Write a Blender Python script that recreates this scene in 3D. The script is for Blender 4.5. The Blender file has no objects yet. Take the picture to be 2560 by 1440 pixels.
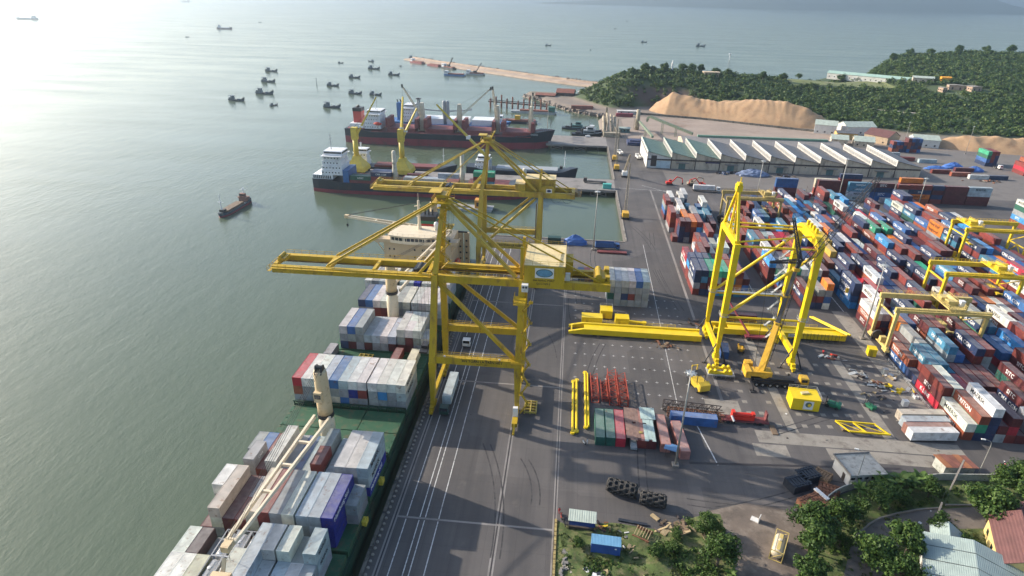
import bpy, bmesh, math, random
import numpy as np
from mathutils import Vector, Matrix
S = bpy.context.scene
COL = S.collection
R = math.radians
rnd = random.Random(7)

# ---------------------------------------------------------------- camera (drone, 104 m above the quay)
cd = bpy.data.cameras.new('drone_camera'); cam = bpy.data.objects.new('drone_camera', cd); COL.objects.link(cam)
cd.sensor_width = 36.0; cd.lens = 36.0 * 1532.642 / 2560.0; cd.clip_start = 1.0; cd.clip_end = 60000.0
_p, _r, _y = 0.447935, 0.019944, 0.089356          # pitch down, roll, yaw left of the quay line
_f = Vector((-math.sin(_y) * math.cos(_p), math.cos(_y) * math.cos(_p), -math.sin(_p)))
_ri = Vector((math.cos(_y), math.sin(_y), 0)); _u = _ri.cross(_f)
_R = _ri * math.cos(_r) + _u * math.sin(_r); _U = _u * math.cos(_r) - _ri * math.sin(_r)
cam.matrix_world = Matrix(((_R.x, _U.x, -_f.x, 0), (_R.y, _U.y, -_f.y, 0), (_R.z, _U.z, -_f.z, 104.011), (0, 0, 0, 1)))
S.camera = cam

# ---------------------------------------------------------------- daylight: hazy late-afternoon sun from the left
SUN_EL, SUN_AZ = R(25.0), R(-71.5)                  # azimuth measured from +Y towards +X
w = bpy.data.worlds.new('World'); S.world = w; w.use_nodes = True
nt = w.node_tree; bg = nt.nodes['Background']
sky = nt.nodes.new('ShaderNodeTexSky'); sky.sky_type = 'NISHITA'; sky.sun_disc = False
sky.sun_elevation = SUN_EL; sky.sun_rotation = SUN_AZ; sky.air_density = 1.1; sky.dust_density = 2.2; sky.ozone_density = 2.0
nt.links.new(sky.outputs[0], bg.inputs[0]); bg.inputs[1].default_value = 0.15
sd = bpy.data.lights.new('sun', 'SUN'); sd.energy = 4.5; sd.angle = R(0.6); sd.color = (1.0, 0.90, 0.76)
sun = bpy.data.objects.new('sun', sd); COL.objects.link(sun)
_ts = Vector((math.sin(SUN_AZ) * math.cos(SUN_EL), math.cos(SUN_AZ) * math.cos(SUN_EL), math.sin(SUN_EL)))
sun.rotation_euler = _ts.to_track_quat('Z', 'Y').to_euler()
S.view_settings.view_transform = 'Standard'; S.view_settings.look = 'None'; S.view_settings.gamma = 1.0
S.view_settings.use_curve_mapping = False; S.view_settings.exposure = 0.76
S.cycles.max_bounces = 6; S.cycles.diffuse_bounces = 2; S.cycles.glossy_bounces = 2; S.cycles.transmission_bounces = 2
S.cycles.volume_bounces = 0; S.cycles.transparent_max_bounces = 8
S.cycles.use_adaptive_sampling = True; S.cycles.adaptive_threshold = 0.02
S.cycles.use_denoising = True

# ---------------------------------------------------------------- helpers
def lin(c):
    return tuple((x / 12.92 if x <= 0.04045 else ((x + 0.055) / 1.055) ** 2.4) for x in c)
def hexc(h):
    return lin(tuple(int(h[i:i + 2], 16) / 255 for i in (0, 2, 4)))

class MB:
    """collects faces of one part; build() links them as ONE mesh object"""
    def __init__(s): s.v = []; s.f = []
    def add(s, vs, fs):
        n = len(s.v); s.v.extend([tuple(p) for p in vs]); s.f.extend([tuple(i + n for i in q) for q in fs]); return s
    def bb(s, x0, x1, y0, y1, z0, z1):
        return s.add([(x0, y0, z0), (x1, y0, z0), (x1, y1, z0), (x0, y1, z0), (x0, y0, z1), (x1, y0, z1), (x1, y1, z1), (x0, y1, z1)],
                     [(3, 2, 1, 0), (4, 5, 6, 7), (0, 1, 5, 4), (1, 2, 6, 5), (2, 3, 7, 6), (3, 0, 4, 7)])
    def box(s, c, d, rz=0.0):
        m = Matrix.Rotation(rz, 3, 'Z'); h = [q / 2 for q in d]; vs = []
        for z in (-1, 1):
            for x, y in ((-1, -1), (1, -1), (1, 1), (-1, 1)):
                p = m @ Vector((x * h[0], y * h[1], z * h[2])); vs.append((p.x + c[0], p.y + c[1], p.z + c[2]))
        return s.add(vs, [(3, 2, 1, 0), (4, 5, 6, 7), (0, 1, 5, 4), (1, 2, 6, 5), (2, 3, 7, 6), (3, 0, 4, 7)])
    def bar(s, p, q, w, h=None, w2=None, h2=None, side=None):
        """rectangular beam from p to q, width w (horizontal) and height h"""
        h = h or w; w2 = w2 or w; h2 = h2 or h
        p = Vector(p); q = Vector(q); d = (q - p).normalized()
        if side is None:
            side = d.cross(Vector((0, 0, 1)))
            side = side.normalized() if side.length > 1e-3 else Vector((1, 0, 0))
        else:
            side = Vector(side); side = (side - d * side.dot(d)).normalized()
        up = side.cross(d).normalized(); vs = []
        for c, ww, hh in ((p, w, h), (q, w2, h2)):
            for a, b in ((-1, -1), (1, -1), (1, 1), (-1, 1)): vs.append(c + side * (a * ww / 2) + up * (b * hh / 2))
        return s.add(vs, [(0, 1, 2, 3), (7, 6, 5, 4), (0, 4, 5, 1), (1, 5, 6, 2), (2, 6, 7, 3), (3, 7, 4, 0)])
    def tube(s, p, q, r, r2=None, n=8, cap=True):
        r2 = r if r2 is None else r2; p = Vector(p); q = Vector(q); d = (q - p)
        if d.length < 1e-6: return s
        d.normalize(); a = d.orthogonal().normalized(); b = d.cross(a); vs = []
        for c, rr in ((p, r), (q, r2)):
            for i in range(n):
                t = 2 * math.pi * i / n; vs.append(c + a * (math.cos(t) * rr) + b * (math.sin(t) * rr))
        fs = [(i, (i + 1) % n, n + (i + 1) % n, n + i) for i in range(n)]
        if cap: fs += [tuple(range(n))[::-1], tuple(range(n, 2 * n))]
        return s.add(vs, fs)
    def path(s, pts, r, n=6):
        for a, b in zip(pts[:-1], pts[1:]): s.tube(a, b, r, n=n)
        return s
    def lathe(s, prof, c=(0, 0, 0), n=16):
        vs = []; fs = []
        for r, z in prof:
            for i in range(n):
                t = 2 * math.pi * i / n; vs.append((c[0] + r * math.cos(t), c[1] + r * math.sin(t), c[2] + z))
        for j in range(len(prof) - 1):
            for i in range(n): fs.append((j * n + i, j * n + (i + 1) % n, (j + 1) * n + (i + 1) % n, (j + 1) * n + i))
        fs.append(tuple(range(n))[::-1]); fs.append(tuple(range((len(prof) - 1) * n, len(prof) * n)))
        return s.add(vs, fs)
    def loft(s, rings, cap=True, closed=True):
        n = len(rings[0]); vs = [p for r in rings for p in r]; fs = []
        for j in range(len(rings) - 1):
            for i in range(n if closed else n - 1):
                fs.append((j * n + i, j * n + (i + 1) % n, (j + 1) * n + (i + 1) % n, (j + 1) * n + i))
        if cap: fs += [tuple(range(n))[::-1], tuple(range((len(rings) - 1) * n, len(rings) * n))]
        return s.add(vs, fs)
    def prism(s, poly, z0, z1):
        n = len(poly); vs = [(x, y, z0) for x, y in poly] + [(x, y, z1) for x, y in poly]
        return s.add(vs, [tuple(range(n))[::-1], tuple(range(n, 2 * n))] + [(i, (i + 1) % n, n + (i + 1) % n, n + i) for i in range(n)])
    def prismY(s, poly, y0, y1):
        n = len(poly); vs = [(x, y0, z) for x, z in poly] + [(x, y1, z) for x, z in poly]
        return s.add(vs, [tuple(range(n)), tuple(range(n, 2 * n))[::-1]] + [(i, n + i, n + (i + 1) % n, (i + 1) % n) for i in range(n)])
    def prismX(s, poly, x0, x1):
        n = len(poly); vs = [(x0, y, z) for y, z in poly] + [(x1, y, z) for y, z in poly]
        return s.add(vs, [tuple(range(n))[::-1], tuple(range(n, 2 * n))] + [(i, (i + 1) % n, n + (i + 1) % n, n + i) for i in range(n)])
    def quad(s, a, b, c, d): return s.add([a, b, c, d], [(0, 1, 2, 3)])
    def rail(s, p, q, h=1.0, n=None, r=0.035, post=2.0):
        """handrail from p to q: top rail, mid rail and posts"""
        p = Vector(p); q = Vector(q); L = (q - p).length; n = n or max(1, int(L / post))
        up = Vector((0, 0, h))
        s.bar(p + up, q + up, r * 2); s.bar(p + up * .5, q + up * .5, r * 1.5)
        for i in range(n + 1):
            c = p.lerp(q, i / n); s.bar(c, c + up, r * 2)
        return s
    def truss(s, p, q, w, h, n, r=0.12, rb=None):
        """lattice boom of four chords with bracing"""
        rb = rb or r * .6; p = Vector(p); q = Vector(q); d = (q - p).normalized()
        a = d.cross(Vector((0, 0, 1))); a = a.normalized() if a.length > .05 else Vector((1, 0, 0)); b = a.cross(d)
        w0, w1 = w if isinstance(w, tuple) else (w, w); h0, h1 = h if isinstance(h, tuple) else (h, h)
        def ring(t):
            c = p.lerp(q, t); ww = w0 + (w1 - w0) * t; hh = h0 + (h1 - h0) * t
            return [c + a * (sx * ww / 2) + b * (sz * hh / 2) for sx, sz in ((-1, -1), (1, -1), (1, 1), (-1, 1))]
        rs = [ring(i / n) for i in range(n + 1)]
        for k in range(4):
            s.tube(rs[0][k], rs[-1][k], r, n=5)
        for i in range(n):
            for k in range(4):
                k2 = (k + 1) % 4; A, B = (rs[i][k], rs[i + 1][k2]) if (i + k) % 2 else (rs[i][k2], rs[i + 1][k])
                s.tube(A, B, rb, n=4, cap=False); s.tube(rs[i][k], rs[i][k2], rb, n=4, cap=False)
        return s
    def mesh(s, name, off=(0, 0, 0), smooth=False):
        me = bpy.data.meshes.new(name)
        me.from_pydata([(x - off[0], y - off[1], z - off[2]) for x, y, z in s.v], [], s.f)
        bm = bmesh.new(); bm.from_mesh(me); bmesh.ops.recalc_face_normals(bm, faces=bm.faces); bm.to_mesh(me); bm.free()
        if smooth:
            for q in me.polygons: q.use_smooth = True
        return me
    def build(s, name, mat, parent=None, smooth=False):
        off = OFF.get(parent.name, (0, 0, 0)) if parent else (0, 0, 0)
        me = s.mesh(name, off, smooth); o = bpy.data.objects.new(name, me); COL.objects.link(o)
        me.materials.append(mat)
        if parent:
            o.parent = parent
            if parent.name in OFF: OFF[o.name] = off
        return o

OFF = {}
def tag(o, label=None, cat=None, group=None, kind=None):
    if label: o['label'] = label
    if cat: o['category'] = cat
    if group: o['group'] = group
    if kind: o['kind'] = kind
    return o
def thing(name, label, cat, loc=(0, 0, 0), rz=0.0, group=None, world=False):
    """an Empty at the thing's base; world=True: its parts are given in world coordinates"""
    o = bpy.data.objects.new(name, None); COL.objects.link(o); o.location = loc; o.rotation_euler = (0, 0, rz)
    o.empty_display_size = 0.5; tag(o, label, cat, group)
    if world: OFF[o.name] = tuple(loc)
    return o
def struct(o): o['kind'] = 'structure'; return o
def clone(o, parent=None):
    c = o.copy(); COL.objects.link(c)
    if parent is not None: c.parent = parent
    for ch in list(KIDS.get(o.name, o.children)): clone(ch, c)
    return c
KIDS = {}
def dup(root, label, loc, rz=0.0, scale=None, group=None):
    if root.name not in KIDS:
        def reg(o):
            KIDS[o.name] = list(o.children)
            for k in o.children: reg(k)
        reg(root)
    c = clone(root); c.location = loc; c.rotation_euler = (0, 0, rz)
    if scale: c.scale = (scale,) * 3 if not isinstance(scale, tuple) else scale
    if label: c['label'] = label
    if group: c['group'] = group
    return c

TXT = {}
def text_mesh(body, size=1.0, extrude=0.01, bold=0.0):
    k = (body, size, extrude, bold)
    if k not in TXT:
        cu = bpy.data.curves.new('lettering', 'FONT'); cu.body = body; cu.size = size; cu.extrude = extrude; cu.offset = bold
        cu.align_x = 'CENTER'; cu.align_y = 'CENTER'; cu.resolution_u = 2
        o = bpy.data.objects.new('lettering', cu); COL.objects.link(o)
        bpy.context.view_layer.update()
        me = bpy.data.meshes.new_from_object(o.evaluated_get(bpy.context.evaluated_depsgraph_get()))
        me.name = 'lettering'; bpy.data.objects.remove(o); bpy.data.curves.remove(cu); TXT[k] = me
    return TXT[k]
def text(body, mat, parent, M, size=1.0, name='lettering', bold=0.0):
    """flat lettering; M places the text plane (x along the words, z out of the surface)"""
    me = text_mesh(body, size, 0.01, bold)
    key = (body, size, bold, mat.name)
    if key not in TXT:
        m2 = me.copy(); m2.materials.clear(); m2.materials.append(mat); TXT[key] = m2
    o = bpy.data.objects.new(name, TXT[key]); COL.objects.link(o); o.parent = parent
    off = OFF.get(parent.name, (0, 0, 0)) if parent else (0, 0, 0)
    o.matrix_local = Matrix.Translation(-Vector(off)) @ M
    return o
def face_negY(x, y, z): return Matrix.Translation((x, y, z)) @ Matrix.Rotation(R(90), 4, 'X')
def face_negX(x, y, z): return Matrix.Translation((x, y, z)) @ Matrix.Rotation(R(-90), 4, 'Z') @ Matrix.Rotation(R(90), 4, 'X')
def face_posX(x, y, z): return Matrix.Translation((x, y, z)) @ Matrix.Rotation(R(90), 4, 'Z') @ Matrix.Rotation(R(90), 4, 'X')

# ---------------------------------------------------------------- materials
MATS = {}
def N(t, kind, **kw):
    n = t.nodes.new(kind)
    for k, v in kw.items(): setattr(n, k, v)
    return n
def pm(name, c, rough=0.6, metal=0.0, var=0.18, scale=0.6, bump=0.0, bscale=6.0, dirt=None, dirt_amt=0.0, dscale=0.8, spec=0.5, stretch=(1, 1, 1), emit=0):
    """painted / mineral surface: base colour, cloudy variation, optional dirt or rust patches, fine relief"""
    if name in MATS: return MATS[name]
    m = bpy.data.materials.new(name); m.use_nodes = True; t = m.node_tree; b = t.nodes['Principled BSDF']; L = t.links.new
    b.inputs['Roughness'].default_value = rough; b.inputs['Metallic'].default_value = metal
    b.inputs['Specular IOR Level'].default_value = spec
    tc = N(t, 'ShaderNodeTexCoord'); mp = N(t, 'ShaderNodeMapping'); mp.inputs['Scale'].default_value = stretch
    L(tc.outputs['Object'], mp.inputs[0])
    n1 = N(t, 'ShaderNodeTexNoise'); n1.inputs['Scale'].default_value = scale; n1.inputs['Detail'].default_value = 6.0
    n1.inputs['Roughness'].default_value = 0.65; L(mp.outputs[0], n1.inputs['Vector'])
    rp = N(t, 'ShaderNodeMapRange'); rp.inputs[1].default_value = 0.3; rp.inputs[2].default_value = 0.7
    rp.inputs[3].default_value = 1 - var; rp.inputs[4].default_value = 1 + var; L(n1.outputs[0], rp.inputs[0])
    mx = N(t, 'ShaderNodeMix', data_type='RGBA', blend_type='MULTIPLY'); mx.inputs[0].default_value = 1.0
    mx.inputs[6].default_value = (*c, 1); L(rp.outputs[0], mx.inputs[7]); out = mx.outputs[2]
    if dirt is not None and dirt_amt > 0:
        n2 = N(t, 'ShaderNodeTexNoise'); n2.inputs['Scale'].default_value = dscale; n2.inputs['Detail'].default_value = 8.0
        n2.inputs['Roughness'].default_value = 0.7; L(mp.outputs[0], n2.inputs['Vector'])
        r2 = N(t, 'ShaderNodeMapRange'); r2.inputs[1].default_value = 0.62 - 0.25 * dirt_amt; r2.inputs[2].default_value = 0.80 - 0.2 * dirt_amt
        L(n2.outputs[0], r2.inputs[0])
        m2 = N(t, 'ShaderNodeMix', data_type='RGBA'); L(r2.outputs[0], m2.inputs[0]); L(out, m2.inputs[6]); m2.inputs[7].default_value = (*dirt, 1)
        out = m2.outputs[2]
    L(out, b.inputs['Base Color'])
    if bump > 0:
        n3 = N(t, 'ShaderNodeTexNoise'); n3.inputs['Scale'].default_value = bscale; n3.inputs['Detail'].default_value = 5.0
        L(mp.outputs[0], n3.inputs['Vector'])
        bp = N(t, 'ShaderNodeBump'); bp.inputs['Strength'].default_value = bump; bp.inputs['Distance'].default_value = 0.1
        L(n3.outputs[0], bp.inputs['Height']); L(bp.outputs[0], b.inputs['Normal'])
    if emit:
        b.inputs['Emission Color'].default_value = (*c, 1); b.inputs['Emission Strength'].default_value = emit
    MATS[name] = m; return m

def sheet(name, c, axis='X', period=0.25, rough=0.5, var=0.2, rust=0.3, rustc=(0.16, 0.06, 0.025), strength=0.6, objcol=False, dust=0.0, metal=0.0):
    """ribbed steel sheet: ribs repeat along the local axis; rust patches; optional per-object paint colour"""
    if name in MATS: return MATS[name]
    m = bpy.data.materials.new(name); m.use_nodes = True; t = m.node_tree; b = t.nodes['Principled BSDF']; L = t.links.new
    b.inputs['Roughness'].default_value = rough; b.inputs['Metallic'].default_value = metal
    tc = N(t, 'ShaderNodeTexCoord'); oi = N(t, 'ShaderNodeObjectInfo')
    off = N(t, 'ShaderNodeVectorMath', operation='SCALE'); off.inputs[0].default_value = (37, 61, 17); L(oi.outputs['Random'], off.inputs['Scale'])
    ad = N(t, 'ShaderNodeVectorMath', operation='ADD'); L(tc.outputs['Object'], ad.inputs[0]); L(off.outputs[0], ad.inputs[1])
    n1 = N(t, 'ShaderNodeTexNoise'); n1.inputs['Scale'].default_value = 0.5; n1.inputs['Detail'].default_value = 5.0; L(ad.outputs[0], n1.inputs['Vector'])
    rp = N(t, 'ShaderNodeMapRange'); rp.inputs[1].default_value = 0.3; rp.inputs[2].default_value = 0.7
    rp.inputs[3].default_value = 1 - var; rp.inputs[4].default_value = 1 + var * .7; L(n1.outputs[0], rp.inputs[0])
    mx = N(t, 'ShaderNodeMix', data_type='RGBA', blend_type='MULTIPLY'); mx.inputs[0].default_value = 1.0
    if objcol: L(oi.outputs['Color'], mx.inputs[6])
    else: mx.inputs[6].default_value = (*c, 1)
    L(rp.outputs[0], mx.inputs[7]); out = mx.outputs[2]
    if dust > 0:      # sun-bleached, dusty top sheet
        ge = N(t, 'ShaderNodeNewGeometry'); sx = N(t, 'ShaderNodeSeparateXYZ'); L(ge.outputs['Normal'], sx.inputs[0])
        md = N(t, 'ShaderNodeMath', operation='GREATER_THAN'); L(sx.outputs[2], md.inputs[0]); md.inputs[1].default_value = 0.8
        n4 = N(t, 'ShaderNodeTexNoise'); n4.inputs['Scale'].default_value = 0.9; n4.inputs['Detail'].default_value = 4.0; L(ad.outputs[0], n4.inputs['Vector'])
        mm = N(t, 'ShaderNodeMath', operation='MULTIPLY'); L(md.outputs[0], mm.inputs[0]); L(n4.outputs[0], mm.inputs[1])
        mm2 = N(t, 'ShaderNodeMath', operation='MULTIPLY'); L(mm.outputs[0], mm2.inputs[0]); mm2.inputs[1].default_value = dust * 2
        m4 = N(t, 'ShaderNodeMix', data_type='RGBA'); m4.clamp_factor = True; L(mm2.outputs[0], m4.inputs[0]); L(out, m4.inputs[6]); m4.inputs[7].default_value = (0.42, 0.40, 0.37, 1); out = m4.outputs[2]
    if rust > 0:
        n2 = N(t, 'ShaderNodeTexNoise'); n2.inputs['Scale'].default_value = 0.75; n2.inputs['Detail'].default_value = 9.0; n2.inputs['Roughness'].default_value = 0.72
        L(ad.outputs[0], n2.inputs['Vector'])
        r2 = N(t, 'ShaderNodeMapRange'); r2.inputs[1].default_value = 0.66 - 0.2 * rust; r2.inputs[2].default_value = 0.78 - 0.15 * rust; L(n2.outputs[0], r2.inputs[0])
        m2 = N(t, 'ShaderNodeMix', data_type='RGBA'); L(r2.outputs[0], m2.inputs[0]); L(out, m2.inputs[6]); m2.inputs[7].default_value = (*rustc, 1); out = m2.outputs[2]
    L(out, b.inputs['Base Color'])
    wv = N(t, 'ShaderNodeTexWave', wave_type='BANDS', bands_direction=axis, wave_profile='SIN'); wv.inputs['Scale'].default_value = 0.314 / period
    L(tc.outputs['Object'], wv.inputs['Vector'])
    bp = N(t, 'ShaderNodeBump'); bp.inputs['Strength'].default_value = strength; bp.inputs['Distance'].default_value = 0.06
    L(wv.outputs[1], bp.inputs['Height']); L(bp.outputs[0], b.inputs['Normal'])
    MATS[name] = m; return m
# ================================================================ THE SETTING
def interp(x, xs, ys): return float(np.interp(x, xs, ys))

# ---- sea
def sea_material():
    m = bpy.data.materials.new('harbour_water'); m.use_nodes = True; t = m.node_tree; b = t.nodes['Principled BSDF']; L = t.links.new
    b.inputs['Roughness'].default_value = 0.22; b.inputs['IOR'].default_value = 1.33
    tc = N(t, 'ShaderNodeTexCoord')
    n0 = N(t, 'ShaderNodeTexNoise'); n0.inputs['Scale'].default_value = 0.006; n0.inputs['Detail'].default_value = 4; L(tc.outputs['Object'], n0.inputs['Vector'])
    cr = N(t, 'ShaderNodeMix', data_type='RGBA'); L(n0.outputs[0], cr.inputs[0])
    cr.inputs[6].default_value = (0.070, 0.098, 0.066, 1); cr.inputs[7].default_value = (0.104, 0.130, 0.086, 1)
    L(cr.outputs[2], b.inputs['Base Color'])
    mp = N(t, 'ShaderNodeMapping'); mp.inputs['Rotation'].default_value = (0, 0, R(24)); mp.inputs['Scale'].default_value = (1.0, 0.45, 1); L(tc.outputs['Object'], mp.inputs[0])
    h = None
    for sc, am in ((0.09, 1.0), (0.38, 0.5), (1.3, 0.22)):
        n = N(t, 'ShaderNodeTexNoise'); n.inputs['Scale'].default_value = sc; n.inputs['Detail'].default_value = 3.0; n.inputs['Roughness'].default_value = 0.6
        L(mp.outputs[0], n.inputs['Vector'])
        mu = N(t, 'ShaderNodeMath', operation='MULTIPLY'); L(n.outputs[0], mu.inputs[0]); mu.inputs[1].default_value = am
        if h is None: h = mu.outputs[0]
        else:
            ad = N(t, 'ShaderNodeMath', operation='ADD'); L(h, ad.inputs[0]); L(mu.outputs[0], ad.inputs[1]); h = ad.outputs[0]
    bp = N(t, 'ShaderNodeBump'); bp.inputs['Distance'].default_value = 0.7
    mw = N(t, 'ShaderNodeMapping'); mw.inputs['Rotation'].default_value = (0, 0, R(-35)); mw.inputs['Scale'].default_value = (.25, 1, 1); L(tc.outputs['Object'], mw.inputs[0])
    nw = N(t, 'ShaderNodeTexNoise'); nw.inputs['Scale'].default_value = .02; nw.inputs['Detail'].default_value = 5; nw.inputs['Roughness'].default_value = .6; L(mw.outputs[0], nw.inputs['Vector'])
    ra = N(t, 'ShaderNodeMapRange'); ra.inputs[1].default_value = .35; ra.inputs[2].default_value = .68; ra.inputs[3].default_value = .20; ra.inputs[4].default_value = .40; L(nw.outputs[0], ra.inputs[0]); L(ra.outputs[0], bp.inputs['Strength'])
    rb = N(t, 'ShaderNodeMapRange'); rb.inputs[1].default_value = .35; rb.inputs[2].default_value = .68; rb.inputs[3].default_value = .14; rb.inputs[4].default_value = .24; L(nw.outputs[0], rb.inputs[0]); L(rb.outputs[0], b.inputs['Roughness'])
    L(h, bp.inputs['Height']); L(bp.outputs[0], b.inputs['Normal'])
    return m
SEA_Z = -4.0
m = MB(); E0 = 14000.0
m.quad((-E0, -600, SEA_Z), (E0, -600, SEA_Z), (E0, E0, SEA_Z), (-E0, E0, SEA_Z))
struct(m.build('sea', sea_material()))

# ---- asphalt, concrete
def asphalt_material():
    """worn port paving: slab joints, repair patches, tyre streaks along the traffic, oil spots, pale dust"""
    m = bpy.data.materials.new('worn_paving'); m.use_nodes = True; t = m.node_tree; b = t.nodes['Principled BSDF']; L = t.links.new
    b.inputs['Roughness'].default_value = .82; tc = N(t, 'ShaderNodeTexCoord')
    def noise(sc, st=(1, 1, 1), det=6, ro=.65):
        mp = N(t, 'ShaderNodeMapping'); mp.inputs['Scale'].default_value = st; L(tc.outputs['Object'], mp.inputs[0]); n = N(t, 'ShaderNodeTexNoise'); n.inputs['Scale'].default_value = sc; n.inputs['Detail'].default_value = det; n.inputs['Roughness'].default_value = ro; L(mp.outputs[0], n.inputs['Vector']); return n.outputs[0]
    def rng_(x, a, b_, c, d):
        r = N(t, 'ShaderNodeMapRange'); r.inputs[1].default_value = a; r.inputs[2].default_value = b_; r.inputs[3].default_value = c; r.inputs[4].default_value = d; L(x, r.inputs[0]); return r.outputs[0]
    def mix(fac, c1, c2, mode='MIX'):
        x = N(t, 'ShaderNodeMix', data_type='RGBA', blend_type=mode)
        for v, k in ((fac, 0), (c1, 6), (c2, 7)):
            if isinstance(v, (tuple, float)): x.inputs[k].default_value = v
            else: L(v, x.inputs[k])
        return x.outputs[2]
    c = mix(rng_(noise(.03), .35, .65, 0, 1), (.080, .074, .073, 1), (.128, .114, .106, 1))
    c = mix(rng_(noise(.22, (1, .035, 1), 5, .6), .45, .72, 0, .55), c, (.040, .038, .040, 1))
    c = mix(rng_(noise(.16, (.05, 1, 1), 5, .6), .58, .78, 0, .35), c, (.045, .042, .043, 1))
    vo = N(t, 'ShaderNodeTexVoronoi', distance='CHEBYCHEV'); vo.inputs['Scale'].default_value = .045; L(tc.outputs['Object'], vo.inputs['Vector'])
    sp = N(t, 'ShaderNodeSeparateColor'); L(vo.outputs['Color'], sp.inputs[0]); c = mix(1.0, c, rng_(sp.outputs[0], 0, 1, .84, 1.12), 'MULTIPLY')
    c = mix(rng_(noise(.5, det=3), .70, .76, 0, .7), c, (.028, .027, .028, 1))
    c = mix(rng_(noise(.09, det=9, ro=.75), .60, .74, 0, .6), c, (.165, .145, .125, 1))
    br = N(t, 'ShaderNodeTexBrick'); br.offset = 0; br.inputs['Scale'].default_value = .155; br.inputs['Mortar Size'].default_value = .006; br.inputs['Brick Width'].default_value = 1; br.inputs['Row Height'].default_value = 1; br.inputs['Color1'].default_value = (1, 1, 1, 1); br.inputs['Color2'].default_value = (.93, .93, .93, 1); br.inputs['Mortar'].default_value = (.62, .62, .62, 1); L(tc.outputs['Object'], br.inputs['Vector'])
    c = mix(.75, c, br.outputs['Color'], 'MULTIPLY'); L(c, b.inputs['Base Color'])
    bp = N(t, 'ShaderNodeBump'); bp.inputs['Strength'].default_value = .25; bp.inputs['Distance'].default_value = .1; L(noise(3.0), bp.inputs['Height']); L(bp.outputs[0], b.inputs['Normal'])
    return m
M_ASPH = asphalt_material()
M_CONC = pm('pier_concrete', (0.235, 0.215, 0.20), 0.85, var=0.16, scale=0.08, bump=0.2, bscale=2.5, dirt=(0.12, 0.11, 0.10), dirt_amt=0.45, dscale=0.12)
M_CONCL = pm('pale_concrete', (0.26, 0.235, 0.20), 0.85, var=0.15, scale=0.25, bump=0.2, bscale=2.5, dirt=(0.12, 0.10, 0.085), dirt_amt=0.5, dscale=0.3)
M_QWALL = pm('quay_wall_concrete', (0.17, 0.155, 0.13), 0.9, var=0.25, scale=0.3, bump=0.4, dirt=(0.05, 0.05, 0.04), dirt_amt=0.7, dscale=0.4)
M_LINE = pm('road_paint_white', (0.55, 0.54, 0.52), 0.7, var=0.1, scale=0.5, dirt=(0.16, 0.15, 0.145), dirt_amt=0.6, dscale=1.2)
M_STEELD = pm('rail_steel_dark', (0.035, 0.03, 0.03), 0.6, var=0.2)
M_RUB = pm('black_rubber', (0.022, 0.022, 0.024), 0.75, var=0.3, scale=2.0, bump=0.3)

ground = MB()
ground.bb(-36.5, 28.5, 15, 272.5, -9, 0)
ground.bb(28.5, 620, 15, 506, -9, 0)
g = struct(ground.build('quay_ground', M_ASPH))
# finger piers on piles
def pier(name, x0, x1, y0, y1, mat):
    m = MB(); m.bb(x0, x1, y0, y1, -1.3, 0.0); o = struct(m.build(name, mat))
    for i in range(int((x1 - x0) / 9)):
        for yy in (y0 + 1.2, y1 - 1.2):
            q = MB(); q.tube((x0 + 4 + 9 * i, yy, -8), (x0 + 4 + 9 * i, yy, -1.3), .45, n=8); q.build('pile', M_QWALL, o)
    for i in range(int((x1 - x0) / 18)):
        q = MB(); X = x0 + 4 + 18 * i
        q.bar((X, y0 + .9, -4.2), (X + 9, y0 + .9, -1.5), .35); q.bar((X, y0 + 1.3, -1.5), (X + 9, y0 + 1.3, -4.2), .35); q.build('brace', M_CONC, o)
    return o
pierA = pier('finger_pier', -152, 28.5, 356, 380, M_CONC)
pierB = pier('short_pier', -18.5, 28.5, 474.5, 507.5, M_CONC)
# kerbs / coping along the edges (real step) and rubber fenders, each a piece of the quay
def coping(x0, y0, x1, y1, w=0.7, h=0.28, parent=g, mat=M_CONCL, n=12):
    for i in range(n):
        a = Vector((x0, y0, h / 2)).lerp(Vector((x1, y1, h / 2)), i / n + .0015); b = Vector((x0, y0, h / 2)).lerp(Vector((x1, y1, h / 2)), (i + 1) / n - .0015)
        q = MB(); q.bar(a, b, w, h); q.build('coping_block', mat, parent)
coping(-36.1, 20, -36.1, 272, n=26, mat=M_QWALL)
coping(-36.0, 272.1, 28.0, 272.1, n=10)
coping(28.95, 273, 28.95, 356, n=14); coping(28.95, 380, 28.95, 474, n=18)
q0 = MB(); q0.lathe([(.32, 0), (.36, .16), (.30, .32), (.1, .36)], n=8); bm_me = None
first = None
for i in range(130):           # low bollard-like fender heads along the quay edge
    if first is None:
        first = q0.build('edge_block', M_CONCL, g); first.location = (-35.2, 62, .02)
    else:
        c = first.copy(); COL.objects.link(c); c.location = (-35.2, 62 + 1.62 * i, .02)
# painted lines, crane rails, slab joints: sheets 4 mm above the asphalt
def stripe(x0, y0, x1, y1, w, mat=M_LINE, z=.004, name='painted_line', parent=None):
    q = MB(); d = Vector((x1 - x0, y1 - y0, 0)); d.normalize(); s_ = Vector((-d.y, d.x, 0)) * (w / 2)
    a = Vector((x0, y0, z)); b = Vector((x1, y1, z)); q.quad(a - s_, b - s_, b + s_, a + s_)
    return q.build(name, mat, parent or g)
for X in (-30.9, -28.0, -26.8, -23.8):
    for a, b in ((25, 96.5), (97.3, 150), (150.6, 203), (203.6, 262)): stripe(X, a, X, b, .22)
for X in (-33.4, -10.8):
    stripe(X, 20, X, 270, 1.1, M_CONC, .004, 'rail_slab'); stripe(X, 20, X, 270, .34, M_STEELD, .009, 'crane_rail')
stripe(1.5, 20, 1.5, 270, .9, M_CONC, .004, 'drain_channel'); stripe(1.5, 20, 1.5, 270, .25, M_STEELD, .009, 'drain_slot')
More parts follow.
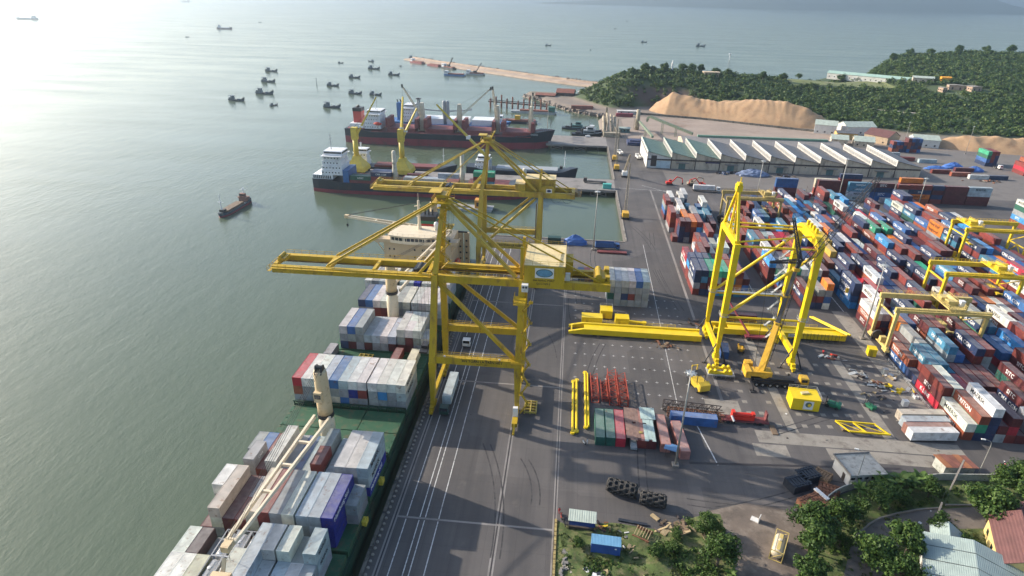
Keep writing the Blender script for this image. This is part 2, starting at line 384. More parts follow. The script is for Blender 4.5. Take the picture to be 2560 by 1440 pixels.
stripe(-33, 97, 1.3, 97, .5, M_CONC, .013, 'slab_joint'); stripe(-33, 150.3, 1.3, 150.3, .5, M_CONC, .013, 'slab_joint'); stripe(-33, 203, 1.3, 203, .5, M_CONC, .013, 'slab_joint')
stripe(34.5, 145, 36.5, 270, .2); stripe(47.6, 150, 49.2, 360, .9, M_CONC, .006, 'gutter')
stripe(31, 362, 60, 360, .3); stripe(45, 370, 62, 355, .3); stripe(28.9, 272, 52, 262, .1, M_STEELD)
stripe(34, 122, 86, 126, .8, M_STEELD, .006, 'drain_grating'); stripe(41, 122, 38.5, 137, .3); stripe(60, 109, 45, 100, .12)
for X0, Y0, X1, Y1 in ((75, 225, 77.5, 350), (104.2, 145, 105, 350), (135, 140, 135.6, 250)): stripe(X0, Y0, X1, Y1, .35)
M_TMARK = pm('tyre_rubber_mark', (.035, .033, .034), .9, var=.2, scale=.6, dirt=(.085, .078, .075), dirt_amt=.75, dscale=.9)
rt = random.Random(8)
for k in range(26):
    x0, y0 = (rt.uniform(-22, 28), rt.uniform(85, 250)) if k < 12 else (rt.uniform(30, 112), rt.uniform(104, 138)) if k < 22 else (rt.uniform(33, 46), rt.uniform(200, 340))
    a = R(90) + rt.gauss(0, .12) if k < 12 or k > 21 else rt.gauss(.1, .2); cv_ = rt.gauss(0, .012); L_ = rt.uniform(14, 38)
    for off in (-.95, .95):
        q = MB(); vs = []; aa = a; x, y = x0 - math.sin(a) * off, y0 + math.cos(a) * off; n_ = 10
        for i in range(n_ + 1):
            vs += [(x - math.sin(aa) * .17, y + math.cos(aa) * .17, .0065 + k * .0001), (x + math.sin(aa) * .17, y - math.cos(aa) * .17, .0065 + k * .0001)]; x += math.cos(aa) * L_ / n_; y += math.sin(aa) * L_ / n_; aa += cv_ * L_ / n_
        if any(v[0] < 1.8 and v[0] > 1 or (v[0] > 1.9 and v[1] < 104) for v in vs): continue
        q.add(vs, [(2 * i, 2 * i + 1, 2 * i + 3, 2 * i + 2) for i in range(n_)]); q.build('tyre_mark', M_TMARK, g)
# small painted slot marks: rows of crosses on the lay-down area, counted as one marking each
cross = MB(); cross.quad((-.5, -.07, 0), (.5, -.07, 0), (.5, .07, 0), (-.5, .07, 0)); cross.quad((-.07, -.5, .002), (.07, -.5, .002), (.07, .5, .002), (-.07, .5, .002))
first = None
for j, Y in enumerate((143.6, 150.0, 156.5, 163.2, 170.0, 176.6, 194, 200, 206, 212)):
    for i in range(14):
        X = 5.6 + 3.05 * i
        if (8 < X < 21 and 141 < Y < 154) or X > 45: continue
        if first is None: first = cross.build('slot_mark', M_LINE, g); first.location = (X, Y, .006)
        else: c = first.copy(); COL.objects.link(c); c.location = (X, Y, .006)
# pale concrete slabs let into the yard
rs = random.Random(3)
for (x0, x1, y0, y1) in ((42.5, 52, 139.5, 150), (53.5, 105, 132.2, 137.2), (51.5, 60, 126.8, 131.6), (70, 96, 127.4, 131.8), (100, 105.5, 150, 212), (62.5, 65.2, 137.4, 205), (87, 90, 137.4, 176), (78, 80, 100, 108)):
    q = MB(); q.quad((x0, y0, .008), (x1, y0, .008), (x1, y1, .008), (x0, y1, .008)); q.build('concrete_slab', M_CONCL, g)
# chequer of square inspection slabs in the assembly area
first = None
for i in range(15):
    for j in range(7):
        X = 54 + 3.4 * i; Y = 139.5 + 5.2 * j + .25 * i
        if rs.random() < .25: continue
        if first is None:
            q = MB(); q.quad((-.7, -.7, .014), (.7, -.7, .014), (.7, .7, .014), (-.7, .7, .014)); first = q.build('ground_slab', M_CONCL, g); first.location = (X, Y, 0)
        else: c = first.copy(); COL.objects.link(c); c.location = (X, Y, 0)

M_YARD = pm('dusty_storage_paving', (.165, .148, .135), .9, var=.18, scale=.05, dirt=(.095, .085, .08), dirt_amt=.5, dscale=.05, bump=.2)
q = MB(); q.quad((62, 372, .005), (430, 372, .005), (430, 505.9, .005), (62, 505.9, .005)); struct(q.build('storage_ground', M_YARD))
# ---- hill, shore and wood-chip yard behind the port: one height field
COAST = [(28.5, 500), (28.5, 600), (33, 620), (20, 630), (0, 648), (-17, 677), (-38, 717), (-56, 737), (-50, 753), (-22, 748), (4, 738), (22, 770), (34, 815), (60, 842), (150, 850), (300, 890), (350, 960), (450, 1030), (620, 1060), (1150, 1100), (1150, 500)]
_c = np.array(COAST)
def inside(x, y):
    r = False; n = len(COAST); j = n - 1
    for i in range(n):
        xi, yi = COAST[i]; xj, yj = COAST[j]
        if (yi > y) != (yj > y) and x < (xj - xi) * (y - yi) / (yj - yi) + xi: r = not r
        j = i
    return r
def coast_dist(x, y):
    A = _c; B = np.roll(_c, -1, 0); d = B - A; t = np.clip(((x - A[:, 0]) * d[:, 0] + (y - A[:, 1]) * d[:, 1]) / (d ** 2).sum(1), 0, 1)
    return float(np.sqrt(((A + d * t[:, None] - (x, y)) ** 2).sum(1)).min())
TX = (0, 12, 40, 86, 130, 240, 300, 600, 1200); TY = (705, 688, 642, 664, 645, 596, 552, 545, 545)
CX = (0, 15, 50, 120, 300, 360, 420, 600, 1200); CY = (720, 705, 712, 742, 768, 800, 885, 905, 905)
HX = (0, 15, 35, 55, 100, 180, 225, 300, 350, 390, 420, 500, 600, 800, 1200); HY = (1, 5, 17, 25, 28, 27, 19, 17, 20, 34, 41, 45, 42, 40, 38)
_wn = random.Random(5); _wv = [(_wn.uniform(.01, .05), _wn.uniform(.01, .05), _wn.uniform(0, 6.3), _wn.uniform(.4, 1.0)) for _ in range(10)]
def wob(x, y): return sum(a * math.sin(kx * x + ky * y + p) for kx, ky, p, a in _wv) / 3
def land_h(x, y):
    toe = interp(x, TX, TY); cr = interp(x, CX, CY); H = interp(x, HX, HY)
    if y <= toe: h = 0.0
    elif y <= cr:
        t = (y - toe) / (cr - toe); e = 1.0 if x < 230 else 1.25
        h = H * (1 - (1 - t) ** (1.7 / e)) if x < 230 else H * t ** .85
    else:
        t = min(1, (y - cr) / 95.0); h = H * (1 - t * t * (3 - 2 * t) * .85)
    h += wob(x, y) * min(1, h / 8) * 1.6
    d = coast_dist(x, y)
    if not inside(x, y): return max(-7.0, -1.2 - d * 0.9)
    return min(h, -0.9 + d * 0.9 if y > 512 or x > 40 else 0.0)
nx, ny = 216, 124; gx = np.linspace(-75, 1000, nx); gy = np.linspace(506.02, 1120, ny)
ZG = np.array([[land_h(x, y) for x in gx] for y in gy])
ZG[0, gx > 28.5] = 0.0
def ground_z(x, y):
    i = min(max((x - gx[0]) / (gx[1] - gx[0]), 0), nx - 1.001); j = min(max((y - gy[0]) / (gy[1] - gy[0]), 0), ny - 1.001)
    a, b = int(i), int(j); u, v = i - a, j - b
    return float(ZG[b, a] * (1 - u) * (1 - v) + ZG[b, a + 1] * u * (1 - v) + ZG[b + 1, a] * (1 - u) * v + ZG[b + 1, a + 1] * u * v)
def terrain_material():
    m = bpy.data.materials.new('hill_soil'); m.use_nodes = True; t = m.node_tree; b = t.nodes['Principled BSDF']; L = t.links.new
    b.inputs['Roughness'].default_value = 0.9
    tc = N(t, 'ShaderNodeTexCoord'); sp = N(t, 'ShaderNodeSeparateXYZ'); L(tc.outputs['Object'], sp.inputs[0])
    n1 = N(t, 'ShaderNodeTexNoise'); n1.inputs['Scale'].default_value = 0.035; n1.inputs['Detail'].default_value = 8; n1.inputs['Roughness'].default_value = .7; L(tc.outputs['Object'], n1.inputs['Vector'])
    ye = N(t, 'ShaderNodeMix', data_type='RGBA'); L(n1.outputs[0], ye.inputs[0]); ye.inputs[6].default_value = (.12, .105, .095, 1); ye.inputs[7].default_value = (.30, .235, .18, 1)
    gr = N(t, 'ShaderNodeMix', data_type='RGBA'); L(n1.outputs[0], gr.inputs[0]); gr.inputs[6].default_value = (.030, .055, .018, 1); gr.inputs[7].default_value = (.075, .100, .034, 1)
    mr = N(t, 'ShaderNodeMapRange'); mr.inputs[1].default_value = 0.6; mr.inputs[2].default_value = 2.2; L(sp.outputs[2], mr.inputs[0])
    mx = N(t, 'ShaderNodeMix', data_type='RGBA'); L(mr.outputs[0], mx.inputs[0]); L(ye.outputs[2], mx.inputs[6]); L(gr.outputs[2], mx.inputs[7])
    # bare red-brown cutting at the foot of the near slope
    dv = N(t, 'ShaderNodeVectorMath', operation='DISTANCE'); mp = N(t, 'ShaderNodeMapping'); mp.inputs['Scale'].default_value = (.42, 1, 1.0); L(tc.outputs['Object'], mp.inputs[0])
    L(mp.outputs[0], dv.inputs[0]); dv.inputs[1].default_value = (92 * .42, 676, 8)
    m3 = N(t, 'ShaderNodeMapRange'); m3.inputs[1].default_value = 20; m3.inputs[2].default_value = 11; L(dv.outputs['Value'], m3.inputs[0])
    n3 = N(t, 'ShaderNodeMath', operation='MULTIPLY'); L(m3.outputs[0], n3.inputs[0]); n3.inputs[1].default_value = .9
    m4 = N(t, 'ShaderNodeMix', data_type='RGBA'); L(n3.outputs[0], m4.inputs[0]); L(mx.outputs[2], m4.inputs[6]); m4.inputs[7].default_value = (.085, .052, .043, 1)
    L(m4.outputs[2], b.inputs['Base Color'])
    return m
me = bpy.data.meshes.new('hillside')
vv = [(float(x), float(y), float(ZG[j, i])) for j, y in enumerate(gy) for i, x in enumerate(gx)]
ff = [(j * nx + i, j * nx + i + 1, (j + 1) * nx + i + 1, (j + 1) * nx + i) for j in range(ny - 1) for i in range(nx - 1)]
me.from_pydata(vv, [], ff); me.materials.append(terrain_material())
for q in me.polygons: q.use_smooth = True
hill = bpy.data.objects.new('hillside_terrain', me); COL.objects.link(hill); struct(hill)
M_DUSTY = pm('dusty_yard_ground', (0.30, 0.235, 0.19), 0.9, var=0.18, scale=0.04, dirt=(0.16, 0.085, 0.05), dirt_amt=0.3, dscale=0.025)
q = MB(); q.add([(46, 507, .05), (215, 507, .05), (226, 556, .05), (170, 584, .05), (126, 606, .05), (60, 606, .05), (46, 590, .05)], [tuple(range(7))]); struct(q.build('chip_yard_ground', M_DUSTY))
q = MB(); q.add([(250, 741, 0), (345, 741, 0), (352, 790, 0), (300, 800, 0), (245, 785, 0)], [tuple(range(5))])
M_LAWN = pm('dry_lawn', (0.155, 0.175, 0.06), 0.9, var=0.25, scale=0.08, dirt=(.30, .26, .17), dirt_amt=.35, dscale=.12)
nl = 22; lv = []; lf = []
for j in range(nl + 1):
    for i in range(nl + 1):
        X = 243 + 112 * i / nl; Y = 742 + 46 * j / nl; lv.append((X, Y, max(ground_z(X, Y), 15.5) + .35))
for j in range(nl):
    for i in range(nl): lf.append((j * (nl + 1) + i, j * (nl + 1) + i + 1, (j + 1) * (nl + 1) + i + 1, (j + 1) * (nl + 1) + i))
q = MB(); q.add(lv, lf); struct(q.build('lawn', M_LAWN, None, True))

# ---- far mountains across the bay
M_MTN = pm('mountain_forest', (0.05, 0.075, 0.05), 0.95, var=0.2, scale=0.002)
def mountain(pts, depth):
    vs = []; fs = []; n = len(pts)
    for k, (dy, f) in enumerate(((0, 0), (depth * .25, .55), (depth * .5, 1.0), (depth, 0))):
        for X, Y, h in pts: vs.append((X, Y + dy, SEA_Z - 4 + (h + 4) * f))
    for k in range(3):
        for i in range(n - 1): fs.append((k * n + i, k * n + i + 1, (k + 1) * n + i + 1, (k + 1) * n + i))
    q = MB(); q.add(vs, fs); return struct(q.build('far_hill', M_MTN, None, True))
mountain([(-500, 8300, 5), (600, 8200, 60), (1500, 8100, 130), (2600, 8000, 240), (3600, 7900, 300), (4300, 7800, 300), (4700, 7700, 190), (5000, 7600, 90), (5250, 7500, 5)], 1500)
mountain([(6300, 7600, 3), (6700, 7500, 60), (7300, 7400, 140), (8200, 7300, 260), (9500, 7200, 280)], 1600)

# ---- breakwater with dirt road and rock armour
M_SAND = pm('sandy_fill', (0.40, 0.30, 0.22), 0.9, var=0.2, scale=0.06, dirt=(.22, .14, .10), dirt_amt=.4, dscale=.1, bump=.2)
M_ROCK = pm('armour_rock', (0.20, 0.165, 0.14), 0.9, var=0.35, scale=0.8, bump=.4)
BW = [(60, 820), (38, 842), (0, 866), (-50, 905), (-100, 948), (-170, 1010), (-235, 1070), (-290, 1122)]
vs = []; fs = []
for i, (x, y) in enumerate(BW):
    p = Vector(BW[max(0, i - 1)]); n_ = Vector(BW[min(len(BW) - 1, i + 1)]); d = (n_ - p).normalized(); s_ = Vector((-d.y, d.x)); ww = 11 if i < 6 else 9
    for o, z in ((-ww - 7, -7), (-ww, -2.0), (ww - 3, -1.8), (ww - 2, .3), (ww, .3), (ww + 7, -7)): vs.append((x + s_.x * -o, y + s_.y * -o, z))
for i in range(len(BW) - 1):
    for k in range(5): fs.append((i * 6 + k, i * 6 + k + 1, (i + 1) * 6 + k + 1, (i + 1) * 6 + k))
q = MB(); q.add(vs, fs); bwo = struct(q.build('breakwater', M_SAND))
rk = MB(); rk.add([(-.6, -.5, -.3), (.7, -.4, -.4), (.5, .6, -.3), (-.5, .6, -.4), (-.3, -.3, .5), (.4, -.2, .4), (.3, .4, .5), (-.4, .3, .4)], [(3, 2, 1, 0), (4, 5, 6, 7), (0, 1, 5, 4), (1, 2, 6, 5), (2, 3, 7, 6), (3, 0, 4, 7)])
def rocks(pts, n, spread, size, parent, seed):
    rr = random.Random(seed); base = rk.build('rock', M_ROCK, parent); first = True
    for k in range(n):
        i = rr.randrange(len(pts) - 1); t = rr.random(); a = pts[i]; b = pts[i + 1]
        x = a[0] + (b[0] - a[0]) * t + rr.uniform(-spread, spread); y = a[1] + (b[1] - a[1]) * t + rr.uniform(-spread, spread)
        o = base if first else base.copy()
        if not first: COL.objects.link(o)
        first = False
        z = a[2] + (b[2] - a[2]) * t
        o.location = (x, y, z + rr.uniform(-.5, .4)); o.rotation_euler = (rr.uniform(0, 6), rr.uniform(0, 6), rr.uniform(0, 6)); s_ = size * rr.uniform(.6, 1.5); o.scale = (s_, s_ * rr.uniform(.7, 1.2), s_ * .8)
rocks([(BW[i][0] + 7.5, BW[i][1] + 8.5, .2) for i in range(1, 8)], 110, 1.5, 1.7, bwo, 4)
rocks([(32, 617, -2), (20, 629, -2.4), (0, 647, -2.4), (-17, 676, -2.4), (-38, 716, -2.4), (-54, 737, -2.4)], 190, 3.0, 2.0, hill, 9)

# ---- foliage
def foliage_material(name, c1, c2, c3):
    m = bpy.data.materials.new(name); m.use_nodes = True; t = m.node_tree; b = t.nodes['Principled BSDF']; L = t.links.new
    at = N(t, 'ShaderNodeAttribute'); at.attribute_name = 'tint'; rp = N(t, 'ShaderNodeValToRGB')
    e = rp.color_ramp.elements; e[0].color = (*c1, 1); e[1].color = (*c3, 1); k = e.new(.5); k.color = (*c2, 1)
    oi = N(t, 'ShaderNodeObjectInfo'); ma = N(t, 'ShaderNodeMath', operation='MULTIPLY_ADD'); L(oi.outputs['Random'], ma.inputs[0]); ma.inputs[1].default_value = .22; L(at.outputs['Fac'], ma.inputs[2])
    L(ma.outputs[0], rp.inputs[0]); L(rp.outputs[0], b.inputs['Base Color'])
    b.inputs['Roughness'].default_value = .55; b.inputs['Specular IOR Level'].default_value = .25
    tr = N(t, 'ShaderNodeBsdfTranslucent'); L(rp.outputs[0], tr.inputs[0]); ms = N(t, 'ShaderNodeMixShader'); ms.inputs[0].default_value = .25
    L(b.outputs[0], ms.inputs[1]); L(tr.outputs[0], ms.inputs[2]); L(ms.outputs[0], t.nodes['Material Output'].inputs[0])
    return m
M_LEAF = foliage_material('broad_leaves', (.020, .044, .010), (.050, .100, .020), (.115, .175, .038))
M_LEAF2 = foliage_material('forest_leaves', (.024, .054, .016), (.062, .115, .028), (.145, .185, .055))
M_BARK = pm('bark', (.10, .075, .055), .9, var=.3, scale=2, bump=.5)
def leaf_arrays(rng, centers, radii, n, size, tint0=.0, tint1=.75, squash=.8, patch=.12):
    """leaf-clump quads spread through the volume of each crown lobe; returns verts (k*4,3) and tint (k*4)"""
    V = []; T = []
    for (c, r, m_) in zip(centers, radii, n):
        d = rng.normal(size=(m_, 3)); d /= np.linalg.norm(d, axis=1)[:, None]
        ph = rng.uniform(0, 6.3, 4); lump = 1 + .26 * np.sin(4.3 * d[:, 0] + 2.1 * d[:, 2] + ph[0]) + .24 * np.sin(5.1 * d[:, 1] - 2.7 * d[:, 2] + ph[1]) + .14 * np.sin(9 * d[:, 0] + 8 * d[:, 1] + ph[2])
        rad = r * ((0.38 + 0.62 * rng.random(m_) ** .45) * lump)[:, None]
        P = np.array(c) + d * rad * np.array([1, 1, squash])
        nrm = d + rng.normal(size=(m_, 3)) * .55; nrm[:, 2] += .35; nrm /= np.linalg.norm(nrm, axis=1)[:, None]
        a = np.cross(nrm, rng.normal(size=(m_, 3))); a /= np.linalg.norm(a, axis=1)[:, None]; b = np.cross(nrm, a)
        s_ = size * (0.6 + .8 * rng.random((m_, 1))); q = np.stack([P - a * s_ - b * s_ * .6, P + a * s_ * .9 - b * s_ * .5, P + a * s_ + b * s_ * .7, P - a * s_ * .8 + b * s_ * .55], 1)
        V.append(q.reshape(-1, 3)); lobe = rng.uniform(-patch, patch)
        T.append(np.repeat(np.clip(tint0 + lobe + (tint1 - tint0) * rng.random(m_) ** 1.3, 0, 1), 4))
    return np.concatenate(V), np.concatenate(T)
def mesh_from(V, T, name):
    k = len(V) // 4; me = bpy.data.meshes.new(name)
    me.vertices.add(len(V)); me.vertices.foreach_set('co', V.astype(np.float32).ravel())
    me.loops.add(len(V)); me.loops.foreach_set('vertex_index', np.arange(len(V), dtype=np.int32))
    me.polygons.add(k); me.polygons.foreach_set('loop_start', np.arange(0, 4 * k, 4, dtype=np.int32)); me.polygons.foreach_set('loop_total', np.full(k, 4, dtype=np.int32))
    at = me.attributes.new('tint', 'FLOAT', 'POINT'); at.data.foreach_set('value', T.astype(np.float32)); me.update(); me.validate(); return me

# dense wood covering the hill (reads as one mass)
rng = np.random.default_rng(11)
def is_clear(x, y):
    if 240 < x < 358 and 738 < y < 795: return True
    if 372 < x < 425 and 690 < y < 730: return True
    if 268 < x < 330 and 628 < y < 650 and abs(y - (658 - (x - 262) * .35)) < 7: return True
    if 62 < x < 130 and 655 < y < 692 and ground_z(x, y) < 17: return rng.random() < .8
    return False
cs, rs_, ns = [], [], []
tries = 0
while len(cs) < 9500 and tries < 90000:
    tries += 1
    x = rng.uniform(8, 780); y = rng.uniform(545, 960)
    if x > 1.02 * y * .72 + 120: continue
    z = ground_z(x, y)
    if z < 1.6 or is_clear(x, y): continue
    cr = interp(x, CX, CY)
    if y > cr + 45: continue
    r = (1.1 + 2.4 * rng.random() ** 1.6) * (1.3 if rng.random() < .06 else 1)
    cs.append((x, y, z + r * .55 + rng.uniform(0, 1.2))); rs_.append(r); ns.append(int(14 + r * 11))
Vf, Tf = leaf_arrays(rng, cs, rs_, ns, .72, .08, .95, .8, .28)
fo = bpy.data.objects.new('hill_woodland', mesh_from(Vf, Tf, 'hill_woodland')); fo.data.materials.append(M_LEAF2); COL.objects.link(fo)
tag(fo, 'dense green woodland covering the hill behind the port', 'woodland', kind='stuff')
# ================================================================ CONTAINERS
PAL = {'r': (.19, .036, .030), 'd': (.105, .022, .026), 'k': (.40, .022, .040), 's': (.27, .075, .040), 'o': (.62, .17, .02), 'e': (.50, .33, .055),
       'b': (.035, .115, .30), 'l': (.045, .25, .55), 't': (.055, .20, .30), 'n': (.024, .042, .105), 'g': (.035, .30, .17), 'h': (.018, .10, .07),
       'w': (.60, .59, .55), 'y': (.27, .285, .29), 'a': (.36, .42, .45), 'v': (.018, .026, .23), 'c': (.56, .50, .38), 'p': (.34, .15, .12), 'm': (.075, .05, .05)}
CNAME = {'r': 'brick red', 'd': 'dark maroon', 'k': 'crimson', 's': 'rust red', 'o': 'orange', 'e': 'mustard yellow', 'b': 'blue', 'l': 'bright light blue', 't': 'teal blue', 'n': 'navy',
         'g': 'green', 'h': 'dark green', 'w': 'white', 'y': 'grey', 'a': 'pale blue grey', 'v': 'deep blue', 'c': 'cream', 'p': 'faded pink', 'm': 'dark brown'}
M_CBODY = sheet('container_paint', None, 'Y', 0.28, 0.55, .30, .46, (.20, .095, .045), objcol=True, dust=.26, strength=.9)
M_CEND = sheet('container_end_paint', None, 'X', 0.28, 0.55, .3, .42, objcol=True, strength=.9)
M_CFRAME = sheet('container_frame_paint', None, 'Y', 5.0, 0.55, .2, .32, objcol=True, strength=0.0)
M_LETW = pm('lettering_white', (.72, .72, .70), .6, var=.08); M_LETB = pm('lettering_black', (.015, .015, .018), .6, var=.1); M_LETR = pm('lettering_red', (.45, .02, .03), .6, var=.1)
M_LETP = pm('lettering_pink', (.55, .25, .3), .6, var=.1)
CH = 2.59; CW = 2.438
def container_meshes(L):
    h = L / 2; x = CW / 2
    b = MB(); b.bb(-x + .03, x - .03, -h + .05, h - .05, .12, CH - .03)
    f = MB()
    for sx in (-1, 1):
        for sy in (-1, 1): f.box((sx * (x - .08), sy * (h - .09), CH / 2), (.16, .18, CH))
        f.box((sx * (x - .05), 0, CH - .05), (.10, L - .37, .10)); f.box((sx * (x - .05), 0, .08), (.10, L - .37, .16))
    for sy in (-1, 1):
        f.box((0, sy * (h - .06), CH - .06), (CW - .33, .12, .12)); f.box((0, sy * (h - .06), .08), (CW - .33, .12, .16))
    return b.mesh('container_body'), f.mesh('container_frame')
def door_mesh():
    d = MB(); d.box((0, 0, 1.29), (1.02, .05, 2.25))
    for xx in (-.28, .22): d.box((xx, -.045, 1.29), (.06, .05, 2.2))
    d.box((.22, -.06, 1.0), (.36, .04, .07)); return d.mesh('container_door')
def end_mesh():
    d = MB(); d.box((0, 0, 1.29), (2.08, .05, 2.3)); return d.mesh('container_end')
CM = {6: container_meshes(6.06), 12: container_meshes(12.19)}
for a, b_ in CM.values(): a.materials.append(M_CBODY); b_.materials.append(M_CFRAME)
DM = door_mesh(); DM.materials.append(M_CEND); EM = end_mesh(); EM.materials.append(M_CEND)
def jitter(c, r_):
    k = r_.uniform(.82, 1.15); return tuple(min(.9, v * k * r_.uniform(.94, 1.06)) for v in c)
crs = random.Random(21)
CI = -1; MASS = []; CLOG = []
def ranges(s):
    out = set()
    for w_ in s.split():
        a, _, b = w_.partition('-'); out.update(range(int(a), int(b or a) + 1))
    return out
UNSEEN = ranges('2 4 8 11-12 14 17 19 22 24 27 29 34 36 47 52 55 58 64 72 74-75 78 80 82 85 87 89 91 94 97 99-100 102 117-118 167-168 173-174 179 184 187 196-197 202 205 208 217 220-221 223-224 226 229-230 232-233 235-236 238-239 241-242 244-245 252 254 280 288-289 291-292 302 311-312 329-331 341-342 346 348-349 359-360 366-367 373-374 377 379 381-382 387-388 390 395 398 401-402 429 435-436 441-442 444-447 457-458 461-462 464-465 475-476 480 484-486 491-492 496-498 500 505-506 509 516-519 521-522 526 529-530 533 535-536 554 557 559 563 567 569 573-574 583 593 603-605 607 613 621-623 629 632-633 642 644-645 647 650 652 657 673 676 678 682 691 697 701 706-707 711 718-719 728 730-731 733 737 741 746-747 761 765 767 772 775 786 795 799 808 812 819-821 825 831 834 837-838 844-845 847-848 853 856-861 869-870 872 874-875 877 880 888-890 900-903 914-915 917 921-925 928 933-934 944 948 958-960 971 978-979 985 992-995 1000-1002 1005-1007 1011 1018-1021 1027-1033 1043-1054 1082-1083 1090-1092 1134-1137 1186-1188 1190-1213 1219-1221 1228')   # boxes wholly hidden inside the stacks
MASSED = ranges('15 43 49 53 56 59 61 83 103 108 111 114-115 123 162 185 188 190-191 193-194 200 203 206 209 212 214 218 227 237 247 263 267-269 271-273 275-277 285-287 293 295-297 300 313 315-319 321-322 324-326 328 332 334-336 338 340 343 350 352-355 357 361 363 369-371 375 378 380 384-385 389 392-394 396 399 403 409-410 412-414 416 419-421 430-431 433 437 439 443 448-449 453 456 459 466-469 472-473 477-478 481-482 487-488 493-494 499 507 510-515 520 523 525 527 531 534 552 555 558 560 562 564 566 570-571 575-576 581 588-590 592 594 596 598-599 602 606 608 620 624 626-627 630-631 637-638 640 643 649 663 666 668 670 674-675 683-686 689 693 699-700 705 708 710 717 720 725-727 732 734-735 738 742 748 756-758 762 769-770 773 776 779-780 782-783 787 789-790 793-794 796 805 815-817 823-824 826 828 830 832-833 835 839 849-851 854-855 867 879 882-885 887 894-897 904 908-909 911-913 916 918-919 927 929 937 939-941 945 949 955 961-964 966 970 972 974-977 980 982 984 987-990 996-999 1003 1008 1010 1012 1014 1016-1017 1022-1026 1034 1036 1038 1041 1055 1060-1061 1064-1065 1072-1074 1077 1086 1093 1107-1109 1111-1113 1115-1117 1119-1121 1123-1125 1127-1129 1131-1133 1171 1175-1185 1189 1223 1226 1229-1231 1237-1238 1240-1242 1256')   # the smallest-showing boxes, joined into one object
def container(x, y, z, L, col, label, group, rz=0.0, near='door', detail=True, word=None, wmat=None, wside='-X', wsize=1.1, name=None):
    """x,y = centre of the footprint; local y runs along the container; 'near' end is at -y"""
    global CI
    CI += 1
    if CI in UNSEEN: return None
    if CI in MASSED:
        MASS.append((x, y, z, L, rz, jitter(PAL[col], crs))); return None
    bm_, fm_ = CM[L]; o = bpy.data.objects.new(name or ('short_container' if L == 6 else 'pale_container' if col in 'wac' else 'container'), bm_); COL.objects.link(o)  # long white, pale blue-grey and cream boxes named by paint colour alone
    c = (*jitter(PAL[col], crs), 1); o.color = c; o.location = (x + crs.uniform(-.03, .03), y + crs.uniform(-.06, .06), z); o.rotation_euler = (0, 0, rz)
    tag(o, label, 'container', group); CLOG.append((CI, o.name)); ln = 6.06 if L == 6 else 12.19
    f = bpy.data.objects.new('frame', fm_); f.color = c; f.parent = o; COL.objects.link(f)
    if detail:
        if near == 'door':
            for sx in (-1, 1):
                d = bpy.data.objects.new('door', DM); d.color = c; d.parent = o; d.location = (sx * .53, -ln / 2 + .03, 0); COL.objects.link(d)
                if sx == 1: d.scale = (-1, 1, 1)
        else:
            d = bpy.data.objects.new('end_wall', EM); d.color = c; d.parent = o; d.location = (0, -ln / 2 + .03, 0); COL.objects.link(d)
    if word:
        if wside == '-X': Mx = face_negX(-CW / 2 - .004, 0 if L == 6 else 1.2, 1.35)
        elif wside == '+X': Mx = face_posX(CW / 2 + .004, 0 if L == 6 else -1.2, 1.35)
        text(word, wmat or M_LETW, o, Mx, wsize, bold=.018)
    return o
ORD = ['first', 'second', 'third', 'fourth', 'fifth', 'sixth', 'seventh', 'eighth', 'ninth', 'tenth', 'eleventh', 'twelfth', 'thirteenth', 'fourteenth', 'fifteenth', 'sixteenth', 'seventeenth', 'eighteenth', 'nineteenth', 'twentieth', 'twenty-first', 'twenty-second']

# ================================================================ CONTAINER SHIP AT THE QUAY
M_HULLG = pm('hull_dark_green', (.010, .045, .028), .5, var=.3, scale=.15, dirt=(.06, .035, .02), dirt_amt=.5, dscale=.35, stretch=(1, 1, .15))
M_DECKG = pm('deck_green', (.020, .088, .042), .65, var=.25, scale=.25, dirt=(.10, .075, .04), dirt_amt=.45, dscale=.5, bump=.1)
M_CREAM = pm('ship_cream_paint', (.60, .46, .27), .5, var=.10, scale=.2, dirt=(.25, .12, .05), dirt_amt=.25, dscale=.9)
M_CREAM2 = pm('ship_cream_pale', (.68, .58, .42), .5, var=.08, scale=.2, dirt=(.4, .3, .2), dirt_amt=.2, dscale=.7)
M_BEIGE = pm('ship_house_beige', (.50, .39, .25), .5, var=.10, scale=.15, dirt=(.30, .17, .09), dirt_amt=.22, dscale=.6, stretch=(1, 1, .25))
M_GLASS = pm('dark_window_glass', (.015, .02, .025), .08, var=.1, spec=.8)
M_CABLE = pm('steel_cable', (.02, .02, .02), .7, var=.1)
M_RAILG = pm('railing_grey', (.35, .33, .30), .6, var=.1)
M_REDB = pm('lifeboat_orange_red', (.55, .06, .03), .4, var=.08)
M_WHITE = pm('white_paint', (.70, .69, .66), .5, var=.08, scale=.4, dirt=(.4, .33, .27), dirt_amt=.25, dscale=.6)
M_BLACK = pm('black_paint', (.02, .02, .022), .5, var=.2)
M_SRED = pm('funnel_red', (.42, .03, .03), .5, var=.1); M_SGREEN = pm('funnel_green', (.02, .16, .09), .5, var=.1)
ship = thing('container_ship', 'large green container ship with cream deck cranes moored along the quay', 'ship', (-54, 150, SEA_Z), world=True)
XC = -54.0; BH = 15.6
rings = []
for Y, hw, zt in ((8, .6, 6.5), (22, 7, 5.5), (40, 13, 4.0), (58, BH, 2.6), (110, BH, 2.4), (205, BH, 2.4), (236, 15.0, 2.6), (249, 13.0, 2.8), (252, 11.5, 2.9)):
    rings.append([(XC - hw, Y, zt), (XC - hw * .99, Y, -2), (XC - hw * .86, Y, -6.5), (XC + hw * .86, Y, -6.5), (XC + hw * .99, Y, -2), (XC + hw, Y, zt)])
m = MB(); m.loft(rings); m.build('hull', M_HULLG, ship)
m = MB()
for s_ in (-1, 1): m.rail((XC + s_ * 15.3, 60, 2.4), (XC + s_ * 15.3, 205, 2.4), 1.1, post=3.2)
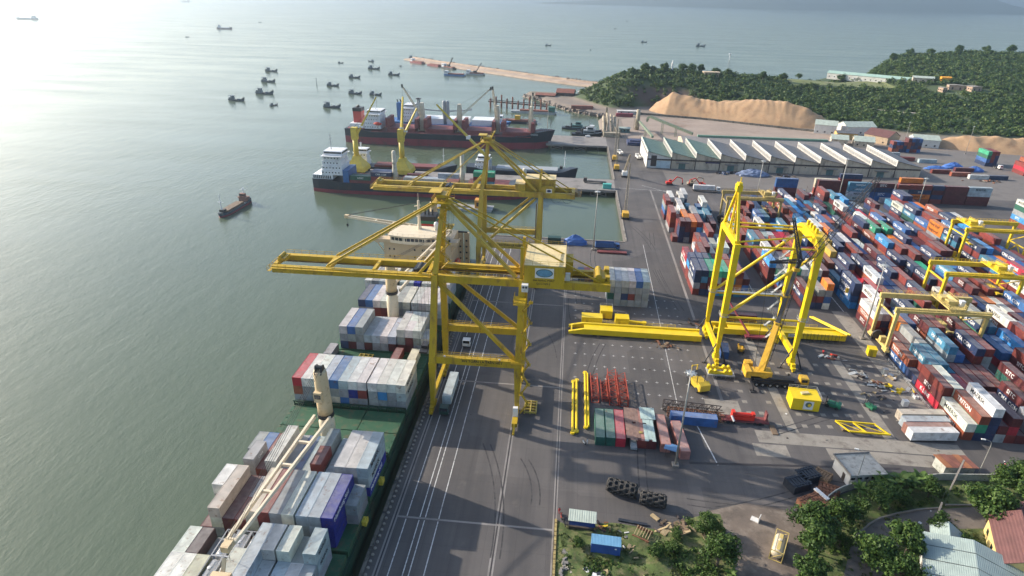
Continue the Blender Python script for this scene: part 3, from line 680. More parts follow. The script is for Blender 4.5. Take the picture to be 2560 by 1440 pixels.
m.build('railing', M_HULLG, ship)
# hatch covers: each a row of panels
for Y0, Y1 in ((66, 82.2), (83, 96.4), (97.2, 110.4), (111.2, 119), (119.3, 127.4), (128.4, 141.8), (142.4, 148.8), (149.1, 156), (156.6, 169.6), (174.4, 187.6), (189.4, 202.4)):
    for k, (xa, xb) in enumerate(((-69.2, -58.9), (-58.7, -49.3), (-49.1, -38.9))):
        q = MB(); q.bb(xa, xb, Y0, Y1, 2.3, 4.25)
        for kk in range(4):
            q.bb(xa + .3, xa + .6, Y0 + .4 + kk * (Y1 - Y0 - 1) / 3, Y0 + .7 + kk * (Y1 - Y0 - 1) / 3, 4.25, 4.34); q.bb(xb - .6, xb - .3, Y0 + .4 + kk * (Y1 - Y0 - 1) / 3, Y0 + .7 + kk * (Y1 - Y0 - 1) / 3, 4.25, 4.34)
        q.build('hatch_cover', M_DECKG, ship)
for Y in (127.9, 110.8, 169.9, 188.5):
    q = MB()
    for X in np.arange(-69, -38.5, 2.52): q.bb(X - .12, X + .12, Y - .12, Y + .12, 2.4, 5.4)
    q.bb(-69.2, -38.8, Y - .2, Y + .2, 5.2, 5.5); q.build('lashing_bridge', M_HULLG, ship)
for X, Y in ((-69.4, 116), (-38.4, 104), (-38.4, 92)):
    q = MB(); q.bb(X - .5, X + .5, Y - .8, Y + .8, 2.4, 3.6); q.tube((X, Y, 3.6), (X, Y, 4.1), .18); q.build('vent_box', pm('mark_yellow', (.55, .42, .05), .6), ship)
# deck cranes
def deck_crane(label_y, px, py, ztop, foot, tip, cab_side=-1, zj=13.4, r=1.75):
    q = MB(); q.lathe([(r * 1.05, 0), (r * 1.05, zj - 5), (r * .92, zj - 4.6), (r * .92, zj - 3)], (px, py, 3), n=18); ped = q.build('crane_pedestal', M_CREAM2, ship, True)
    q = MB(); q.lathe([(r * 1.12, 0), (r * 1.12, .9)], (px, py, zj - .6), n=18); q.build('slewing_ring', M_BLACK, ped)
    q = MB(); q.lathe([(r * 1.0, 0), (r * 1.0, 2.5), (r * .86, ztop - zj - 1.2), (r * .8, ztop - zj - .4)], (px, py, zj + .3), n=18)
    tw = q.build('crane_tower', M_CREAM, ship, True)
    q = MB()
    for s_ in (-.7, .7): q.prismX([(py - 1.4, ztop - .6), (py + 1.2, ztop - .6), (py + .6, ztop + 1.1), (py - .5, ztop + 1.3)], px + s_ - .15, px + s_ + .15)
    q.tube((px - .9, py - .2, ztop + .8), (px + .9, py - .2, ztop + .8), .5, n=12); q.build('sheave_head', M_BLACK, tw)
    q = MB(); d = Vector((tip[0] - px, tip[1] - py, 0)).normalized(); s_ = Vector((-d.y, d.x, 0))
    c = Vector((px, py, zj + 6.0)) + d * (r * .9) + s_ * (cab_side * .2); q.box(c, (1.9, 1.7, 2.6), math.atan2(d.y, d.x) + R(90)); cb = q.build('operator_cab', M_CREAM, tw)
    q = MB(); q.box(c + d * .1 + Vector((0, 0, .25)), (1.5, 1.62, 1.0), math.atan2(d.y, d.x) + R(90)); q.box(c + d * .55 + Vector((0, 0, .25)), (1.2, .8, 1.1), math.atan2(d.y, d.x) + R(90)); q.build('window', M_GLASS, cb)
    F = Vector(foot); T = Vector(tip); q = MB()
    for k in (-1, 1): q.bar(F + s_ * (k * 1.9), T + s_ * (k * .85), .55, 1.0, .45, .75)
    jb = q.build('jib', M_CREAM2, ship)
    for t in (.25, .45, .66, .985):
        q = MB(); P = F.lerp(T, t); ww = 1.9 + (.85 - 1.9) * t; q.bar(P - s_ * ww, P + s_ * ww, .5, .6); q.build('cross_beam', M_CREAM2, jb)
    q = MB(); q.box(T + d * .8, (2.0, 1.5, 1.3), math.atan2(d.y, d.x)); q.tube(T + d * .9 - s_ * .9, T + d * .9 + s_ * .9, .55, n=10); q.build('jib_head', M_CREAM, jb)
    q = MB()
    for k in (-.6, -.2, .2, .6): q.tube(Vector((px, py, ztop + .8)) + s_ * k, T + s_ * k * 1.2 + Vector((0, 0, .7)), .045, n=4)
    q.build('hoist_cable', M_CABLE, jb)
    q = MB(); q.tube(T + d * 1.0, T + d * 1.0 - Vector((0, 0, 3.4)), .05, n=4); q.box(T + d * 1.0 - Vector((0, 0, 3.8)), (.7, .5, 1.0)); q.tube(T + d * 1.0 - Vector((0, 0, 4.3)), T + d * 1.0 - Vector((0, 0, 5.0)), .22, .08, n=8); q.build('hook_block', M_BLACK, jb)
deck_crane(0, -54, 113.6, 25.6, (-54.2, 112, 13.4), (-56.0, 73.5, 15.2))
deck_crane(0, -54, 171.9, 27.2, (-53.4, 173.2, 17.5), (-42.5, 207, 25.0), zj=17.4)
deck_crane(0, -54, 236, 27.0, (-56, 236, 15.0), (-91, 238.4, 18.0), zj=14.6)
q = MB(); q.bb(-55.6, -54.0, 66.6, 68.2, 4, 13.2); q.bb(-56.6, -53.2, 66.4, 68.4, 13.2, 14.0); q.rail((-56.6, 66.4, 14), (-53.2, 66.4, 14), 1); q.bar((-54.8, 67.4, 12), (-55.6, 70.6, 14.6), .6); q.build('jib_rest', M_CREAM, ship)
# superstructure at the stern end
q = MB(); q.bb(-66.6, -41.4, 206.6, 222, 2.4, 20.6); hs = q.build('deckhouse', M_BEIGE, ship)
q = MB(); q.bb(-69.4, -38.6, 205.0, 211, 20.62, 21.0); q.bb(-69.4, -38.6, 204.9, 205.1, 21, 22.0); q.bb(-69.5, -69.3, 205, 210, 21, 22); q.bb(-38.7, -38.5, 205, 210, 21, 22)
q.bar((-69, 206, 20.6), (-66.5, 206.4, 16.5), .3); q.bar((-39, 206, 20.6), (-41.5, 206.4, 16.5), .3); q.build('bridge_wing', M_BEIGE, ship)
wh = MB(); wh.prism([(-63.4, 204.4), (-58, 203.2), (-50, 203.2), (-44.6, 204.4), (-44.6, 214), (-63.4, 214)], 21.02, 23.9); wh.build('wheelhouse', M_CREAM2, ship)
wt = bpy.data.objects[wh and 'wheelhouse']
q = MB(); q.prism([(-64.0, 203.8), (-58, 202.5), (-50, 202.5), (-44, 203.8), (-44, 214.6), (-64, 214.6)], 23.9, 24.25); q.rail((-64, 203.8, 24.25), (-58, 202.5, 24.25), 1); q.rail((-58, 202.5, 24.25), (-50, 202.5, 24.25), 1); q.rail((-50, 202.5, 24.25), (-44, 203.8, 24.25), 1); q.build('compass_deck', M_CREAM2, ship)
for i in range(12):
    t0 = i / 12; X = -63.0 + 18.0 * t0; xa, xb = X + .12, X + 1.38
    def yy(xq): return 204.4 - (1.2 * (xq + 63.4) / 5.4 if xq < -58 else 1.2 if xq < -50 else 1.2 * (-44.6 - xq) / 5.4) - .03
    q = MB(); q.quad((xa, yy(xa), 22.15), (xb, yy(xb), 22.15), (xb, yy(xb), 23.3), (xa, yy(xa), 23.3)); q.build('window', M_GLASS, wt)
for z in (17.6, 14.6, 11.6, 8.6):
    for X in (-64.5, -62.8, -59.6, -58.8, -56.6, -55.8, -55, -52, -51.2, -48.6, -46, -44):
        if (int(X * 7 + z) % 3) == 0: continue
        q = MB(); q.bb(X - .28, X + .28, 206.52, 206.62, z - .35, z + .35); q.build('porthole', M_GLASS, hs)
q = MB(); q.lathe([(.9, 0), (.55, 2.5), (.42, 11)], (-54, 211.5, 24.2), n=10); q.bar((-56, 211.5, 31), (-52, 211.5, 31), .25); q.bar((-55.6, 211.3, 33), (-53.4, 212, 33.3), .35, .25); q.bar((-54, 211, 30.2), (-54, 208, 30.2), .8, .15); q.rail((-55, 208, 30.3), (-53, 208, 30.3), 1.0); q.tube((-54, 211.5, 35), (-54, 211.5, 38), .08); q.build('radar_mast', M_CREAM2, ship)
q = MB(); q.lathe([(.7, 0), (.6, 1.2), (.8, 1.4), (.95, 2.2), (.7, 3.0), (.2, 3.3)], (-47.5, 211, 24.2), n=12); q.build('satellite_dome', M_WHITE, ship, True)
fu = MB(); fu.bb(-57.5, -50.5, 224, 231, 2.4, 19); fb = fu.build('engine_casing', M_BEIGE, ship)
for z0, z1, mt in ((19, 20.4, M_WHITE), (20.4, 21.6, M_SRED), (21.6, 22.8, M_SGREEN), (22.8, 24.6, M_BLACK)):
    q = MB(); k = .25 if mt is not M_WHITE else .5; q.bb(-57 - k, -51 + k, 224.2, 230.6, z0, z1); q.build('funnel_band', mt, fb)
for X in (-55.5, -54, -52.5): q = MB(); q.tube((X, 227, 24.6), (X, 227.6, 26.6), .35, n=8); q.build('exhaust_pipe', M_BLACK, fb)
for X in (-41.0, -38.5, -66.9, -69.3):      # tall guide posts with round holes beside the stern hold
    q = MB(); q.bb(X - .95, X + .95, 224, 225.6, 2.4, 18.6); po = q.build('guide_post', M_BEIGE, ship)
    for z in (5.5, 8, 10.5, 13, 15.5): q = MB(); q.tube((X, 223.99, z), (X, 223.9, z), .42, n=10); q.build('hole', M_BLACK, po)
q = MB(); q.bar((-69.8, 224.6, 18.9), (-38.2, 224.6, 18.9), .5, .6); q.bar((-48, 224.6, 10), (-48, 224.6, 18.7), .4); q.build('guide_beam', M_BLACK, ship)
q = MB(); rings = []
for k in range(9):
    t = k / 8; rr = math.sin(math.pi * (0.08 + .84 * t)) * 1.35; rings.append([(-40.6 + rr * math.cos(a), 210 + 8 * t, 10.2 + rr * .9 * math.sin(a)) for a in [2 * math.pi * j / 10 for j in range(10)]])
q.loft(rings); q.build('lifeboat', M_REDB, ship, True)
q = MB(); q.bar((-41.4, 211.5, 7.8), (-39.5, 211.5, 12.5), .3); q.bar((-41.4, 216.5, 7.8), (-39.5, 216.5, 12.5), .3); q.build('davit', M_BEIGE, ship)

# ---- cargo: every box a thing of its own
def XCOL(c): return -69.2 + 1.25 + 2.5 * c + (.35 if c >= 8 else 0)
SHIPG = 'containers stacked on the ship'
def place_bay(bay, Y0, cols, zone, z0=4.3, near='end'):
    """cols: {column: [(half, 'stack bottom to top')]}, half: 'F' 40 ft, 'n' near 20 ft, 'f' far 20 ft"""
    for c, stacks in cols.items():
        for half, st in stacks:
            L = 12 if half == 'F' else 6; y = Y0 + {'F': 6.1, 'n': 3.05, 'f': 9.2}[half]
            for k, ch in enumerate(st):
                if ch == '-': continue
                top = k == len(st) - 1
                tier = 'topmost' if top else ('bottom' if k == 0 else 'middle')
                size = 'long' if L == 12 else 'short'
                lab = f'{tier} {CNAME[ch]} {size} container, {ORD[c]} ship column, {zone}' + ('' if half == 'F' else ', near half' if half == 'n' else ', far half')
                word = None
                if c == 11 and half == 'F' and bay in (2, 3, 5) and k >= len(st) - 2: word = ('MAERSK', M_LETB, '+X')
                if (bay, c, k) in ((1, 10, 2), (2, 11, 0)): word = ('Hamburg Süd', M_LETW, '+X')
                if bay == 2 and c == 1 and half == 'n' and top: word = ('CMA', M_LETW, '+X')
                if bay == 0 and c == 10 and k >= 1: word = ('MAERSK', M_LETB, '+X')
                container(XCOL(c), y, z0 + CH * k * 1.003, L, ch, lab, SHIPG, near=near, word=word[0] if word else None, wmat=word[1] if word else None, wside=word[2] if word else '-X', wsize=1.5 if L == 12 else 1.0)
place_bay(0, 69.0, {0: [('n', 'yw'), ('f', 'yw')], 1: [('n', 'yw'), ('f', 'ym')], 2: [('n', 'yc'), ('f', 'y')], 5: [('n', 'yyw')], 6: [('F', 'yya')], 7: [('n', 'yw'), ('f', 'yyw')], 8: [('n', 'ya'), ('f', 'yyw')], 9: [('f', 'yy'), ('n', 'yw')], 10: [('f', 'yaa'), ('n', 'yy')]}, 'bow bay')
place_bay(1, 83.6, {0: [('f', 'yyw'), ('n', 'd')], 1: [('F', 'ycc')], 2: [('F', 'dd')], 3: [('n', 'yr'), ('f', 'ry')], 4: [('F', 'dcc')], 5: [('F', 'ddr')], 6: [('F', 'dyy')], 7: [('F', 'yyw')], 8: [('F', 'yaa')], 9: [('F', 'yaa')], 10: [('F', 'vvv')], 11: [('f', 'yy')]}, 'jib bay', near='end')
place_bay(2, 97.7, {0: [('f', 'yy'), ('n', 'a')], 1: [('n', 'yyy'), ('f', 'bb')], 2: [('F', 'rr')], 3: [('F', 'yyw')], 4: [('F', 'yy')], 5: [('F', 'yb')], 6: [('F', 'ya')], 7: [('n', 'yyr'), ('f', 'yyy')], 8: [('F', 'ya')], 9: [('F', 'yyw')], 10: [('F', 'yyw')], 11: [('F', 'vaa')]}, 'bay before bare hatches')
place_bay(3, 128.8, {0: [('F', 'ysk')], 1: [('F', 'yyw')], 2: [('F', 'yyw')], 3: [('F', 'yya')], 4: [('F', 'cyb')], 5: [('F', 'bya')], 6: [('F', 'yvw')], 7: [('F', 'yrw')], 8: [('F', 'yyw')], 9: [('F', 'ylw')], 10: [('F', 'yyw')], 11: [('F', 'yaw')]}, 'bay behind crane post')
place_bay(35, 143.2, {0: [('f', 'y')], 8: [('F', 'r')], 10: [('F', 'c')]}, 'half-empty bay')
place_bay(4, 157.0, {1: [('F', 'nyw')], 2: [('F', 'dyb')], 3: [('F', 'yyy')], 4: [('F', 'da')], 5: [('F', 'ya')], 6: [('F', 'yw')], 7: [('F', 'da')], 8: [('n', 'dyw'), ('f', 'yyw')], 9: [('n', 'ddw'), ('f', 'yyw')], 10: [('n', 'yyw'), ('f', 'yyw')], 11: [('n', 'yw'), ('F', '')]}, 'bay beside quay crane')
place_bay(5, 175.0, {1: [('F', 'dyn')], 2: [('F', 'ryb')], 3: [('F', 'rrw')], 4: [('F', 'rdw')], 5: [('F', 'yyw')], 6: [('F', 'wyy')], 7: [('F', 'wyw')], 8: [('F', 'wyw')], 9: [('F', 'wyw')], 10: [('F', 'wyw')], 11: [('F', 'yaw')]}, 'bay behind second post')
place_bay(6, 190.0, {0: [('F', 'yyw')], 1: [('F', 'yyy')], 2: [('F', 'yya')], 3: [('F', 'yyw')], 5: [('F', 'yya')], 6: [('F', 'yya')], 7: [('F', 'yyv')], 8: [('F', 'yyw')], 9: [('F', 'yyw')], 10: [('F', 'yyw')], 11: [('F', 'yaw')]}, 'bay under bridge')
# tank containers in open frames, bow bay
M_TANK = pm('tank_steel', (.72, .71, .68), .28, metal=.35, var=.1); M_TFR = pm('tank_frame_grey', (.30, .31, .33), .5, var=.2)
def tank_box(x, y, z, label, loc_mat=M_TFR, tmat=M_TANK, group='tank containers', rz=0.0, name='tank_container'):
    t = thing(name, label, 'tank container', (x, y, z), rz, group); q = MB(); h = 3.0
    for sx in (-1.15, 1.15):
        for sy in (-h, h): q.bar((sx, sy, 0), (sx, sy, 2.55), .14)
        q.bar((sx, -h, .1), (sx, h, .1), .14); q.bar((sx, -h, 2.5), (sx, h, 2.5), .14)
    for sy in (-h, h): q.bar((-1.15, sy, .1), (1.15, sy, .1), .14); q.bar((-1.15, sy, 2.5), (1.15, sy, 2.5), .14); q.bar((-1.1, sy, .2), (1.1, sy, 2.4), .1)
    q.build('frame', loc_mat, t)
    q = MB(); rings = []
    for yy_, rr in ((-2.75, .35), (-2.6, .8), (-2.35, 1.06), (2.35, 1.06), (2.6, .8), (2.75, .35)): rings.append([(rr * math.cos(a), yy_, 1.28 + rr * math.sin(a)) for a in [2 * math.pi * j / 16 for j in range(16)]])
    q.loft(rings); q.build('tank', tmat, t, True)
    q = MB(); q.bb(-.32, .32, -2.2, 2.2, 2.36, 2.42); q.build('walkway', loc_mat, t); q = MB(); q.lathe([(.35, 0), (.35, .25), (.1, .3)], (0, .4, 2.42), n=10); q.build('manlid', tmat, t)
    return t
tk = None
for c, half, wrd in ((3, 'f', 'third'), (4, 'f', 'fourth'), (5, 'f', 'fifth'), (3, 'n', 'third'), (4, 'n', 'fourth')):
    yv = 69 + (9.2 if half == 'f' else 3.05); lab = f'white tank in grey frame on ship bow bay, {"far" if half == "f" else "near"} row, {wrd} column'
    container(XCOL(c), yv, 4.3, 6, 'y', f'grey short container under a tank, {wrd} column, {"far" if half == "f" else "near"} row of bow bay', SHIPG, near='end')
    if tk is None: tk = tank_box(XCOL(c), yv, 4.3 + CH, lab)
    else: dup(tk, lab, (XCOL(c), yv, 4.3 + CH))
# yellow stacking frames and bundles on the half-empty bay
M_YFR = pm('stacking_frame_yellow', (.42, .33, .07), .6, var=.2, dirt=(.2, .1, .05), dirt_amt=.4)
fr = thing('stacking_frame', 'yellow steel stacking frame lying on the half-empty ship bay', 'frame', (-57.5, 152.5, 4.27)); q = MB()
for x in (-2, -.7, .7, 2): q.bar((x, -1.5, .3), (x, 1.5, .3), .2, .5)
for y in (-1.4, 0, 1.4): q.bar((-2, y, .3), (2, y, .3), .2, .4)
q.build('grid', M_YFR, fr)
# ================================================================ QUAY CRANES
M_YEL = pm('crane_yellow_weathered', (.50, .325, .010), .5, var=.22, scale=.3, dirt=(.20, .11, .03), dirt_amt=.45, dscale=.6, stretch=(1, 1, .3))
M_YEL2 = pm('crane_yellow_faded', (.47, .33, .04), .55, var=.18, scale=.3, dirt=(.22, .13, .05), dirt_amt=.5, dscale=.35, stretch=(1, 1, .4))
M_YROOF = pm('house_roof_pale_yellow', (.62, .50, .26), .6, var=.12, scale=.3, dirt=(.35, .22, .08), dirt_amt=.3)
M_OCHRE = pm('crane_brown_underside', (.22, .14, .04), .6, var=.2, dirt=(.1, .06, .03), dirt_amt=.5)
M_LOGOB = pm('logo_blue', (.12, .27, .38), .5, var=.2, scale=1.5); M_LOGOG = pm('logo_ring_green', (.10, .14, .10), .5, var=.1); M_LOGON = pm('logo_navy', (.02, .035, .12), .5)
def ellipse(c, a, b, d, mat, name, parent, n=28):
    q = MB(); q.add([(c[0] + a * math.cos(2 * math.pi * i / n), c[1] - d, c[2] + b * math.sin(2 * math.pi * i / n)) for i in range(n)], [tuple(range(n))]); return q.build(name, mat, parent)
def wheels(parent, X, Y, mat, along='Y', n=4, r=.38):
    q = MB(); q.bb(X - .5, X + .5, Y - 3.2, Y - .4, .75, 1.5); q.bb(X - .5, X + .5, Y + .4, Y + 3.2, .75, 1.5); q.bb(X - .55, X + .55, Y - 2.2, Y + 2.2, 1.5, 2.2); q.bb(X - .6, X + .6, Y - .8, Y + .8, 2.2, 3.0); bo = q.build('bogie', mat, parent)
    for k in (-2.7, -1.0, 1.0, 2.7): q = MB(); q.tube((X - .25, Y + k, r + .01), (X + .25, Y + k, r + .01), r, n=12); q.build('wheel', M_STEELD, bo)
def zigzag_stair(q, x, y, z0, z1, w=1.6, step=3.0):
    z = z0; s_ = 1
    while z < z1 - .1:
        ze = min(z + step, z1); q.bar((x - s_ * w, y, z), (x + s_ * w, y, ze), .75, .16); q.bb(x + s_ * w - .5, x + s_ * w + .5, y - .7, y + .7, ze - .08, ze); q.rail((x - s_ * w, y - .4, z), (x + s_ * w, y - .4, ze), 1.0, n=2, r=.04)
        z = ze; s_ = -s_
def quay_crane(label, Yn, Yf, gy0, gy1, gz, xtip, xrear, apexz, mat, first):
    t = thing('quay_crane', label, 'gantry crane', (-22, (Yn + Yf) / 2, 0), world=True, group='ship-to-shore quay cranes')
    xs, xl = -33.3, -10.2; ym = (Yn + Yf) / 2; zp = 16.3
    for X, xt in ((xs, -32.2), (xl, -9.9)):
        for Y, yt in ((Yn, gy0), (Yf, gy1)):
            q = MB(); q.bar((X, Y, 3.0), (X + (.3 if X == xs else 0), Y + (.4 if Y == Yn else -.4), zp - 1), 1.1, 1.1, 1.9, 1.7, side=(1, 0, 0)); q.bar((X + (.3 if X == xs else 0), Y + (.4 if Y == Yn else -.4), zp - 1.02), (xt, yt + (-.9 if Y == Yn else .9), gz + 1.2), 1.7, 1.7, 1.5, 1.4, side=(1, 0, 0))
            q.build('leg', mat, t); wheels(t, X, Y, mat)
        q = MB(); q.bar((X, Yn, 4.0), (X, Yf, 4.0), .9, 1.3); q.build('sill_beam', mat, t)
        q = MB(); q.bar((xt, gy0 - 1.2, gz - 1.6), (xt, gy1 + 1.2, gz - 1.6), 1.2, 1.6); q.build('cross_beam', mat, t)
    for Y in (Yn + .5, Yf - .5):
        q = MB(); q.bar((xs + 1.0, Y, zp), (xl - .8, Y, zp), 1.3, 2.0); pb = q.build('portal_beam', mat, t)
        q = MB(); q.rail((xs + 1.0, Y - .55, zp + 1.0), (xl - .8, Y - .55, zp + 1.0), 1.0, post=1.6); q.rail((xs + 1.0, Y + .55, zp + 1.0), (xl - .8, Y + .55, zp + 1.0), 1.0, post=1.6); q.build('railing', mat, pb)
        if Y < ym:
            text('AN TOÀN LÀ TRÊN HẾT', M_LETB, t, face_negY(-19.6, Y - .66, zp + .25), .98, bold=.02); text('SAFETY FIRST', M_LETB, t, face_negY(-19.6, Y - .66, zp - .6), .55)
            for X in (-29.5, -15): q = MB(); q.tube((X, Y - .8, zp + 1.6), (X, Y - 1.0, zp + 1.5), .28, n=10); q.build('floodlight', M_WHITE, pb)
    for Y, yt in ((Yn + .9, gy0 - .4), (Yf - .9, gy1 + .4)):
        q = MB()
        if first: q.bar((-31.4, yt, gz - 1.2), (-11.2, Y, zp + 1.2), .85, .95)
        else: q.bar((-11.8, yt, gz - 1.6), (-30.2, Y, zp + .8), .75, .85)
        q.build('diagonal_brace', mat, t)
    # girders
    for k, Y in enumerate((gy0, gy1)):
        q = MB(); q.bb(xtip, -33.0, Y - .65, Y + .65, gz - .95, gz + .9); b1 = q.build('boom_girder', mat, t)
        q = MB(); q.bb(-31.6, xrear, Y - .65, Y + .65, gz - 1.05, gz + .9); q.build('rear_girder', mat, t)
        s_ = -1 if k == 0 else 1
        q = MB(); q.bb(xtip, -33.2, Y + s_ * .67, Y + s_ * 1.5, gz + .55, gz + .62); q.rail((xtip, Y + s_ * 1.48, gz + .62), (-33.2, Y + s_ * 1.48, gz + .62), 1.0, post=2.1); q.build('walkway', mat, b1)
        q = MB(); q.bb(xtip + 1, xrear - 1, Y - s_ * .67, Y - s_ * 1.2, gz - .75, gz - .55); q.build('trolley_rail', M_OCHRE, t)
        q = MB(); q.bb(-31, xrear, Y - s_ * .67, Y - s_ * 1.5, gz + .2, gz + .28); q.rail((-31, Y - s_ * 1.48, gz + .28), (xrear, Y - s_ * 1.48, gz + .28), 1.0, post=1.8); q.build('walkway', mat, t)
    for X, w_ in ((xtip + .5, 1.0), (-60.6, 1.3), (-48.5, .8), (-34.2, 1.0), (xrear - .7, 1.2)):
        q = MB(); q.bb(X - w_ / 2, X + w_ / 2, gy0 + .66, gy1 - .66, gz + .1, gz + 1.1); q.build('tie_beam', mat, t)
    q = MB(); q.bb(xtip - .9, xtip - .05, gy0 - 1.4, gy1 + 1.2, gz - .3, gz - .2); q.rail((xtip - .9, gy0 - 1.4, gz - .2), (xtip - .9, gy1 + 1.2, gz - .2), 1.1, post=1.5); q.bb(xtip + .6, xtip + 2.6, gy0 + 2, gy1 - 2, gz + 1.1, gz + 2.0); q.tube((xtip + 1.2, gy0 + 2.2, gz + 2.2), (xtip + 1.2, gy1 - 2.2, gz + 2.2), .45, n=10); q.build('boom_tip_platform', mat, t)
    # tower over the water-side legs
    az = apexz; ax = -30.4; a0, a1 = ym - 1.0, ym + 1.0
    for yt, aY in ((gy0 - .7, a0), (gy1 + .7, a1)):
        q = MB(); q.bar((-32.1, yt, gz + 1.3), (ax, aY, az - .6), 1.35, 1.2, .9, .9, side=(1, 0, 0)); q.build('tower_leg', mat, t)
    for f in (.25, .5, .75):
        q = MB(); z = gz + 1.3 + (az - gz - 2) * f; w0 = (gy1 - gy0 + 1.4) / 2 * (1 - f) + 1.0 * f; X = -32.1 + 1.7 * f
        q.bar((X, ym - w0, z), (X, ym + w0, z), .5, .6); q.bar((X, ym - w0, z), (X, ym + w0 * .8, z + (az - gz) * .22), .35); q.build('tower_brace', mat, t)
    if first:
        q = MB(); zigzag_stair(q, -30.0, ym - 2.2, gz + 1.5, az - 1.5, 1.1, 2.3); q.build('tower_stair', mat, t)
    q = MB(); q.bb(ax - 2.6, ax + 2.2, a0 - 1.6, a1 + 1.6, az - .5, az - .25); q.rail((ax - 2.6, a0 - 1.6, az - .25), (ax + 2.2, a0 - 1.6, az - .25), 1.1, post=1.2); q.rail((ax - 2.6, a1 + 1.6, az - .25), (ax + 2.2, a1 + 1.6, az - .25), 1.1, post=1.2); q.rail((ax - 2.6, a0 - 1.6, az - .25), (ax - 2.6, a1 + 1.6, az - .25), 1.1, post=1.2)
    q.bb(ax - 1.6, ax + 1.0, a0 - .9, a1 + .9, az + .9, az + 1.6); q.bar((ax + .5, a0, az - .4), (ax + 2.4, a0 - 1.2, az + 3.2), .35); q.bar((ax + .5, a1, az - .4), (ax + 2.4, a1 + .8, az + 3.2), .35); q.rail((ax + 1.4, a0 - 1.4, az + 2.4), (ax + 2.6, a1 + 1.2, az + 2.4), 1.0, post=1.0)
    q.bb(ax - 3.4, ax - .4, a0 - .8, a1 + .8, az + 2.0, az + 2.15); ap = q.build('apex_platform', mat, t)
    for yq in (a0, a1):
        for dx in (-.9, .4): q = MB(); q.tube((ax + dx, yq - .25, az + .6), (ax + dx, yq + .25, az + .6), .7, n=14); q.build('sheave', M_OCHRE, ap)
    for yq, gY in ((a0, gy0 + .3), (a1, gy1 - .3)):
        q = MB(); q.bar((ax - .8, yq, az), (-60.6, gY, gz + 1.5), .42, .5); q.build('forestay', mat, t)
        q = MB(); q.bar((ax - .6, yq, az - .9), (-48.5, gY, gz + 1.2), .16) if not first else q.bar((ax - .9, yq, az - .6), (-59.9, gY + .3, gz + 1.4), .14); q.build('inner_stay', mat, t)
        q = MB(); q.bar((ax + .6, yq, az - .6), (-11.5, gY, gz + 1.2), .8, .8); q.build('tower_strut', M_YEL2 if first else mat, t)
        q = MB(); q.bar((ax + 1, yq, az + .4), (xrear - 2.5, gY, gz + 1.0), .3, .35); q.build('backstay', mat, t)
        q = MB(); q.bar((-10.2, gY, gz + 1), (-10.2, gY, gz + (9.5 if first else 8)), .8, .7); q.build('stay_post', mat, t)
    # boom hinge braces, trolley
    q = MB()
    for gY in (gy0, gy1): q.bar((-36.5, gY, gz + .8), (-32.4, gY, gz + 5.5), .55, .7)
    q.build('hinge_strut', mat, t)
    xt = -37.0 if first else -45.5
    q = MB(); q.bb(xt - 2, xt + 2, gy0 + 1.0, gy1 - 1.0, gz - .4, gz + .2); q.bb(xt - 1.2, xt + 1.2, gy0 + 1.4, gy1 - 1.4, gz + .2, gz + 1.3); q.tube((xt, gy0 + 1.6, gz + 1.0), (xt, gy1 - 1.6, gz + 1.0), .6, n=10); tr = q.build('trolley', M_BLACK, t)
    # machinery house
    if first:
        x0, x1, y0, y1, z0, z1 = -9.5, .6, 138.4, 152.6, 37.7, 43.7
        q = MB(); q.bb(x0, x1, y0, y1, z0, z1); hb = q.build('machinery_house', mat, t)
        q = MB(); q.bb(x0 - .1, x1 + .1, y0 - .1, y1 + .1, z1, z1 + .18); q.build('house_roof', M_YROOF, t)
        q = MB()
        for A_, B_ in (((x0, y0), (x1, y0)), ((x0, y1), (x1, y1)), ((x0, y0), (x0, y1)), ((x1, y0), (x1, y1))): q.rail((*A_, z1 + .18), (*B_, z1 + .18), 1.0, post=1.7, r=.03)
        q.build('roof_railing', mat, t)
        q = MB(); q.bb(-6.75, -2.1, y0 - .04, y0 - .002, 40.45, 43.1); q.build('sign_board', M_WHITE, t)
        ellipse((-4.43, y0 - .04, 41.8), 2.12, 1.12, .01, M_LOGOG, 'logo_ring', t); ellipse((-4.43, y0 - .05, 41.8), 1.85, .92, .015, M_LOGOB, 'logo_field', t)
        text('DA NANG PORT', M_LETB, t, face_negY(-4.5, y0 - .012, 39.75), .72, bold=.01); text('QCC NO 1', M_LETB, t, face_negY(-4.6, y0 - .012, 38.85), .72, bold=.01)
        q = MB(); q.bb(-9.9, -8.3, 136.9, 138.3, 37.0, 38.9); cb = q.build('aircon_unit', M_WHITE, t)
        for X in (-9.45, -8.75): q = MB(); q.tube((X, 136.9, 38.3), (X, 136.85, 38.3), .3, n=12); q.build('fan', M_BLACK, cb)
        q = MB(); q.bb(.8, 2.0, 140.5, 141.5, 38.5, 41); q.build('electrical_cabinet', M_WHITE, t)
        q = MB(); q.bb(.65, 2.6, 144.5, 150, 38.6, 42.6); q.build('fan_housing', mat, t)
        q = MB(); q.bb(xrear - 4.2, xrear - .9, gy0 + 1, gy1 - 1, gz + .2, gz + 1.9); q.tube((xrear - 3, gy0 + .9, gz + 2.1), (xrear - 3, gy1 - .9, gz + 2.1), .8, n=12); q.bb(xrear - 1.4, xrear - .2, gy1 - 2.3, gy1, gz + 1.1, gz + 2.6); q.bb(xrear - 1.3, xrear - .2, gy0 + 1, gy0 + 2.6, gz + 1.1, gz + 2.3); q.build('boom_hoist', mat, t)
        q = MB(); q.bb(-11.6, -8.6, 133.0, 138.0, gz - 3.1, gz - 2.9); q.rail((-11.6, 133, gz - 2.9), (-8.6, 133, gz - 2.9), 1.1, post=1); q.rail((-11.6, 133, gz - 2.9), (-11.6, 138, gz - 2.9), 1.1, post=1); q.build('landing', mat, t)
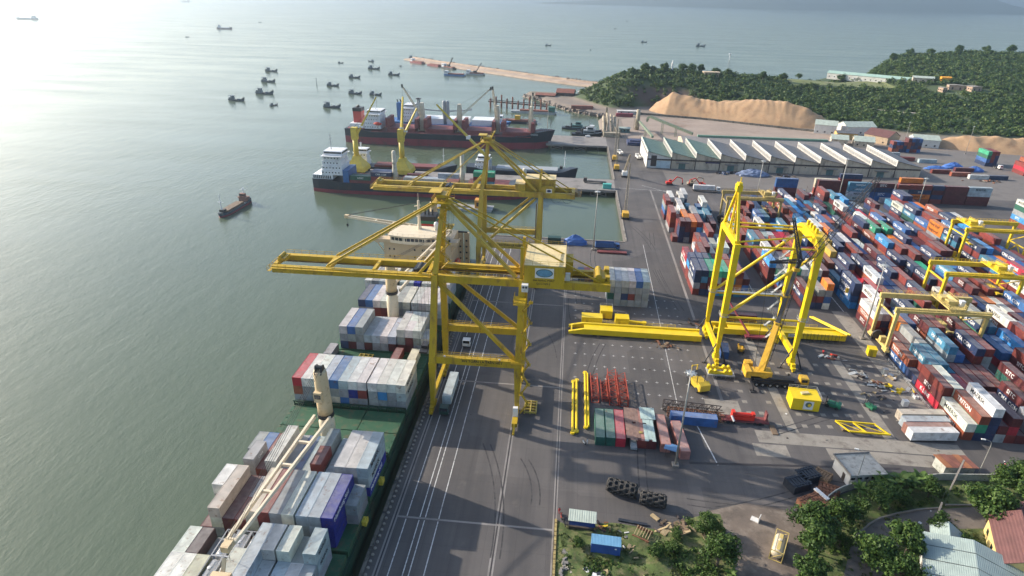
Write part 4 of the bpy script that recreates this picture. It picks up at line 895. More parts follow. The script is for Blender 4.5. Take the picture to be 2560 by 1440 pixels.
        q = MB(); zigzag_stair(q, -8.2, Yn - .6, 1.6, gz - 3, .9, 3.1); q.build('leg_stair', mat, t)
        q = MB(); q.bb(-12.0, -8.4, Yn - 1.6, Yn + .6, zp + 1.1, zp + 1.2); q.rail((-12, Yn - 1.6, zp + 1.2), (-7.2, Yn - 1.6, zp + 1.2), 1.1, post=1.2); q.build('landing', mat, t)
        q = MB(); q.bb(-11.0, -9.7, Yn - 2.9, Yn - 1.9, 1.9, 4.6); q.build('switch_cabinet', M_WHITE, t)
        q = MB(); q.bb(-11.0, -9.6, Yn - 6.0, Yn - 3.2, .8, 2.0); q.bar((-10.3, Yn - 6, 1.6), (-10.3, Yn - 8.2, .6), .5, .8); q.tube((-10.3, Yn - 7.4, .5), (-10.3, Yn - 8.6, .5), .3, n=8); q.build('cable_reel_guide', M_YEL, t)
    else:
        x0, x1, y0, y1, z0, z1 = -19.6, -4.6, gy0 - .2, gy1 + 1.2, gz - .4, gz + 3.6
        q = MB(); q.bb(-15.9, x1, y0 + 2, y1, z0, z1 + 1.8); q.bb(x0, -15.9, y0 + .6, y1 - 2, z0, z1); q.bb(-9.6, x1 - .3, y0, y0 + 2, z0, z1 - .4); hb = q.build('machinery_house', mat, t)
        q = MB(); q.bb(-16.0, x1 + .1, y0 + 1.9, y1 + .1, z1 + 1.8, z1 + 1.95); q.bb(x0 - .1, -16.0, y0 + .5, y1 - 1.9, z1, z1 + .15); q.build('house_roof', M_YROOF, t)
        q = MB(); q.bb(-7.9, -5.7, y0 - .05, y0 - .003, gz + .9, gz + 2.4); q.build('sign_board', M_WHITE, t); ellipse((-6.8, y0 - .05, gz + 1.65), .8, .48, .012, M_LOGON, 'logo_field', t)
        q = MB(); q.bb(xrear, xrear + 2.4, gy0, gy1, gz - .3, gz - .2); q.rail((xrear, gy0, gz - .2), (xrear + 2.4, gy0, gz - .2), 1.3, post=.8); q.rail((xrear + 2.4, gy0, gz - .2), (xrear + 2.4, gy1, gz - .2), 1.3, post=.8); q.tube((xrear + .4, gy0 + 1, gz + .6), (xrear + .4, gy1 - 1, gz + .6), .7, n=10); q.build('rear_platform', M_OCHRE, t)
        q = MB(); q.bb(-11.3, -10.9, Yn + .2, Yn + .7, 3, gz - 2); q.build('leg_ladder', M_OCHRE, t)
    # festoon cables below the rear girder
    q = MB()
    for i in range(4):
        xa = -6 + i * 4.2
        if xa + 4 > xrear + 3: break
        pts = [(xa + 4 * u, gy0 - 1.0, gz - 1.1 - 1.6 * (1 - (2 * u - 1) ** 2)) for u in np.linspace(0, 1, 7)]; q.path([Vector(p) for p in pts], .06, 4)
    if not first: q.build('festoon_cable', M_CABLE, t)
    # hoist ropes and head block hanging from the trolley
    q = MB(); zb = 14.5 if first else 20
    for dx in (-1, 1):
        for dy in (-2, 2): q.tube((xt + dx, ym + dy, gz - .4), (xt + dx, ym + dy, zb), .035, n=4, cap=False)
    q.build('hoist_rope', M_CABLE, tr)
    q = MB(); q.bb(xt - 1.1, xt + 1.1, ym - 3, ym + 3, zb - .5, zb); q.bb(xt - .9, xt + .9, ym - 1, ym + 1, zb, zb + .8); q.build('spreader', M_BLACK if first else M_YEL2, tr)
    return t
quay_crane('weathered yellow quay crane in front, with oval logo on its machinery house', 135.5, 153.8, 140.0, 147.5, 38.2, -75.4, 12.1, 57.6, M_YEL, True)
quay_crane('faded yellow quay crane farther along the quay, smaller logo on its house', 218.8, 236.0, 223.6, 231.0, 35.8, -74.4, 3.0, 54.6, M_YEL2, False)

# ================================================================ NEW CRANE BEING ASSEMBLED
M_NEW = pm('new_crane_yellow', (.74, .52, .008), .4, var=.1, scale=.3)
M_STRUT = pm('prop_black', (.03, .03, .035), .5)
M_GALV = pm('galvanised_steel', (.42, .43, .42), .45, metal=.3, var=.15)
nc = thing('portal_crane_frame', 'bright new yellow crane portal being assembled in the yard', 'gantry crane', (61, 178.9, 0), world=True)
fx, rx, fy, by, zt = 49.6, 72.7, 170.2, 187.5, 40.3
for X in (fx, rx):
    for Y in (fy, by):
        q = MB(); q.bar((X, Y, 3.6), (X, Y, 15), 1.0, 1.0, 1.55, 1.7, side=(1, 0, 0)); q.bar((X, Y, 15.02), (X, Y, zt), 1.6, 1.8, 1.7, 1.9, side=(1, 0, 0)); lg = q.build('leg', M_NEW, nc)
        q = MB(); q.bb(X - 1.2, X + 1.2, Y - 1.3, Y + 1.3, 16.8, 16.9); q.rail((X - 1.2, Y - 1.3, 16.9), (X + 1.2, Y - 1.3, 16.9), 1, post=1.2); q.rail((X - 1.2, Y - 1.3, 16.9), (X - 1.2, Y + 1.3, 16.9), 1, post=1.2); q.build('collar_platform', M_GALV, lg)
        q = MB(); q.bb(X - .7, X + .7, Y - .9, Y + .9, 2.3, 3.6); q.bb(X - .55, X + .55, Y - 2.2, Y + 2.2, 1.4, 2.4); q.bb(X - .5, X + .5, Y - 3.0, Y - .6, .7, 1.5); q.bb(X - .5, X + .5, Y + .6, Y + 3.0, .7, 1.5); bo = q.build('bogie', M_NEW, nc)
        for k in (-2.6, -1.1, 1.1, 2.6): q = MB(); q.tube((X - .3, Y + k, .45), (X + .3, Y + k, .45), .44, n=12); q.build('wheel', M_NEW, bo)
        s_ = -1 if Y == fy else 1
        for dx in (-3.4, 3.0): q = MB(); q.tube((X + dx, Y + s_ * .6, .2), (X + dx * .15, Y, 7), .22, n=8); q.bb(X + dx - .8, X + dx + .8, Y + s_ * .6 - .3, Y + s_ * .6 + .3, 0, .2); q.build('prop', M_STRUT, nc)
    q = MB(); q.bar((X, fy + .5, 4.6), (X, by - .5, 4.6), 1.1, 1.8); q.build('sill_beam', M_NEW, nc)
    if X == fx: q = MB(); q.bar((X, fy, zt - .2), (X, by, zt - .2), 1.5, 1.9); q.build('top_beam', M_NEW, nc)
q = MB(); pts = []
rings = []
for Y, zc, h_, w_ in ((fy - 1, zt - .1, 1.9, 1.7), (fy + 2.2, zt + 1.1, 2.4, 2.2), (fy + 6, zt + 1.4, 2.6, 2.8), (by - 6, zt + 1.4, 2.6, 2.8), (by - 2.2, zt + 1.1, 2.4, 2.2), (by + 1, zt - .1, 1.9, 1.7)):
    rings.append([(rx - w_ / 2, Y, zc - h_ / 2), (rx + w_ / 2, Y, zc - h_ / 2), (rx + w_ / 2, Y, zc + h_ / 2), (rx - w_ / 2, Y, zc + h_ / 2)])
q.loft(rings)
for Y in (fy + 5, fy + 7.5, by - 7.5, by - 5): q.bb(rx - .35, rx + .35, Y - .4, Y + .4, zt + 2.7, zt + 4.0)
q.build('top_beam', M_NEW, nc)
for Y in (fy, by):
    q = MB(); q.tube((fx + .8, Y, zt - .8), (rx - .9, Y, zt - .8), .33, n=10); q.build('tie_tube', M_NEW, nc)
    q = MB(); q.tube((fx + .8, Y, 17.5), (rx - .9, Y, zt - 2.4), .46, n=10); q.build('diagonal_tube', M_NEW, nc)
    q = MB(); q.tube((fx + .8, Y, 16.4), (rx - .9, Y, 16.4), .38, n=10); q.build('portal_tube', M_NEW, nc)
q = MB(); q.tube((fx + .8, fy, zt + .6), (rx - 1.2, fy + 4.5, zt + 1.6), .28, n=8); q.build('tie_tube', M_NEW, nc)
q = MB(); q.tube((fx + .8, by, zt + .6), (rx - 1.2, by - 4.5, zt + 1.6), .28, n=8); q.build('tie_tube', M_NEW, nc)
q = MB(); q.rail((fx + 1, by + .6, 17), (rx - 1, by + .6, 17), 1.1, post=1.5); q.rail((fx + 1, by - .6, 17), (rx - 1, by - .6, 17), 1.1, post=1.5); q.bb(fx + 1, rx - 1, by - .6, by + .6, 16.85, 16.95); q.build('walkway', M_GALV, nc)
ap = Vector((fx, (fy + by) / 2, 55.0))
for dy in (-1, 1):
    q = MB(); q.bar((fx, fy if dy < 0 else by, zt + .5), ap + Vector((0, dy * .6, -1)), .75, .75, .6, .6); q.build('tower_leg', M_NEW, nc)
    q = MB(); q.bar((fx + .2, (fy + by) / 2 + dy * 2.6, zt + .6), ap + Vector((.3, dy * .5, -1)), .5, .5); q.build('tower_leg', M_NEW, nc)
q = MB(); q.rail((fx - .4, 176.4, zt), (fx - .4, 178.3, 54), 1.0, post=1.2, r=.07); q.rail((fx - .4, 177.4, zt), (fx - .4, 178.8, 54), 1.0, post=1.2, r=.07); q.build('tower_ladder', M_NEW, nc)
q = MB(); q.box(ap + Vector((0, 0, -.6)), (1.6, 2.6, 1.8)); q.tube(ap + Vector((-.5, -.8, .5)), ap + Vector((.5, -.8, .5)), .7, n=12); q.tube(ap + Vector((-.5, .8, .3)), ap + Vector((.5, .8, .3)), .6, n=12); q.bar(ap + Vector((.2, 0, .5)), ap + Vector((.2, 0, 2.4)), .25); q.build('tower_head', M_NEW, nc)
for X, Y in ((70.6, 186.0),):
    q = MB(); zigzag_stair(q, X - 1.2, Y, .2, 38, 1.3, 3.0); q.build('access_stair', M_GALV, nc)
# boom and girder sections waiting on the ground
def lying_girder(label, x0, x1, y0, y1, rake, group):
    t = thing('girder_section', label, 'girder', (x0, (y0 + y1) / 2, 0), group=group, world=True); d = (y1 - y0)
    for yo in (0.0, d):
        q = MB(); q.bb(x0 + (5 if rake else 0), x1, y0 + yo - .45, y0 + yo + .45, .5, 2.5)
        if rake: q.prismY([(x0, .5), (x0 + 5, .5), (x0 + 5, 2.5), (x0, 1.3)], y0 + yo - .45, y0 + yo + .45)
        q.build('side_beam', M_NEW, t)
    q = MB(); q.bb(x0 + 5.2, x1 - .4, y0 + .47, y0 + d - .47, 1.9, 2.1); q.build('deck_plate', M_NEW, t)
    for k in range(9):
        X = x0 + 1 + (x1 - x0 - 2) * k / 8; q = MB(); q.bar((X, y0 + .47, 1.3), (X, y0 + d - .47, 1.3), .5, .6); q.build('cross_member', M_NEW, t)
    for k in range(6): q = MB(); X = x0 + 2 + (x1 - x0 - 4) * k / 5; q.bb(X - .4, X + .4, y0 - .8, y1 + .8, 0, .48); q.build('support_block', pm('timber', (.16, .11, .07), .9), t)
    q = MB(); q.rail((x0 + 5, y1 + .4, 2.5), (x1 - 8, y1 + .4, 2.5), 1.0, post=2.5); q.build('railing', M_NEW, t)
    return t
lying_girder('bright yellow boom girder lying on the ground left of the new crane', 3.2, 47.3, 182.3, 186.6, True, 'yellow girders on the ground')
lg2 = lying_girder('bright yellow girder lying on the ground beneath the new crane', 52.5, 96.0, 188.8, 193.0, False, 'yellow girders on the ground')
q = MB(); q.bb(77.2, 80.6, 188.30, 188.34, 1.0, 2.2); q.build('sign_board', M_WHITE, lg2); text('DOKE', M_LOGON, lg2, face_negY(78.9, 188.28, 1.6), .9)
# head of the girder with hanging rods
q = MB()
for k in range(12): X = 80.5 + k * 1.15; q.tube((X, 186.8, .1), (X, 187.2, 3.4), .06, n=4)
q.rail((80, 187, 2.2), (97, 187, 2.2), 1.0, post=1.5); q.build('hanger_rods', M_BLACK, lg2)
# ================================================================ RUBBER-TYRED YARD CRANES
M_RTGP = pm('yard_crane_pale_yellow', (.58, .44, .15), .5, var=.12, dirt=(.28, .18, .08), dirt_amt=.4, dscale=.5)
M_RTGB = pm('yard_crane_yellow', (.66, .46, .02), .45, var=.1, dirt=(.35, .2, .03), dirt_amt=.3, dscale=.5)
M_RTGD = pm('yard_crane_dull_yellow', (.40, .30, .10), .6, var=.15, dirt=(.2, .13, .06), dirt_amt=.5, dscale=.5)
RTGLEGS = []
def rtg(label, xl, xr, y0, y1, mat, xt, H=17.0, word=None):
    t = thing('yard_gantry_crane', label, 'gantry crane', ((xl + xr) / 2, (y0 + y1) / 2, 0), world=True, group='gantry cranes straddling the container blocks')
    for X in (xl, xr):
        for Y in (y0, y1):
            q = MB(); q.bar((X, Y, 2.6), (X, Y, H - 1.6), .85, .8, .95, 1.05, side=(1, 0, 0)); q.build('leg', mat, t); RTGLEGS.append((X, Y))
            q = MB(); q.bb(X - .7, X + .7, Y - 1.3, Y + 1.3, 1.2, 1.9); bo = q.build('bogie', mat, t)
            for k in (-.85, .85): q = MB(); q.tube((X - .35, Y + k, .72), (X + .35, Y + k, .72), .72, n=14); q.build('wheel', M_RUB, bo)
        q = MB(); q.bar((X, y0 - 1, 2.2), (X, y1 + 1, 2.2), .8, 1.0); q.build('sill_beam', mat, t)
    q = MB(); q.bar((xr, y0 + .4, 3), (xr, (y0 + y1) / 2, 8.5), .35); q.bar((xr, y1 - .4, 3), (xr, (y0 + y1) / 2, 8.5), .35); q.bar((xr, y0, 8.6), (xr, y1, 8.6), .4); q.bar((xr, y0 + .3, 15), (xr, y1 - .3, 8.8), .3); q.build('side_brace', mat, t)
    q = MB(); q.bar((xl, y0, 13), (xl, y1, 13), .4, .5); q.build('side_tie', mat, t)
    for k, Y in enumerate((y0, y1)):
        q = MB(); q.bb(xl - .9, xr + .9, Y - .5, Y + .5, H - 1.6, H); gd = q.build('main_girder', mat, t)
        s_ = -1 if k == 0 else 1
        q = MB(); q.bb(xl, xr, Y + s_ * .52, Y + s_ * 1.2, H - .5, H - .42); q.rail((xl, Y + s_ * 1.18, H - .42), (xr, Y + s_ * 1.18, H - .42), 1.1, post=1.3, r=.045); q.build('walkway', mat, gd)
    if word: text(word, M_LETB, t, face_negY((xl + xr) / 2 - 2, y0 - .52, H - .85), .85)
    ym = (y0 + y1) / 2
    q = MB(); q.bb(xt - 2.6, xt + 2.6, y0 - .2, y1 + .2, H + .25, H + .6); q.bb(xt - 1.8, xt + .4, ym - 3, ym - .8, H + .6, H + 2.0); q.tube((xt + 1.2, ym - 2.5, H + 1.3), (xt + 1.2, ym + 2.6, H + 1.3), .75, n=12); q.bb(xt - 2, xt - .6, ym + .6, ym + 3.0, H + .6, H + 1.7); q.rail((xt - 2.6, y0 - .2, H + .6), (xt + 2.6, y0 - .2, H + .6), 1.1, post=1.2, r=.045); q.rail((xt + 2.6, y0 - .2, H + .6), (xt + 2.6, y1 + .2, H + .6), 1.1, post=1.4, r=.045); q.rail((xt - 2.6, y0 - .2, H + .6), (xt - 2.6, y1 + .2, H + .6), 1.1, post=1.4, r=.045); tr = q.build('trolley', mat, t)
    q = MB(); q.bb(xt + 1.6, xt + 2.9, ym - 3.6, ym - 2.2, H + .6, H + 2.5); q.build('electrical_box', M_WHITE, tr)
    q = MB(); q.bb(xt + 2.7, xt + 4.3, ym - 1, ym + 1, H - 3.4, H - 1.2); q.build('operator_cab', M_GLASS, tr)
    q = MB()
    for dx in (-1, 1):
        for dy in (-2, 2): q.tube((xt + dx, ym + dy, H), (xt + dx, ym + dy, H - 7), .05, n=4, cap=False)
    q.build('hoist_rope', M_CABLE, tr)
    q = MB(); q.bb(xt - 1.1, xt + 1.1, ym - 6, ym - 5.5, H - 7.7, H - 7.2); q.bb(xt - 1.1, xt + 1.1, ym + 5.5, ym + 6, H - 7.7, H - 7.2); q.bb(xt - .5, xt + .5, ym - 6, ym + 6, H - 7.7, H - 7.3); q.bb(xt - .9, xt + .9, ym - 2, ym + 2, H - 7.3, H - 6.6); q.build('spreader', mat, tr)
    q = MB(); q.tube((xl - 1.0, ym - .3, 4.2), (xl - 1.0, ym + .3, 4.2), 1.6, n=18); q.build('cable_reel', M_STEELD, t)
    q = MB(); q.bb(xl - .9, xl + .9, ym - 2.6, ym - 1.2, 2.7, 4.6); q.build('power_unit', mat, t)
    return t
rtg('pale yellow yard gantry crane nearest the camera, straddling containers', 106.2, 133.0, 182.6, 193.4, M_RTGP, 123.5)
rtg('bright yellow yard gantry crane behind the pale one, trolley at right', 137.4, 163.2, 214.6, 225.6, M_RTGB, 157.0, word='SAFETY FIRST')
rtg('yellow yard gantry crane farthest right, trolley at its left end', 172.0, 198.0, 266.0, 277.0, M_RTGB, 175.5)
rtg('dull brownish yard gantry crane behind the new crane tower', 78.3, 103.4, 297.0, 307.5, M_RTGD, 97.5)

# ================================================================ YARD CONTAINERS
YBASE = 'rrrrrdddddnnnnnnbbtssswyyykoghl'
WORDS = {'w': ('MAERSK', 'M_LETB'), 'a': ('MAERSK', 'M_LETB'), 'l': ('SITC', 'M_LETW'), 'n': ('CMA CGM', 'M_LETW'), 't': ('HANJIN', 'M_LETW'), 'k': ('K LINE', 'M_LETW'), 'g': ('HEUNG-A', 'M_LETW'), 'e': ('MSC', 'M_LETB'), 'd': ('SITC', 'M_LETW'), 'o': ('Hapag-Lloyd', 'M_LETB'), 'b': ('CMA CGM', 'M_LETW'), 's': ('TRITON', 'M_LETW')}
TIER = ['bottom', 'second-tier', 'third-tier', 'fourth-tier', 'fifth-tier']
def parse(s):
    out = []; slot = 0; i = 0
    while i < len(s):
        ch = s[i]
        if ch == ' ': i += 1; continue
        if ch == '.': slot += 1; i += 1; continue
        n = int(s[i + 1]); L = 12 if ch.isupper() else 6; out.append((slot, L, ch.lower(), n)); slot += 2 if L == 12 else 1; i += 2
    return out
def yard_block(name, x0, pitch, Y0, rows, group, seed, ymax=352, detail_to=300):
    r_ = random.Random(seed); occ = {}; cells = []
    for ri, s in enumerate(rows):
        sc = 0
        for slot, L, ch, n in parse(s):
            y = Y0 + 6.28 * slot
            if y + L > ymax: continue
            n = min(5 if n > 4 else 4, n + (1 if r_.random() < .45 and n > 1 else 0)); st = [r_.choice(YBASE) for _ in range(n - 1)] + [ch]
            sc += 1; cells.append((ri, sc, slot, L, st))
            for sl in range(slot, slot + (2 if L == 12 else 1)): occ[(ri, sl)] = n
    for ri, sc, slot, L, st in cells:
        sls = list(range(slot, slot + (2 if L == 12 else 1))); X = x0 + CW / 2 + pitch * ri; Y = Y0 + 6.28 * slot + (6.1 if L == 12 else 3.03)
        for k, ch in enumerate(st):
            top = k == len(st) - 1
            left = any(occ.get((ri - 1, s_), 0) <= k for s_ in sls); front = occ.get((ri, slot - 1), 0) <= k
            if not (top or left or front): continue
            lab = f'{"topmost" if top and k else TIER[k]} {CNAME[ch]} {"long" if L == 12 else "short"} container, {ORD[ri]} row, {ORD[sc - 1]} stack, {name}'
            word = None
            if left and ch in WORDS and L == 12 and r_.random() < .95 and not (ri > 0 and k == 0): word = WORDS[ch]
            container(X, Y, CH * k * 1.003, L, ch, lab, group, word=word[0] if word else None, wmat=globals()[word[1]] if word else None, wsize=1.75, detail=(front or top) and Y < detail_to)
yard_block('block beside the quay road', 50.4, 2.6, 219.2, [
    'N4 n4 K2 ....r1 .R3 .R4 .', 'N4 n4 K2 ....d4R3 W3 .W4', 'G4 n4 R3 w3 ...d4O3 w4W4', 'G4 G3 R3 R3 .O3 R3 N2 W4', 'G4 R3 W2 N3 .R3 Y3 g2t3.W4', 'S4 r3D3 Y3 R3 Y2 t3.t2', 'R4 ..W3 .T2 ..N2 .b3', 'D3 N3 .R3 Y2 .D3 T2 W3'], 'containers in the block beside the quay road', 31)
yard_block('block behind the new crane', 81.5, 2.55, 213.0, [
    '...L3 R3 T4 .R2 R2 W2', '..h2W3 W4 R3 .R3 P2 W2', '..W3 Y3 W3 R3 .D2 W2 R2', 'D2 G3 W3 R3 Y2 W4 ..R3 D3', 'D2 W3 S3 R3 W3 T2 B3 .R3 O2', 'Y2 W3 T2 N2 K3 S3 T3 N3 n2', 'o4.W3 N3 S4 K3 L3 R2 W2 N3', '..D3 R3 N3 R3 T3 .D3 N3 R2'], 'containers in the block behind the new crane', 32)
yard_block('block under pale yard crane', 107.2, 2.6, 139.6, [
    'W2 R2 n1S2 ..W3 .N4 T2 S3 R2 N3 W3 R3 S4 R4', 'S3 W2 T2 D2 .y2W3 R3 .N3 E3 S3 N3 L3 R3 N4 R4 E2', 'W4 B2 T2 Y2 o2n2R3 W2 .N3 R3 E4 W3 N3 L4 T3 N3 G2', 'D2 K2 T2 O2 B3 N2 K3 K2 Y2 N4 R3 W4 S3 N3 W3 N3 T3', 'D2 .R2 T3 D3 N3 R3 W3 N4 R3 N3 O3 K3 T3 N3 t2', 'D1 .D2 B3 R3 B2 N3 B3 R2 R4 W3 N3 B3 T2 n2L3', 'y2..D2 N2 D3 T2 N3 B3 K3 R3 O3 R3 S3 W2 R3', '.D2 R2 N3 D3 .R3 D3 N4 R3 B3 N3 D3 R3 N3 T3 D3', '..D3 .R3 D3 D3 N3 R4 N3 D3 W3 R3 N3 B3 D3'], 'containers in the block under the pale yard crane', 33)
yard_block('block under bright yard crane', 138.6, 2.6, 166.2, [
    'R1 B2 Y4 r3W3 ....N3 L3 S3 N3 R3 W4 H2 R3', 'R2 B2 T3 R3 ..N3 N3 R3 O2 G4 W4 N3 R3 T3', 'S2 L2 D2 N3 .R3 G3 R3 R3 N2 R3 N3 T2 L4', 'D2 R3 W3 B3 N2 G2 N2 B3 O3 G3 R3 K3 N3 R2', 'R2 K3 B2 N3 D3 T3 R3 S3 N3 L2 B3 R2 W3', '.R2 W3 Y2 O3 R3 R2 N3 B3 T2 O3 R3 N2', 'R2 L2 D3 W3 R3 N3 T3 R2 S3 B3 N3', 'D3 R2 N3 R3 D4 N3 B3 R3 D3 N3 R3 T3 D3', 'N2 R3 D3 B3 D3 R3 N3 D3 R3 N3 D3'], 'containers in the block under the bright yard crane', 34)
yard_block('block at right picture edge', 173.4, 2.6, 222.0, [
    'W3 T3 ....N3 O3 B3 N4 W3 .N3', 'R3 L3 T2 N3 L4 O2 R3 B3 R3 T2', 'N2 K3 B3 L3 N4 B3 S3 N3 R2 N3', 'R3 B3 O3 N3 R3 T3 K3 R2 B3 N3', 'B3 R3 N4 N3 T2 R3 N3 S3 O3 R3', 'D2 N3 R3 R3 O3 L3 N3 R3', 'R3 R3 N2 B3 R3 T3 W3'], 'containers in the block at the right picture edge', 35)
yard_block('tall white stack far right', 232, 2.6, 318.0, ['W5', 'n4', 'b4', 'R3'], 'tall stack at the far right', 36)
# transverse row behind the blocks: long sides face the camera
def cross_stack(x0, L, st, yc, tag_, words={}):
    ln = 6.06 if L == 6 else 12.19
    for k, ch in enumerate(st):
        top = k == len(st) - 1; lab = f'{"topmost" if top and k else TIER[k]} {CNAME[ch]} {"long" if L == 12 else "short"} container lying crosswise, {tag_}'
        o = container(x0 + ln / 2, yc, CH * k * 1.003, L, ch, lab, 'crosswise containers behind the yard blocks', rz=R(-90), near='door')
        if o and k in words: text(words[k][0], words[k][1], o, face_posX(CW / 2 + .004, 0, 1.3), words[k][2] if len(words[k]) > 2 else 1.5, bold=.02)
def V_(s, sz=1.5): return (s, M_LETW, sz)
cross_stack(120.3, 12, 'ddbb', 361.6, 'lone tall stack by the lamp mast')
cross_stack(134.5, 6, 'k', 359.5, 'single box beside the white boat')
cross_stack(144.0, 12, 'dddd', 361.6, 'maroon stack left of the teal pair'); cross_stack(143.2, 12, 'srcc', 364.4, 'stack behind the maroon stack')
cross_stack(160.2, 12, 'aatt', 359.6, 'stack with teal pair on top', {0: ('MAERSK', M_LETB), 1: ('MAERSK', M_LETB), 2: V_('HANJIN'), 3: V_('HANJIN')}); cross_stack(157.6, 12, 'rrrrn', 367.4, 'stack behind the teal pair')
cross_stack(173.0, 12, 'bbnd', 360.4, 'stack right of the teal pair', {0: V_('SITC', 1.9), 1: V_('SITC', 1.9), 3: V_('SITC', 1.9)})
cross_stack(178.0, 6, 'y', 357.0, 'single grey box before the blue stack')
cross_stack(186.4, 6, 'dyyr', 358.8, 'short stack left of the orange box')
cross_stack(193.0, 12, 'sonr', 359.6, 'stack containing the orange box', {1: ('Hapag-Lloyd', M_LETB, 1.4), 2: V_('SITC', 1.0)}); cross_stack(189.5, 12, 'rrrro', 364.0, 'stack topped by orange, behind')
cross_stack(206.0, 6, 'rndn', 359.8, 'short stack right of the orange box')
cross_stack(212.6, 12, 'dddd', 359.8, 'big maroon stack'); cross_stack(225.2, 12, 'ddaa', 359.8, 'last stack on the right', {3: ('MAERSK', M_LETB)})
# free stack on the lay-down area, end doors towards the camera
for i in range(6):
    st = ['yyydw'[:0] + s_ for s_ in ('yhyw', 'yyya', 'ynyw', 'yryw', 'yyyb', 'yyya')][i]
    for k, ch in enumerate(st):
        top = k == 3; lab = f'{"topmost" if top else TIER[k]} {CNAME[ch]} long container, {ORD[i]} column of lone stack beside yellow boxes'
        container(16.95 + 1.23 + 2.52 * i, 205.6 + 6.1, CH * k * 1.003, 12, ch, lab, 'lone stack of six columns on the lay-down area')
for (x, y, L, ch, lab, rz, z) in (
        (7.5, 228, 12, 'n', 'navy long container behind the lone grey stack, left end', 0, 0), (10.1, 228, 12, 'd', 'dark maroon long container beside the navy one behind the grey stack', 0, 0),
        (13.6, 227, 12, 'g', 'green long container, left of the green pair behind the grey stack', 0, 0), (16.2, 227, 12, 'g', 'green long container, right of the green pair behind the grey stack', 0, 0),
        (19.6, 224, 6, 'd', 'short maroon container right of the green pair', 0, 0), (24.0, 223.4, 6, 't', 'short teal container lying crosswise behind the grey stack, left', R(90), 0), (30.4, 223.2, 6, 't', 'short teal container lying crosswise behind the grey stack, right', R(90), 0),
        (5.0, 224.6, 6, 'y', 'grey short container on the left behind the rear of the quay crane', 0, 0)):
    container(x, y, z, L, ch, lab, 'loose containers behind the lone stack', rz=rz)
for (x, y, ch, lab, w_) in ((100.4, 147.6, 'c', 'tan long container lying among scrap near the right stacks', None), (100.0, 144.4, 'a', 'pale grey long container between tan and pink ones', None), (99.4, 141.6, 'p', 'faded pink long container behind the front white one', None), (99.0, 138.8, 'w', 'white long container at the yard edge in front of the pink one', None)):
    container(x, y, 0 if ch != 'w' else .6, 12, ch, lab, 'worn containers lying crosswise by the scrap', rz=R(-84))
q = MB(); q.box((99, 138.8, .3), (12, 2.2, .55), R(6)); t_ = tag(q.build('flat_trailer', M_STEELD), 'dark flat trailer under the front white container', 'trailer')
# far containers beyond the warehouse
FARG = 'containers on the far storage ground'
fr_ = random.Random(44)
for i in range(8):
    for k in range(3 + (i > 3)):
        ch = fr_.choice('nnrrbdsk'); container(246 + 2.6 * i, 497, CH * k, 6, ch, f'{TIER[k]} {CNAME[ch]} short container, {ORD[i]} column of far stack behind the warehouse', FARG, detail=False)
for i in range(3):
    for k, ch in enumerate(('nbhg', 'nrrr', 'nnnr')[i]): container(293 + 12.6 * 0 + 2.6 * i, 464, CH * k, 12, ch, f'{TIER[k]} {CNAME[ch]} long container, {ORD[i]} column of green-topped far stack', FARG, detail=False)
for i in range(8):
    for k in range(4 if i else 3):
        ch = fr_.choice('rrrsskrb'); container(304 + 2.6 * i, 440 + (i % 2) * .4, CH * k, 12, ch, f'{TIER[k]} {CNAME[ch]} long container, {ORD[i]} column of reddish stack, far right', FARG, detail=False)
for (x, y, ch, lab) in ((249, 432, 'r', 'red long container lying crosswise behind the warehouse end, left'), (258.5, 426.5, 's', 'rust red long container lying crosswise behind the warehouse end, middle'), (268, 440, 'd', 'maroon long container beside blue tarpaulins'), (267, 421, 'w', 'whitish long container on the far yard road'), (279, 421.5, 'n', 'navy long container on the far yard road'), (306, 410, 'h', 'dark green long container with white end, far right'), (300, 375, 'r', 'red long container, far right behind the maroon stack'), (308, 371, 'n', 'navy long container, far right edge'), (255, 462, 'a', 'pale long container behind the blue tarpaulins'), (242, 466, 'r', 'red long container behind the blue tarpaulins, left'), (238, 480, 'a', 'pale grey long container by the far stack')):
    container(x, y, 0, 12, ch, lab, FARG, rz=R(-88), detail=False, word='EVERGREEN' if ch == 'h' else None, wside='+X')

# ================================================================ MOBILE CRANE LIFTING THE TOP BEAM
M_MCY = pm('mobile_crane_yellow', (.62, .36, .03), .45, var=.12, dirt=(.3, .15, .03), dirt_amt=.3); M_MCB = pm('boom_black', (.03, .03, .035), .4, var=.2)
mc = thing('mobile_crane', 'large mobile crane with orange-yellow boom and black telescopic sections', 'mobile crane', (65, 160, 0), world=True)
q = MB(); q.bb(57.5, 71.6, 158.4, 161.4, 1.0, 2.0); q.bb(58.5, 70, 158.7, 161.1, 2.0, 2.6); ch_ = q.build('chassis', M_MCB, mc)
for X in (59.2, 61.0, 63.2, 65.2, 67.4, 69.2, 71.0):
    for Y in (158.3, 161.5): q = MB(); q.tube((X, Y - .3, .75), (X, Y + .3, .75), .74, n=14); wl = q.build('wheel', M_RUB, mc); q = MB(); q.tube((X, Y - .33, .75), (X, Y + .33, .75), .3, n=10); q.build('rim', M_GALV, wl)
q = MB(); q.prismX([(158.5, 1.1), (161.3, 1.1), (161.3, 3.3), (158.5, 3.3)], 71.9, 74.1); cb = q.build('driver_cab', M_MCY, mc)
q = MB(); q.bb(72.0, 73.6, 158.46, 158.52, 2.2, 3.1); q.bb(74.08, 74.13, 158.7, 161.1, 2.2, 3.1); q.build('window', M_GLASS, cb)
q = MB(); q.lathe([(1.5, 0), (1.5, .5)], (61.4, 160.2, 2.6), n=18); q.bb(57.2, 63.4, 158.8, 161.8, 3.1, 4.6); q.bb(55.6, 57.2, 158.2, 162.6, 2.8, 5.0); q.build('upper_deck', M_MCY, mc)
